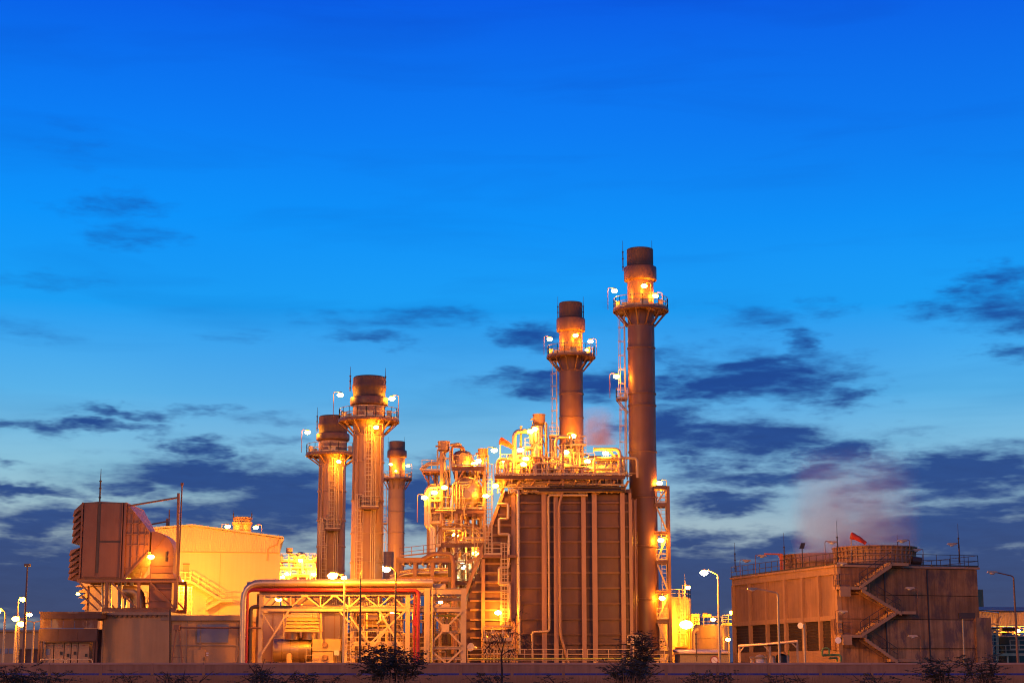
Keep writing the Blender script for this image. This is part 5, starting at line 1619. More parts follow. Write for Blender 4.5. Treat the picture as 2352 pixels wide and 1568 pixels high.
pipe('green_pipe', [rk(1885, 945, 1.0), rk(2180, 950, 1.0)], .08, 'yellow_green', 'thin yellow-green pipe crossing the right bay of the rack')
pipe('insulated_stub', [rk(1900, 868, .6), rk(2070, 862, .6)], .28, 'tank_cream', 'short fat cream pipe in the right bay of the rack', n=14)
random.seed(12)
rp2 = thing('rack_pipework', 'small pipes and cable trays along the rack beams', 'pipework', rk(1200, 1300))
for k in range(12):
    zy = random.choice((735, 728, 860, 868, 876)); dy = random.uniform(.5, 3.6)
    a, b = sorted((random.uniform(345, 1100), random.uniform(1000, 2150)))
    MB().tube([rk(a, zy, dy), rk(b, zy, dy)], random.choice((.06, .09, .13)), 8).build('pipe', random.choice(('alu_dull', 'steel_tan', 'galv', 'tank_cream')), rp2)
for k in range(16):
    zx = random.uniform(1700, 2180) if k % 2 else random.uniform(1150, 1660); dy = random.uniform(1, 6)
    y0, y1 = sorted((random.uniform(740, 1000), random.uniform(950, 1380)))
    MB().tube(rounded([rk(zx, y1, dy), rk(zx, y0, dy), rk(zx + random.uniform(-90, 90), y0, dy)], .4, 3), random.choice((.06, .09, .14)), 7).build('pipe', random.choice(('alu_dull', 'steel_tan', 'galv', 'tank_cream', 'steel_brown')), rp2)

for k in range(52):
    zx = random.uniform(1100, 2180); zy = random.uniform(760, 1340); dy = random.uniform(.6, 5)
    L_ = random.uniform(60, 260)
    r = random.choice((.035, .05, .07, .1))
    mm = random.choice(('alu_dull', 'steel_tan', 'galv', 'tank_cream', 'steel_brown'))
    if k % 2:
        MB().tube([rk(zx, zy, dy), rk(min(2190, zx + L_), zy, dy)], r, 6).build('pipe', mm, rp2)
    else:
        MB().tube([rk(zx, zy, dy), rk(zx, min(1390, zy + L_), dy)], r, 6).build('pipe', mm, rp2)
for (xa, xb, zy, dy) in ((1170, 1640, 1080, 3), (1170, 1640, 1330, 2), (1700, 1850, 1000, 2), (1900, 2180, 1100, 3), (1900, 2180, 800, 2), (460, 540, 1150, 4), (1700, 1850, 1250, 2)):
    railing([rk(xa, zy, dy), rk(xb, zy, dy)], 1.05, 1.0, .03).build('railing', 'galv', rp2)
    MB().bar(rk(xa, zy + 4, dy), rk(xb, zy + 4, dy), .5, .1).build('catwalk', 'steel_tan', rp2)

# gas turbine package behind the rack
GY = 172.0
gt = lambda zx, zy, dy=0.0: at(516.8 + .24944 * zx, 1177.1 + .24944 * zy, GY + dy)
ex = thing('turbine_casing', 'shiny silver horizontal turbine casing with flange rings low behind the rack', 'turbine', gt(620, 1400))
ca, cb_ = gt(456, 1262, 2), gt(700, 1262, 2)
R_ = (gt(456, 1150, 2).z - gt(456, 1375, 2).z) / 2
MB().tube([ca, cb_], R_, 36).build('barrel', 'aluminium', ex)
for zx, k in ((703, 1.03), (722, 1.07), (745, 1.07), (768, 1.05), (790, 1.0)):
    c = gt(zx, 1262, 2)
    MB().tube([c - Vector((.14, 0, 0)), c + Vector((.14, 0, 0))], R_ * k, 36).build('flange', 'alu_dull', ex)
for zx in (535, 612):
    c = gt(zx, 1262, 2)
    MB().tube([c - Vector((.03, 0, 0)), c + Vector((.03, 0, 0))], R_ * 1.015, 36).build('seam', 'alu_dull', ex)
MB().prism([(gt(572, 1390, 0).x, 0), (gt(612, 1390, 0).x, 0), (gt(612, 1390, 0).x, gt(600, 1305).z), (gt(592, 1390, 0).x, gt(600, 1290).z), (gt(570, 1390, 0).x, gt(600, 1300).z)], GY - .3, GY + .4).build('support_foot', 'tank_cream', ex)
gb = thing('generator_enclosure', 'square cream machine enclosure with round caps right of the silver turbine casing', 'machine', gt(930, 1400))
MB().box(gt(800, 1270).x, gt(1055, 1270).x, GY + .4, GY + 4, gt(800, 1274).z + .03, gt(800, 1160).z).build('upper_box', 'tank_cream', gb)
MB().box(gt(800, 1270).x, gt(992, 1270).x, GY + .5, GY + 4, 0, gt(800, 1280).z).build('lower_box', 'tank_cream', gb)
for zy in (1210, 1328):
    c = gt(915, zy)
    MB().tube([(c.x, GY + .2, c.z), (c.x, GY + .45, c.z)], .27, 18).build('round_cap', 'stack_light', gb)
MB().box(gt(897, 1270).x - .03, gt(897, 1270).x + .03, GY + .36, GY + .398, gt(0, 1272).z, gt(0, 1163).z).build('joint', 'tan_panel', gb)
MB().box(gt(1005, 1300).x, gt(1048, 1300).x, GY - .1, GY + .35, gt(0, 1310).z, gt(0, 1265).z).build('junction_box', 'sign_white', gb)
railing([gt(745, 1385, -.6), gt(870, 1385, -.6)], 1.5, 1.0).build('railing', 'galv', gb)
lo_ = thing('louvred_hood', 'sloping cream louvred hood standing on two silver cylinders behind the rack', 'hood', gt(715, 1160))
for k in range(5):
    ya, yb = 935 + 31 * k, 963 + 31 * k
    e0, e1 = k * 4, (k + 1) * 4
    MB().hull([(gt(572 - e1, yb).x, GY - .25, gt(0, yb).z), (gt(852 + e1, yb).x, GY - .25, gt(0, yb).z), (gt(852 + e1, yb).x, GY + 3, gt(0, yb).z), (gt(572 - e1, yb).x, GY + 3, gt(0, yb).z)],
              [(gt(574 - e0, ya).x, GY, gt(0, ya).z), (gt(850 + e0, ya).x, GY, gt(0, ya).z), (gt(850 + e0, ya).x, GY + 3, gt(0, ya).z), (gt(574 - e0, ya).x, GY + 3, gt(0, ya).z)]).build('slat', 'tank_cream', lo_)
for zx in (540, 885):
    MB().bar(gt(zx, 1160, -.3), gt(zx, 925, -.3), .14).build('post', 'steel_tan', lo_)
MB().bar(gt(540, 1088, -.3), gt(888, 1088, -.3), .14).build('beam', 'steel_tan', lo_)
for zx in (618, 782):
    c = gt(zx, 1130, 1.6)
    MB().lathe(c.x, c.y, [(.75, gt(0, 1165).z), (.75, gt(0, 1096).z)], 24).build('cylinder', 'aluminium', lo_)
ut = thing('air_duct', 'fat tan horizontal cylinder duct glimpsed through the rack truss', 'duct', gt(720, 800))
MB().tube([gt(590, 798, 2), gt(850, 798, 2)], 1.35, 30).build('barrel', 'stack_light', ut)
MB().tube([gt(640, 798, 2), gt(648, 798, 2)], 1.4, 30).build('band', 'tan_panel', ut)
MB().box(gt(600, 800).x, gt(840, 800).x, GY + 1, GY + 3, gt(0, 930).z, gt(0, 850).z).build('plenum', 'tank_cream', ut)
du = thing('exhaust_diffuser', 'big brown exhaust duct box behind the right half of the rack', 'duct', gt(1340, 1100))
MB().hull([(gt(1168, 1075).x, GY + 1, gt(0, 1078).z), (gt(1500, 1075).x, GY + 1, gt(0, 1078).z), (gt(1500, 1075).x, GY + 6, gt(0, 1078).z), (gt(1168, 1075).x, GY + 6, gt(0, 1078).z)],
          [(gt(1185, 1000).x, GY + .6, gt(0, 905).z), (gt(1470, 1000).x, GY + .6, gt(0, 905).z), (gt(1470, 1000).x, GY + 6, gt(0, 905).z), (gt(1185, 1000).x, GY + 6, gt(0, 905).z)]).build('box', 'casing', du)
for zy in (935, 985, 1040):
    MB().bar(gt(1165, zy, .5), gt(1505, zy, .5), .18, .2).build('rib', 'buckstay', du)
MB().tube([gt(1180, 985, .7), gt(1480, 985, .7)], .55, 18).build('roller', 'alu_dull', du)
for zx in (1180, 1300, 1420, 1490):
    MB().bar(gt(zx, 1400, 1.2), gt(zx, 1080, 1.2), .3).build('leg', 'steel_tan', du)
# pale back wall of the turbine bay
bkw = thing('turbine_bay', 'pale turbine bay wall behind the rack between hall and boiler', 'building', (gt(1000, 1300).x, 186, 0))
bq = lambda zx, zy: at(516.8 + .24944 * zx, 1177.1 + .24944 * zy, 180.0)
MB().box(bq(345, 1000).x, bq(1060, 1000).x, 180, 188, 0, bq(0, 925).z).build('wall', 'cream_wall', bkw)
for k in range(8):
    x = bq(345 + 95 * k, 1000).x
    MB().box(x - .05, x + .05, 179.93, 179.998, .1, bq(0, 930).z).build('joint', 'tan_panel', bkw)
MB().box(bq(1100, 1000).x, bq(2210, 1000).x, 183, 190, 0, bq(0, 1100).z).build('low_wall', 'casing', bkw)
MB().box(bq(340, 1000).x, bq(1065, 1000).x, 179.7, 188.2, bq(0, 925).z + .002, bq(0, 915).z).build('coping', 'tan_panel', bkw)
for k in range(9):
    x = bq(1130 + 60 * k, 1000).x
    MB().box(x - .4, x + .4, 181.6, 182.6, 0, bq(0, 1180 + 40 * (k % 3)).z).build('machine_block', ('tan_panel', 'stack_light', 'tank_cream')[k % 3], bkw)

# lamps of this area
lamp(763.7, 1319.5, 160.5, 'brightest street lamp blazing over the pipe rack before the twin stacks', 'bulb_big', street=1.1, size=.44, group=None)
lamp(887.7, 1305, 159.0, 'lit street lamp with its arm pointing left before the dark pipe bridge', 'bulb_big', street=.85, size=.36, group=None, mt='steel_dark')
lamp(790, 1324, 176, 'smaller lit lamp just right of the brightest street lamp', 'bulb_bay', post=1.5, side=-1, size=.28)
lamp(640, 1373, 184.0, 'lit lamp in front of the right corner of the cream hall above the rack walkway', 'bulb_super', post=4.0, side=1, size=.34)
lamp(900, 1402, 169, 'small lamp under the rack beam above the turbine machinery', 'bulb_big', post=.8, side=1, size=.24)
lamp(700, 1398, 168.2, 'lamp under the rack walkway above the louvred hood', 'bulb_big', post=.8, side=1, size=.26)
lamp(1012, 1380, 171, 'small lamp in the right bay of the pipe rack', 'bulb_big', post=.8, side=1, size=.2)
pm_ = tag(MB().tube([Vector((xof(828.6, 1400, 158), 158, 0)), at(828.6, 1311, 158)], [.11, .06], 8).build('pole', 'steel_dark'), 'plain thin black pole without a lamp in front of the pipe rack', 'pole')

# ------------------------------------------------------------------ left edge: street lamps, mast, far buildings
lamp(53, 1374, 190, 'lit street lamp on a tall pole left of the switchgear shelter, highest of the cluster', 'bulb_mid', street=-.5, size=.36, group='street lamps at the left edge')
lamp(36, 1418, 170, 'lit street lamp with short pole at the far left, left of the closest pair', 'bulb_mid', street=.4, size=.36, group='street lamps at the left edge')
lamp(49, 1430, 163, 'lit street lamp at the far left, right and lower of the closest pair', 'bulb_small', street=-.5, size=.36, group='street lamps at the left edge')
lamp(68, 1409, 185, 'small lit street lamp nearest the switchgear shelter', 'bulb_mid', street=-.35, size=.3, group='street lamps at the left edge')
lamp(-6, 1400, 160, 'street lamp pole with curved arm cut by the left picture edge', 'bulb_mid', street=.72, size=.34, group='street lamps at the left edge')
ml = thing('street_lamp', 'unlit twin-arm pale street lamp beside the switchgear shelter', 'street lamp', (xof(76, 1470, 180), 180, 0))
x = xof(76, 1470, 180)
MB().tube([(x, 180, 0), (x, 180, zof(1430, 180))], [.13, .08], 8).build('pole', 'galv', ml)
for s in (-1, 1):
    MB().tube(rounded([(x, 180, zof(1432, 180)), (x, 180, zof(1428, 180)), (x + s * .9, 180, zof(1424, 180))], .25), .06, 6).build('arm', 'galv', ml)
    child('lamp_head', HEAD_ME, ml, Vector((x + s * 1.3, 180, zof(1424, 180))) - ORG[ml.name])
mst = thing('camera_mast', 'tall thin dark mast with a small head at the far left', 'mast', (xof(55, 1500, 158), 158, 0))
x = xof(58, 1400, 158)
MB().tube([(x, 158, 0), (x, 158, zof(1300, 158))], [.12, .07], 8).build('pole', 'steel_brown', mst)
MB().box(x - .25, x + .25, 157.8, 158.2, zof(1300, 158) + .002, zof(1294, 158)).build('head', 'steel_brown', mst)
fb = thing('far_building', 'low distant tan building at the far left behind the street lamps', 'building', (xof(40, 1480, 300), 305, 0))
MB().box(xof(-60, 1480, 300), xof(88, 1480, 300), 300, 312, 0, zof(1450, 300)).build('wall', 'tan_panel', fb)
MB().box(xof(-64, 1480, 300), xof(92, 1480, 300), 299.5, 312.5, zof(1450, 300) + .002, zof(1446, 300)).build('roof', 'grey_panel', fb)
for k in range(7):
    xw = xof(-20 + 16 * k, 1480, 300)
    MB().box(xw - .5, xw + .5, 299.9, 299.998, zof(1500, 300), zof(1488, 300)).build('window', 'blue_glass', fb)
fb2 = thing('far_shed', 'darker low shed in front of the distant tan building', 'building', (xof(60, 1500, 260), 262, 0))
MB().box(xof(38, 1500, 260), xof(96, 1500, 260), 260, 266, 0, zof(1490, 260)).build('wall', 'rust_dark', fb2)
MB().box(xof(36, 1500, 260), xof(98, 1500, 260), 259.5, 266.5, zof(1490, 260) + .002, zof(1486, 260)).build('roof', 'grey_panel', fb2)
# ------------------------------------------------------------------ tanks between chimney and cooling tower
def tank(px0, px1, py0, Y, label, rail_py=None):
    xa, xb = xof(px0, 1450, Y), xof(px1, 1450, Y)
    x, r = (xa + xb) / 2, (xb - xa) / 2
    z = zof(py0, Y)
    root = thing('storage_tank', label, 'tank', (x, Y, 0))
    MB().lathe(x, Y, [(r, 0), (r, z), (r * .98, z + .05), (.01, z + .35)], 48).build('shell', 'tank_cream', root)
    for k in range(1, 5):
        zz_ = z * k / 5
        MB().lathe(x, Y, [(r + .002, zz_ - .04), (r + .03, zz_ - .03), (r + .03, zz_ + .03), (r + .002, zz_ + .04)], 48).build('weld_band', 'tank_cream', root)
    k = 22
    railing([(x + (r - .1) * math.cos(2 * PI * i / k), Y + (r - .1) * math.sin(2 * PI * i / k), z + .03) for i in range(k)], 1.1, 4, closed=True).build('railing', 'galv', root)
    return root, x, r, z


T1Y = 226.0
t1, tx1, tr1, tz1 = tank(1500, 1589, 1375, T1Y, 'tall cream storage tank right of the tallest chimney with a floodlit ladder')
ladder((tx1 + 1.0, T1Y - tr1 - .25, zof(1484, T1Y - 4)), (tx1 + 1.0, T1Y - tr1 - .25, tz1 + 1), .6, cage=True).build('ladder', 'galv', t1)
for dx in (1.5, 1.75, 2.0):
    MB().tube([(tx1 + dx, T1Y - math.sqrt(max(.1, tr1 ** 2 - dx ** 2)) - .15, 0), (tx1 + dx, T1Y - math.sqrt(max(.1, tr1 ** 2 - dx ** 2)) - .15, tz1)], .05, 6).build('conduit', 'galv', t1)
MB().box(tx1 + .1, tx1 + 1.6, T1Y - tr1 - 1.0, T1Y - tr1 + .3, zof(1486, 222), zof(1484, 222)).build('landing', 'steel_brown', t1)
T2Y = 218.0
t2, tx2, tr2, tz2 = tank(1590, 1676, 1438, T2Y, 'shorter wide cream storage tank beside the cooling tower')
pipe('tank_pipe', [(tx2 - 2.4, T2Y - tr2 - .3, 0), (tx2 - 2.4, T2Y - tr2 - .3, tz2 - .6), (tx2 - 1.8, T2Y - tr2 + .4, tz2 - .4)], .2, 'tank_cream', 'cream pipe bending over the top of the shorter tank', R=.4)
tb = thing('pump_house', 'narrow cream block standing between the two storage tanks', 'building', (xof(1600, 1450, 222), 224, 0))
MB().box(xof(1590, 1450, 222), xof(1607, 1450, 222), 222, 226, 0, zof(1411, 222)).build('wall', 'tank_cream', tb)
MB().box(xof(1589, 1450, 222), xof(1608, 1450, 222), 221.8, 226.2, zof(1411, 222) + .002, zof(1409, 222)).build('roof', 'tan_panel', tb)
ws = thing('windsock', 'pale hanging windsock on a pole above the shorter tank', 'windsock', (xof(1616, 1425, 214), 214, zof(1436, 214)))
MB().tube([at(1616, 1437, 214), at(1616, 1411, 214)], .05, 6).build('pole', 'galv', ws)
MB().tube([at(1614, 1411, 214), at(1622, 1411.5, 214), at(1633, 1412.5, 214)], [.32, .28, .2], 12).build('sock', 'tank_cream', ws)
tpl = thing('tank_gallery', 'small bright railed gallery at the right of the shorter tank', 'platform', at(1672, 1436, 212))
MB().box(xof(1659, 1436, 212), xof(1687, 1436, 212), 211, 213, zof(1436, 212), zof(1433, 212)).build('deck', 'steel_tan', tpl)
railing([at(1659, 1433, 211.1), at(1687, 1433, 211.1)], 1.1, .7).build('railing', 'galv', tpl)
for px in (1661, 1673, 1685):
    MB().bar(at(px, 1437, 212), Vector((xof(px, 1437, 212), 212, 0)), .14).build('leg', 'galv', tpl)
rod(1573.5, 1316, 1362, T1Y - 2, 'thin mast on the tall cream tank', name='lamp_mast', r=.06, m='galv', cat='mast')
lamp(1580, 1347, T1Y - 3.6, 'lit lamp on top of the tall cream storage tank', 'bulb_mid', post=1.4, side=-1, size=.34)
lamp(1576, 1432, T1Y - 5.6, 'blinding floodlight halfway down the tall cream tank', 'bulb_mid', post=1.0, side=1, size=.85)
lamp(1638, 1420, T2Y - 5.0, 'lit lamp above the middle of the shorter tank', 'bulb_mid', post=1.2, side=1, size=.32)
lamp(1681.6, 1404, 210, 'lit lamp over the small gallery beside the cooling tower', 'bulb_mid', post=1.8, side=1, size=.34)
lamp(1672, 1466, 209, 'glowing lamp low between shorter tank and cooling tower', 'bulb_mid', post=1.0, side=-1, size=.3)
lamp(1617, 1313, 161, 'lit street lamp with arm pointing left before the storage tanks', 'bulb_flood', street=1.25, size=.36, group=None)
rod(1600, 1417, 1518, 170, 'thin dark post with small head in front of the storage tanks', name='thin_post', r=.06, cat='post')
sh = thing('low_shed', 'low shed with flat pale roof in front of the storage tanks', 'shed', (xof(1617, 1510, 182), 185, 0))
MB().box(xof(1562, 1510, 182), xof(1674, 1510, 182), 182, 188, 0, zof(1500, 182)).build('wall', 'shed_sheet', sh)
MB().hull([(xof(1558, 1500, 182), 181.5, zof(1500, 182) + .002), (xof(1676, 1500, 182), 181.5, zof(1500, 182) + .002), (xof(1676, 1500, 182), 188.4, zof(1500, 182) + .25), (xof(1558, 1500, 182), 188.4, zof(1500, 182) + .25)],
          [(xof(1558, 1500, 182), 181.5, zof(1500, 182) + .12), (xof(1676, 1500, 182), 181.5, zof(1500, 182) + .12), (xof(1676, 1500, 182), 188.4, zof(1500, 182) + .5), (xof(1558, 1500, 182), 188.4, zof(1500, 182) + .5)]).build('roof', 'tank_cream', sh)
for k in range(30):
    x = xof(1562, 1510, 182) + (k + .5) * (xof(1674, 1510, 182) - xof(1562, 1510, 182)) / 30
    MB().box(x - .03, x + .03, 181.94, 181.998, .1, zof(1501, 182)).build('cladding_rib', 'shed_sheet', sh)
sn = thing('round_sign', 'small round red-ringed prohibition sign on the low shed', 'sign', at(1641, 1520, 181.2))
c = at(1641, 1515, 181.2)
for rr, dy, m in ((.42, .02, 'red_paint'), (.32, -.01, 'sign_white')):
    MB().tube([c + Vector((0, dy, 0)), c + Vector((0, dy - .02, 0))], rr, 24).build('disc' if m == 'sign_white' else 'ring', m, sn)
MB().bar(c + Vector((-.2, -.045, .2)), c + Vector((.2, -.045, -.2)), .08, .02).build('slash', 'red_paint', sn)
MB().tube([Vector((c.x, 181.3, 0)), c + Vector((0, .1, 0))], .04, 6).build('post', 'galv', sn)

# ------------------------------------------------------------------ cooling tower
CA = math.radians(17)
C0 = at(1926, 1400, 170.0); C0.z = 0
da = Vector((-math.sin(CA), math.cos(CA), 0)); db = Vector((math.cos(CA), math.sin(CA), 0))
LA, LB = 24.6, 15.2
CZ = zof(1299, 170)
ct = thing('cooling_tower', 'large weathered concrete cooling tower block with stairs at the right', 'cooling tower', C0 + da * 12 + db * 7)


def cb(a0, a1, b0, b1, z0, z1):
    """box in the tower's own axes: a along the long side, b along the end wall (b outward is negative on the left face)"""
    lo = [C0 + da * a + db * b + Vector((0, 0, z0)) for a, b in ((a0, b0), (a0, b1), (a1, b1), (a1, b0))]
    hi = [p + Vector((0, 0, z1 - z0)) for p in lo]
    return MB().hull(lo, hi)


def ctz(py, d=170):
    return zof(py, d)


z_split, z_base = ctz(1418), ctz(1492)
cb(.35, LA - .05, .35, LB, 0, CZ - .1).build('core', 'concrete_dark', ct)
cb(-.15, LA + .2, -.15, LB + .2, CZ - .08, CZ + .12).build('roof_slab', 'concrete_light', ct)
cb(0, LA, 0, .348, CZ - .75, CZ - .09).build('cornice_beam', 'concrete_light', ct)
cb(0, LA, -.02, .347, z_split - .22, z_split + .25).build('belt_beam', 'concrete_light', ct)
cb(0, LA, -.05, .349, 0, z_base).build('plinth', 'concrete', ct)
bays = [0, 4.0, 7.6, 11.6, 16.0, 20.2, 24.4]
for i, a in enumerate(bays):
    w = .30 if i not in (3,) else .42
    cb(max(0, a - w / 2), min(LA, a + w / 2) if i else .45, -.10, .346, z_base + .002, CZ - .76).build('column', 'concrete_light', ct)
for i, (a, b) in enumerate(zip(bays, bays[1:])):
    cb(a + .2, b - .2, .20, .344, z_split + .255, CZ - .755).build('wall_panel', 'concrete', ct)
    n = 9
    zz0, zz1 = z_base + .05, z_split - .23
    for k in range(n):
        z0 = zz0 + (zz1 - zz0) * k / n
        cb(a + (.22 if i else 1.3), b - .22, .22 + .03 * (k % 2), .34, z0 + .012, zz0 + (zz1 - zz0) * (k + 1) / n - .012).build('louvre_blade', 'louvre', ct)
cb(.46, 1.25, -.25, .343, z_base + .002, z_split - .1).build('corner_block', 'concrete_dark', ct)
# end wall: poured lifts and panels
lifts = [(0, ctz(1487)), (ctz(1487), ctz(1420)), (ctz(1420), ctz(1364)), (ctz(1364), CZ - .1)]
cuts = [0, 5.0, 9.6, LB]
for i, (z0, z1) in enumerate(lifts):
    for j, (b0, b1) in enumerate(zip(cuts, cuts[1:])):
        mm = 'concrete_patch' if (i < 2 and j > 0) or (i == 0) else 'concrete_dark'
        off = .0 + .012 * ((i + j) % 2)
        cb(off, .348, b0 + .03 if j else .36, b1 - .03, z0 + .03, z1 - .03).build('wall_panel', mm, ct)
cb(-.3, 4.0, LB - .6, LB + 1.1, 0, ctz(1414)).build('side_block', 'concrete_patch', ct)
cb(3.0, 4.5, LB + .02, LB + 2.4, ctz(1385), ctz(1344)).build('fan_box', 'concrete_light', ct)
for b in (4.98, 9.6):
    cb(-.08, -.005, b - .05, b + .05, .1, CZ - .2).build('downpipe', 'steel_dark', ct)
cb(-.1, -.02, LB * .36, LB - .4, ctz(1489), ctz(1487.6)).build('pipe', 'concrete_patch', ct)
zt = CZ + .12
P4 = [C0 + da * a + db * b + Vector((0, 0, zt)) for a, b in ((-.05, LB + .1), (-.05, 0), (LA + .1, 0))]
for a, b in zip(P4, P4[1:]):
    railing([a, b], 1.15, 1.5, .03).build('railing', 'steel_dark', ct)
railing([P4[0], C0 + da * LA + db * (LB + .1) + Vector((0, 0, zt))], 1.15, 1.8, .03).build('railing', 'steel_dark', ct)


# fan stacks
def fan(a, b, R, h, label):
    c = C0 + da * a + db * b
    root = thing('fan_stack', label, 'fan stack', (c.x, c.y, zt))
    prof = [(R * 1.0, 0), (R * .975, h * .3), (R * .965, h * .55), (R * .98, h * .8), (R * 1.0, h)]
    N = 44
    mb = MB()
    w = PI / N * .93
    for (r, z) in prof:
        for s, ri in ((-1, 0), (1, 0), (1, -.08), (-1, -.08)):
            mb.v.append(((r + ri) * math.cos(s * w), (r + ri) * math.sin(s * w), z))
    for i in range(len(prof) - 1):
        for j in range(4):
            k = (j + 1) % 4
            mb.f.append((i * 4 + j, i * 4 + k, (i + 1) * 4 + k, (i + 1) * 4 + j)); mb.sm.append(False)
    mb.f += [(3, 2, 1, 0), tuple(len(mb.v) - 4 + q_ for q_ in range(4))]; mb.sm += [False, False]
    me = mb.mesh('stave', 'fan_wood')
    for k in range(N):
        child('stave', me, root, (0, 0, 0), (0, 0, 2 * PI * k / N))
    rb = MB()
    for t in (0, 1, 2, 3):
        pass
    for zz_, rr in ((.06, 1.005), (h * .3, .985), (h * .57, .975), (h * .8, .99), (h - .05, 1.008)):
        MB().lathe(c.x, c.y, [(R * rr, zt + zz_ - .06), (R * rr + .15, zt + zz_ - .05), (R * rr + .15, zt + zz_ + .05), (R * rr, zt + zz_ + .06)], 64).build('hoop', 'fan_wood', root)
    rib = MB()
    rp_ = [(R * (r / R) + .03, z) for r, z in prof]
    for (ra, za), (rb_, zb) in zip(rp_, rp_[1:]):
        rib.bar((ra + .05, 0, za), (rb_ + .05, 0, zb), .10, .18)
    rme = rib.mesh('rib', 'fan_wood')
    for k in range(N):
        child('rib', rme, root, (0, 0, 0), (0, 0, 2 * PI * (k + .5) / N))
    MB().lathe(c.x, c.y, [(R * .955, zt + .2), (R * .94, zt + h * .5), (R * .955, zt + h - .02)], 64).build('liner', 'steel_dark', root)
    for k in range(6):
        a_ = PI * k / 3
        MB().bar((c.x, c.y, zt + h * .5), (c.x + R * .9 * math.cos(a_), c.y + R * .9 * math.sin(a_), zt + h * .52), .5, .05).build('blade', 'galv', root)
    MB().lathe(c.x, c.y, [(.001, zt + h * .3), (.5, zt + h * .35), (.5, zt + h * .58), (.001, zt + h * .62)], 16).build('hub', 'steel_dark', root)
    return root


fan(6.2, 7.4, 4.05, 2.15, 'nearer slatted round fan drum on the cooling tower roof')
fan(17.8, 7.4, 4.05, 2.15, 'further slatted round fan drum on the cooling tower roof')

# stairs on the end wall
ss = thing('concrete_staircase', 'zigzag concrete staircase climbing the end wall of the cooling tower', 'staircase', C0 + db * 5 - da * 1.5)


def cw(px, py, out):
    """point on the plane parallel to the end wall, OUT metres in front of it"""
    d = ray(px, py)
    o = C0 - da * out
    n_ = da
    s = (o - Vector((0, 0, CAMZ))).dot(Vector((n_.x, n_.y, 0))) / d.dot(Vector((n_.x, n_.y, 0)))
    return Vector((0, 0, CAMZ)) + d * s


zc8 = lambda x, y: (1636.5 + .30422 * x, 1148.4 + .30422 * y)


def cflight(xa, ya, xb, yb, out, n):
    a, b = cw(*zc8(xa, ya), out), cw(*zc8(xb, yb), out)
    wv = da * 1.1
    for o in (Vector((0, 0, 0)), wv):
        MB().hull([a + o - da * .06 - Vector((0, 0, .32)), a + o + da * .06 - Vector((0, 0, .32)), b + o + da * .06 - Vector((0, 0, .32)), b + o - da * .06 - Vector((0, 0, .32))],
                  [a + o - da * .06, a + o + da * .06, b + o + da * .06, b + o - da * .06]).build('stringer', 'concrete_light', ss)
    d = (b - a)
    run = Vector((d.x, d.y, 0)).length / n
    u = Vector((d.x, d.y, 0)).normalized()
    rise = abs(d.z) / n
    me = MB()
    pts = [Vector((0, 0, 0)), u * run, u * run + da * 1.0, da * 1.0]
    me.hull([p - Vector((0, 0, rise * .9)) for p in pts], pts)
    me = me.mesh('step', 'concrete_light')
    for i in range(n):
        p = a + u * (run * i) + da * .05
        p.z = a.z + d.z * (i + .5) / n + rise * .55
        child('step', me, ss, p - ORG[ss.name])
    mb = MB()
    k = max(3, n // 3)
    for i in range(k + 1):
        p = a.lerp(b, i / k) - da * .02
        mb.bar(p, p + Vector((0, 0, 1.15)), .06)
    mb.bar(a + Vector((0, 0, 1.15)) - da * .02, b + Vector((0, 0, 1.15)) - da * .02, .05)
    mb.bar(a + Vector((0, 0, .6)) - da * .02, b + Vector((0, 0, .6)) - da * .02, .04)
    mb.build('railing', 'steel_dark', ss)
    return a, b


OUT = 1.35
cflight(1110, 645, 1350, 480, OUT, 14)
cflight(1425, 845, 1125, 665, OUT, 16)
cflight(1120, 1010, 1385, 840, OUT, 14)
cflight(1400, 1210, 1150, 1035, OUT, 14)
for (xa, xb, y0, y1, lbl) in ((960, 1165, 648, 680, 0), (1380, 1535, 835, 860, 0), (970, 1165, 1012, 1045, 0), (1335, 1480, 470, 486, 0), (1345, 1560, 1195, 1212, 0)):
    a, b = cw(*zc8(xa, y0), OUT), cw(*zc8(xb, y0), OUT)
    zlo = cw(*zc8(xa, y1), OUT).z
    b.z = a.z
    A = [a - da * .02, b - da * .02, b + da * (OUT - .01), a + da * (OUT - .01)]
    B = [Vector((p.x, p.y, a.z - .28)) for p in A]
    MB().hull(B, A).build('landing', 'concrete_light', ss)
for (xa, xb, y0) in ((962, 1040, 648), (985, 1050, 1012)):
    a, b = cw(*zc8(xa, y0), OUT), cw(*zc8(xb, y0), OUT); b.z = a.z
    railing([a + da * (OUT - .1), a, b], 1.15, .6).build('railing', 'steel_brown', ss)
    c = cw(*zc8(xa, y0 + 33), OUT)
    MB().hull([a - da * .05 + Vector((0, 0, -.95)), b - da * .05 + Vector((0, 0, -.95)), b + da * .2 + Vector((0, 0, -.95)), a + da * .2 + Vector((0, 0, -.95))],
              [a - da * .05 + Vector((0, 0, -.03)), b - da * .05 + Vector((0, 0, -.03)), b + da * .2 + Vector((0, 0, -.03)), a + da * .2 + Vector((0, 0, -.03))]).build('parapet', 'concrete_light', ss)

# unlit lamps, rods and small things on and around the cooling tower
def roof_lamp(zx, zy, Y, z0, side, label):
    p = at(*zc8(zx, zy), Y)
    lamp(*zc8(zx, zy), Y, label, None, side=side, base=z0, group='unlit lamps on the cooling tower', name='roof_lamp')


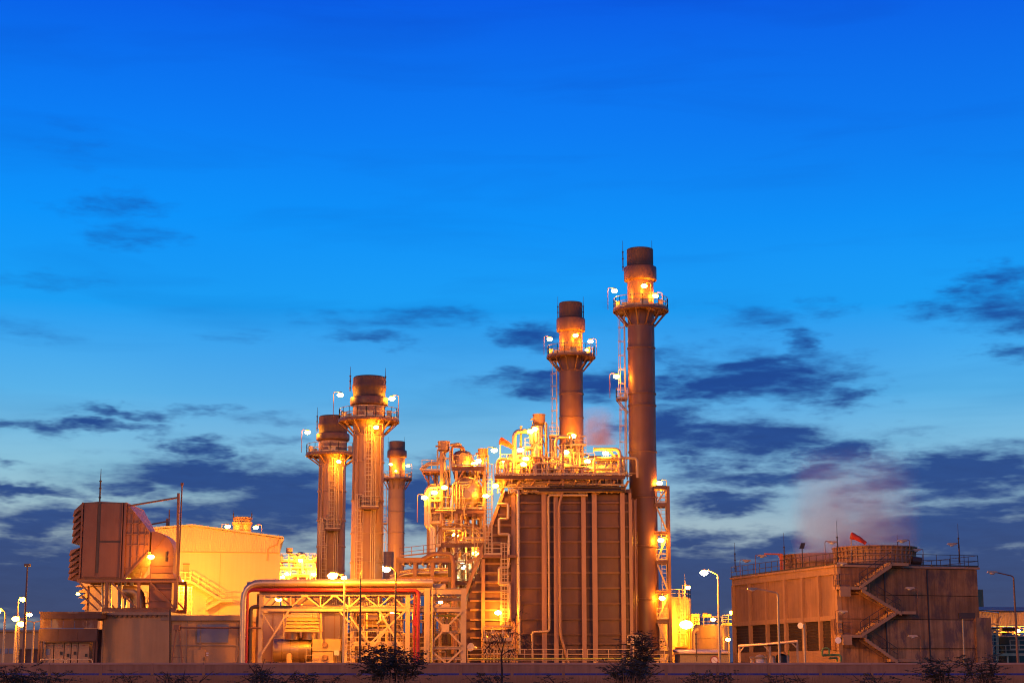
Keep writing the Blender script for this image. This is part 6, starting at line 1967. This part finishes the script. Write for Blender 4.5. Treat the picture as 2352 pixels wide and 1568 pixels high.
roof_lamp(258, 466, 190, zt, -1, 'unlit roof lamp nearest the far left corner of the cooling tower')
roof_lamp(375, 430, 186, zt, -1, 'unlit roof lamp left of the orange davit on the cooling tower')
roof_lamp(905, 328, 172, zt, -1, 'unlit roof lamp at the left side of the nearer fan drum')
roof_lamp(1432, 318, 172.5, zt, 1, 'unlit roof lamp in front of the right side of the nearer fan drum')
roof_lamp(1535, 386, 176, zt, 1, 'unlit roof lamp just right of the nearer fan drum')
roof_lamp(1808, 343, 174, zt, 1, 'unlit roof lamp close to the right corner of the cooling tower')
for zx, zy, Y, h, sd, dsc in ((1490, 675, 170.3, 2.4, 1, 'unlit lamp on the upper right stair landing of the cooling tower'), (985, 852, 168.5, 2.4, -1, 'unlit lamp on the lower left stair landing of the cooling tower'), (1512, 1037, 169, 2.8, 1, 'unlit lamp at the foot of the cooling tower stairs'), (980, 490, 168.5, 2.3, -1, 'unlit lamp on the upper left stair landing of the cooling tower')):
    c = at(*zc8(zx, zy), Y)
    lamp(*zc8(zx, zy), Y, dsc, None, side=sd, base=c.z - h, group='unlit lamps on the cooling tower', name='stair_lamp')
for zx, y0, y1, Y, dsc in ((172, 320, 540, 192, 'lightning rod at the far left corner of the cooling tower roof'), (545, 245, 530, 183, 'lightning rod right of the orange davit on the cooling tower'), (948, 155, 480, 170.5, 'tallest lightning rod at the near corner of the cooling tower'), (1865, 175, 470, 174, 'lightning rod at the right corner of the cooling tower roof'), (1401, 260, 400, 180, 'thin lightning rod inside the railing behind the nearer fan drum')):
    x_, ya = zc8(zx, y0); _, yb = zc8(zx, y1)
    rod(x_, ya, yb, Y, dsc, r=.055)
dvt = thing('davit_crane', 'small orange davit crane on the cooling tower roof', 'crane', at(*zc8(520, 530), 184))
MB().box(*(lambda c: (c.x - .14, c.x + .14, 183.86, 184.14, zt, at(*zc8(520, 405), 184).z))(at(*zc8(519, 480), 184))).build('post', 'orange_paint', dvt)
MB().bar(at(*zc8(530, 407), 184), at(*zc8(390, 404), 184), .2, .14).build('jib', 'orange_paint', dvt)
MB().bar(at(*zc8(515, 440), 184), at(*zc8(495, 410), 184), .1).build('brace', 'orange_paint', dvt)
dp = thing('spotlight', 'dark spotlight on a thin post on the cooling tower roof', 'lamp', at(*zc8(676, 500), 180))
c = at(*zc8(676, 345), 180)
MB().tube([Vector((c.x, 180, zt)), c], .05, 6).build('post', 'steel_dark', dp)
MB().hull([c + Vector((-.3, -.3, -.25)), c + Vector((.15, -.3, -.25)), c + Vector((.15, .2, -.25)), c + Vector((-.3, .2, -.25))], [c + Vector((-.1, -.25, .3)), c + Vector((.3, -.25, .3)), c + Vector((.3, .2, .3)), c + Vector((-.1, .2, .3))]).build('head', 'black', dp)
wsx, wsy = zc8(1046, 266)
windsock(wsx, wsy, 172.5, zc8(0, 460)[1], (1, .1, -.28), 'bright orange windsock on a pole above the cooling tower', .34, 1.5)
# motor drums on the roof right
md = thing('motor_drum', 'dark motor drum lying on the cooling tower roof right of the fan', 'motor', at(*zc8(1540, 470), 175))
MB().tube([at(*zc8(1508, 455), 175), at(*zc8(1575, 462), 175)], .42, 16).build('drum', 'steel_dark', md)
MB().box(at(*zc8(1520, 470), 175).x, at(*zc8(1565, 470), 175).x, 174.7, 175.3, zt + .002, zt + .25).build('base', 'steel_dark', md)
# wall fittings
sp8 = at(*zc8(945, 1056), 167.5)
mb = MB().tube([sp8 + Vector((0, .3, 0)), sp8, sp8 + Vector((0, -.25, 0))], [.1, .16, .30], 14)
tag(mb.build('horn', 'sign_white'), 'small round loudspeaker horn near the foot of the cooling tower corner', 'loudspeaker')
gp = thing('green_pipework', 'short bent green pipes at the foot of the cooling tower corner', 'pipework', at(*zc8(900, 1205), 167))
g8 = lambda x, y, dy=0: at(*zc8(x, y), 167 + dy)
pipe('pipe', [g8(828, 1170), g8(830, 1115), g8(880, 1115), g8(882, 1160)], .09, 'green_paint', parent=gp, R=.25)
pipe('pipe', [g8(830, 1168, .3), g8(968, 1166, .3), g8(968, 1215, .3)], .11, 'green_paint', parent=gp, R=.25)
pipe('pipe', [g8(880, 1190, .5), g8(940, 1188, .5), g8(942, 1215, .5)], .09, 'green_paint', parent=gp, R=.2)

# carport shelter in front of the tower
cs = thing('open_shelter', 'open steel shelter with flat pale roof in front of the cooling tower', 'shelter', at(*zc8(420, 1215), 162))
q8 = lambda x, y, dy=0: at(*zc8(x, y), 162 + dy)
lo = [q8(195, 1102), q8(430, 1094), q8(642, 1068), q8(642, 1068, 4), q8(195, 1102, 4)]
zr0 = q8(195, 1100).z
MB().hull([q8(193, 1107), q8(432, 1098), q8(645, 1072), q8(645, 1064, 5), q8(420, 1086, 5), q8(193, 1099, 5)],
          [q8(193, 1096), q8(432, 1086), q8(645, 1060), q8(645, 1052, 5), q8(420, 1074, 5), q8(193, 1088, 5)]).build('roof', 'tank_cream', cs)
for zx, zy in ((203, 1104), (434, 1096), (640, 1070)):
    for dy in (.1, 4.2):
        p = q8(zx, zy, dy)
        MB().box(p.x - .09, p.x + .09, 162 + dy, 162 + dy + .18, 0, p.z).build('post', 'steel_tan', cs)
for a, b in ((q8(207, 1145), q8(235, 1106)), (q8(430, 1140), q8(390, 1098)), (q8(636, 1110), q8(600, 1076))):
    MB().bar(a, b, .10).build('brace', 'steel_tan', cs)
pu = thing('pump_set', 'group of small pumps and drums on a skid under the open shelter', 'pump', q8(400, 1215, 2))
for k, (zx, zy, r) in enumerate(((300, 1190, .18), (358, 1178, .42), (395, 1180, .25), (455, 1185, .25), (520, 1172, .5), (560, 1180, .22))):
    p = q8(zx, zy, 2)
    MB().lathe(p.x, p.y, [(r, 0), (r, p.z), (r * .6, p.z + .15), (.01, p.z + .2)], 14).build('drum', ('galv', 'sign_white', 'steel_tan', 'galv', 'black', 'steel_tan')[k], pu)
MB().tube([q8(280, 1185, 1.4), q8(410, 1185, 1.4)], .09, 8).build('pipe', 'galv', pu)
MB().tube([q8(575, 1125, 2.5), q8(575, 1215, 2.5)], .06, 6).build('pipe', 'yellow_green', pu)
# street lamps in front (unlit)
lamp(*zc8(300, 681), 158, 'unlit street lamp with arm pointing left in front of the cooling tower', None, street=2.25, group=None)
lamp(*zc8(2112, 556), 160, 'unlit street lamp with arm pointing left at the far right', None, street=1.9, group=None, mt='steel_brown')
sp_ = thing('speaker_post', 'pale post with a small speaker in front of the cooling tower louvres', 'post', Vector((at(*zc8(694, 1100), 160).x, 160, 0)))
x = at(*zc8(694, 1100), 160).x
MB().tube([(x, 160, 0), (x, 160, at(*zc8(690, 932), 160).z)], .09, 8).build('post', 'galv', sp_)
c = at(*zc8(668, 945), 160)
MB().tube([Vector((x, 160, c.z)), c + Vector((.1, 0, 0)), c - Vector((.1, .25, 0))], [.05, .12, .28], 12).build('horn', 'sign_white', sp_)
pw_ = thing('wall_floodlight', 'dark flood fitting on a thin post at the right of the cooling tower', 'lamp', at(*zc8(1890, 1110), 168))
MB().tube([Vector((at(*zc8(1888, 1000), 168).x, 168, 0)), at(*zc8(1888, 870), 168)], .06, 6).build('post', 'galv', pw_)
c = at(*zc8(1918, 868), 168)
MB().box(c.x - .75, c.x + .75, 167.8, 168.2, c.z - .28, c.z + .25).build('head', 'steel_dark', pw_)

# ------------------------------------------------------------------ right edge: workshop and green tanks
wk = thing('workshop', 'pale ribbed metal workshop with pitched end at the right edge', 'building', (xof(2300, 1450, 212), 216, 0))
k8 = lambda x, y, dy=0: at(*zc8(x, y), 212 + dy)
MB().hull([k8(1935, 955), k8(2160, 955), k8(2160, 955, 12), k8(1935, 955, 12)], [k8(1935, 825), k8(2160, 848), k8(2160, 848, 12), k8(1935, 825, 12)]).build('gable_wall', 'tank_cream', wk)
MB().hull([k8(2162, 945, -.3), k8(2450, 945, -.3), k8(2450, 945, 12), k8(2162, 945, 12)], [k8(2162, 842, -.3), k8(2450, 842, -.3), k8(2450, 842, 12), k8(2162, 842, 12)]).build('front_wall', 'tank_cream', wk)
MB().hull([k8(1930, 824, -.6), k8(2160, 842, -.6), k8(2460, 838, -.6), k8(2460, 810, 10), k8(2160, 810, 10), k8(1930, 806, 10)],
          [k8(1930, 819, -.6), k8(2160, 836, -.6), k8(2460, 832, -.6), k8(2460, 804, 10), k8(2160, 804, 10), k8(1930, 800, 10)]).build('roof', 'grey_panel', wk)
for k in range(44):
    x0 = 1938 + 10.5 * k
    y0 = 830 if x0 < 2160 else 846
    dy = -.05 if x0 < 2160 else -.36
    a, b = k8(x0, 940, dy), k8(x0, y0 + (x0 - 1938) * (.1 if x0 < 2160 else 0), dy)
    MB().bar(a, b, .09, .08).build('cladding_rib', 'tank_cream', wk)
for zx in (1960, 2060, 2175, 2300, 2400):
    MB().bar(k8(zx, 1215, 1), k8(zx, 950, 1), .3).build('post', 'steel_tan', wk)
MB().box(k8(1935, 1000).x, k8(2450, 1000).x, 219, 224, 0, k8(0, 957, 5).z).build('back_wall', 'louvre', wk)
pipe('gutter_pipe', [k8(2185, 880, -.6), k8(2168, 905, -.6), k8(2172, 1200, -.6)], .12, 'tank_cream', 'cream downpipe on the workshop corner')
for (zx, r, top, dsc) in ((2085, 1.25, 1020, 'dark green tank in the shade under the workshop'), (2262, 2.2, 1035, 'round dark green tank with railed top under the workshop')):
    p = at(*zc8(zx, top), 205)
    gtk = thing('green_tank', dsc, 'tank', (p.x, 205, 0))
    MB().lathe(p.x, 205, [(r, 0), (r, p.z), (r * .96, p.z + .1), (.01, p.z + .5)], 32).build('shell', 'dark_green', gtk)
    railing([(p.x + r * math.cos(2 * PI * i / 12), 205 + r * math.sin(2 * PI * i / 12), p.z) for i in range(12)], 1.3, 3, closed=True).build('railing', 'galv', gtk)
al = thing('access_stairs', 'bright railed steel steps and walkway at the right edge', 'walkway', at(*zc8(2240, 1215), 196))
l8 = lambda x, y, dy=0: at(*zc8(x, y), 196 + dy)
railing([l8(2105, 1195), l8(2140, 1165), l8(2450, 1165)], 1.0, 1.0).build('railing', 'galv', al)
MB().bar(l8(2130, 1168), l8(2450, 1168), .5, .12).build('deck', 'galv', al)
ladder(l8(2130, 1205, 2), l8(2130, 980, 2), .6, cage=True).build('ladder', 'galv', al)
for zx in (2150, 2230, 2310):
    p = l8(zx, 1168)
    MB().box(p.x - .08, p.x + .08, 196, 196.16, 0, p.z).build('leg', 'galv', al)
railing([l8(2250, 1130, 1.5), l8(2450, 1130, 1.5)], 1.1, 1.0).build('railing', 'galv', al)
lamp(2338, 1446, 205.5, 'added lamp lighting the workshop wall from below at the right edge', 'bulb_bay', post=2.5, side=1, size=.28)  # no source stands here; this lamp is added to brighten the workshop wall
# ------------------------------------------------------------------ vegetation in the foreground
def bush(px, top_py, Y, w, label, seed, n=2600, leaf=.11, name='bush', density=.5, flat=.55, cat='bush'):
    rnd = random.Random(seed)
    base = Vector((xof(px, 1545, Y), Y, 0))
    H = zof(top_py, Y)
    root = thing(name, label, cat, base)
    tr, tips = MB(), []
    for k in range(11):
        a = rnd.uniform(0, 2 * PI); rr = rnd.uniform(.25, 1) * w * .5
        tip = base + Vector((math.cos(a) * rr, math.sin(a) * rr, H * rnd.uniform(.55, .95)))
        mid = base.lerp(tip, .5) + Vector((rnd.uniform(-.1, .1), 0, H * .12))
        tr.tube([base, mid, tip], [.05, .03, .012], 5)
        tips += [mid.lerp(tip, .4), tip]
        for j in range(3):
            t2 = tip + Vector((rnd.uniform(-.5, .5), rnd.uniform(-.4, .4), rnd.uniform(-.2, .35)))
            tr.tube([mid.lerp(tip, rnd.uniform(.3, .9)), t2], [.018, .007], 4)
            tips.append(t2)
    tr.build('trunk', 'bark', root)
    lf = MB()
    # sprays: short feathery fans of leaves
    for s in range(int(n * 1.15) // 12):
        t = rnd.choice(tips)
        ang = rnd.uniform(0, 2 * PI)
        o = t + Vector((rnd.gauss(0, w * .09), rnd.gauss(0, w * .09), rnd.gauss(-.05, H * .10)))
        if o.z > H * 1.04 or o.z < .12:
            continue
        d = Vector((math.cos(ang), math.sin(ang), rnd.uniform(-.25, .45))).normalized()
        L = rnd.uniform(.25, .55)
        sd = d.cross(Vector((0, 0, 1))).normalized()
        for j in range(12):
            c = o + d * (L * j / 12)
            sg = 1 if j % 2 else -1
            e = (sd * sg + d * .5 + Vector((0, 0, rnd.uniform(-.4, .2)))).normalized() * leaf * 1.1 * rnd.uniform(.7, 1.3)
            nrm = Vector((rnd.uniform(-1, 1), rnd.uniform(-1, 1), rnd.uniform(-1, 1))).normalized() * leaf * .22
            lf.add([c, c + e * .5 + nrm, c + e, c + e * .5 - nrm], [(0, 1, 2, 3)])
    lf.build('crown', 'leaf_dark', root)
    return root


bush(905, 1488, 72, 2.9, 'large dark feathery bush in front of the pipe rack', 3, 5600, .12)
bush(1458, 1458, 74, 1.5, 'upright dark bush in front of the tallest chimney foot', 4, 3400, .11)
bush(1448, 1520, 70, 2.0, 'low spreading dark bush at the base of the upright one', 14, 2600, .11)
bush(640, 1543, 66, 2.2, 'low dark scrub bush left of the big feathery bush', 5, 1900, .1)
bush(745, 1552, 66, 1.6, 'small low scrub bush just left of the big feathery bush', 15, 1200, .1)
bush(597, 1522, 70, .5, 'thin sprig of scrub sticking up at the left end of the pipe rack', 16, 500, .09)
bush(1620, 1548, 62, 1.8, 'low dark bush below the storage tanks', 6, 1800, .11)
bush(2180, 1515, 74, 2.2, 'dark bush under the right end of the cooling tower', 7, 2600, .11)
bush(2255, 1508, 76, 1.6, 'taller dark bush at the far right before the workshop', 8, 2200, .11)
bush(40, 1530, 70, 2.6, 'dark bush at the bottom left corner below the street lamps', 9, 2600, .11)
bush(140, 1550, 68, 1.8, 'low scrub below the switchgear shelter', 10, 1400, .1)
bush(330, 1543, 72, 2.0, 'sparse scrub under the annex', 11, 900, .1)

bush(430, 1552, 64, 1.6, 'low scrub bush under the pipe trestle', 17, 900, .1)
bush(1130, 1550, 66, 1.4, 'low scrub bush at the foot of the sapling', 18, 900, .1)
bush(1300, 1553, 64, 1.8, 'low scrub bush in front of the boiler casing', 19, 900, .1)
bush(1800, 1552, 66, 2.0, 'low scrub bush in front of the open shelter', 20, 1000, .1)
bush(2010, 1554, 64, 1.7, 'low scrub bush below the cooling tower stairs', 22, 900, .1)
# slender sapling
rnd = random.Random(31)
Yt = 78.0
b0 = Vector((xof(1153, 1545, Yt), Yt, 0))
sap = thing('sapling', 'slender leaning sapling with sparse drooping leaves before the inlet duct', 'tree', b0)
tk = MB()
sq = lambda px, py, dy=0: at(px, py, Yt + dy)
main = [b0, sq(1153, 1540), sq(1151, 1505), sq(1157, 1478)]
tk.tube(main, [.055, .045, .035, .02], 6)
limbs = [[sq(1157, 1478), sq(1166, 1455), sq(1176, 1438), sq(1186, 1412), sq(1205, 1393)], [sq(1152, 1500), sq(1140, 1470), sq(1128, 1456), sq(1112, 1450)], [sq(1157, 1478), sq(1152, 1462), sq(1146, 1452)],
         [sq(1166, 1455), sq(1185, 1452), sq(1205, 1462), sq(1214, 1480)], [sq(1151, 1505), sq(1170, 1492), sq(1186, 1490)], [sq(1140, 1470), sq(1126, 1478), sq(1114, 1492)]]
for l in limbs:
    tk.tube(l, [.022 - .004 * i for i in range(len(l))], 5)
tk.build('trunk', 'bark', sap)
cr = MB()
for l in limbs:
    for k in range(90):
        t = rnd.uniform(.35, 1) * (len(l) - 1)
        i = min(int(t), len(l) - 2)
        p = l[i].lerp(l[i + 1], t - i) + Vector((rnd.gauss(0, .11), rnd.gauss(0, .15), rnd.gauss(-.08, .12)))
        e = Vector((rnd.uniform(-.6, .6), rnd.uniform(-.5, .5), -1)).normalized() * rnd.uniform(.08, .16)
        s_ = Vector((rnd.uniform(-1, 1), rnd.uniform(-1, 1), 0)).normalized() * .018
        cr.add([p, p + e * .5 + s_, p + e, p + e * .5 - s_], [(0, 1, 2, 3)])
cr.build('crown', 'leaf_dark', sap)

# tall dry grass and weeds before the wall
gm = MB()
rnd = random.Random(77)
for k in range(15000):
    Y = 44 + 94 * rnd.random() ** .8
    X = rnd.uniform(-.32, .32) * Y
    patch = .5 + .5 * math.sin(X * .55 + Y * .21) * math.sin(X * .23 - Y * .13 + 1.3)
    H = rnd.uniform(.65, 1.1) + .5 * patch
    for j in range(4):
        a = rnd.uniform(0, 2 * PI); l = rnd.uniform(.05, .35) * H
        w = rnd.uniform(.010, .022)
        x, y = X + rnd.uniform(-.25, .25), Y + rnd.uniform(-.25, .25)
        h = H * rnd.uniform(.6, 1.1)
        dx, dy = math.cos(a) * l, math.sin(a) * l
        gm.add([(x - w, y, 0), (x + w, y, 0), (x + dx * .4 + w * .8, y + dy * .4, h * .6), (x + dx * .4 - w * .8, y + dy * .4, h * .6), (x + dx, y + dy, h)], [(0, 1, 2, 3), (3, 2, 4)])
gs = struct('grass', gm, 'grass_dry', 'stuff')
tag(gs, 'tall dry brown grass and weeds in front of the boundary wall', 'grass')


# ------------------------------------------------------------------ steam
def steam(name, c, sx, sy, sz, dens, label, col, thr, soft):
    root = bpy.data.objects.new(name, MB().lathe(0, 0, [(.01, 0), (sx * .86, 0), (sx * .95, sz * .25), (sx, sz * .6), (sx * 1.05, sz), (.01, sz)], 24).mesh(name, 'black'))
    COL.objects.link(root)
    root.location = c
    root.scale = (1, sy / sx, 1)
    m = bpy.data.materials.new(name + '_vapour'); m.use_nodes = True
    N, L = m.node_tree.nodes, m.node_tree.links
    N.remove(N['Principled BSDF'])
    pv = N.new('ShaderNodeVolumePrincipled')
    pv.inputs['Color'].default_value = (*col, 1)
    pv.inputs['Anisotropy'].default_value = .2
    tcn = N.new('ShaderNodeTexCoord')
    nz_ = N.new('ShaderNodeTexNoise'); nz_.inputs['Scale'].default_value = 2.2 / sx; nz_.inputs['Detail'].default_value = 3
    L.new(tcn.outputs['Object'], nz_.inputs['Vector'])
    mr = N.new('ShaderNodeMapRange'); mr.inputs[1].default_value = thr; mr.inputs[2].default_value = .75; mr.inputs[3].default_value = dens * .25; mr.inputs[4].default_value = dens
    L.new(nz_.outputs['Fac'], mr.inputs[0])
    # thin out upwards and towards the rim
    sp2 = N.new('ShaderNodeSeparateXYZ'); L.new(tcn.outputs['Object'], sp2.inputs[0])
    up_ = N.new('ShaderNodeMapRange'); L.new(sp2.outputs[2], up_.inputs[0])
    up_.inputs[1].default_value = 0; up_.inputs[2].default_value = sz; up_.inputs[3].default_value = 1; up_.inputs[4].default_value = 0
    mu = N.new('ShaderNodeMath'); mu.operation = 'MULTIPLY'; L.new(mr.outputs[0], mu.inputs[0]); L.new(up_.outputs[0], mu.inputs[1])
    fl_ = N.new('ShaderNodeVectorMath'); fl_.operation = 'MULTIPLY'; L.new(tcn.outputs['Object'], fl_.inputs[0]); fl_.inputs[1].default_value = (1, 1, 0)
    ln_ = N.new('ShaderNodeVectorMath'); ln_.operation = 'LENGTH'; L.new(fl_.outputs[0], ln_.inputs[0])
    rf_ = N.new('ShaderNodeMapRange'); rf_.interpolation_type = 'SMOOTHSTEP'; L.new(ln_.outputs['Value'], rf_.inputs[0])
    rf_.inputs[1].default_value = sx * soft; rf_.inputs[2].default_value = sx; rf_.inputs[3].default_value = 1; rf_.inputs[4].default_value = 0
    m3 = N.new('ShaderNodeMath'); m3.operation = 'MULTIPLY'; L.new(mu.outputs[0], m3.inputs[0]); L.new(rf_.outputs[0], m3.inputs[1])
    mu = m3
    L.new(mu.outputs[0], pv.inputs['Density'])
    L.new(pv.outputs[0], N['Material Output'].inputs['Volume'])
    root.data.materials[0] = m
    root['kind'] = 'stuff'
    tag(root, label, 'steam')
    return root


fcen = C0 + da * 10 + db * 7.4
steam('steam', (fcen.x, fcen.y, zt + 1.2), 7.2, 8.0, 11.5, .18, 'pale pinkish steam rising from the cooling tower fan drums', (1.0, .76, .64), .3, .6)
p_ = at(1372, 985, 196)
steam('vent_steam', (p_.x, p_.y, p_.z - 1.8), 2.8, 2.0, 4.5, 1.3, 'small pale puff of steam between the two tall chimneys', (1.0, .66, .5), .38, .1)
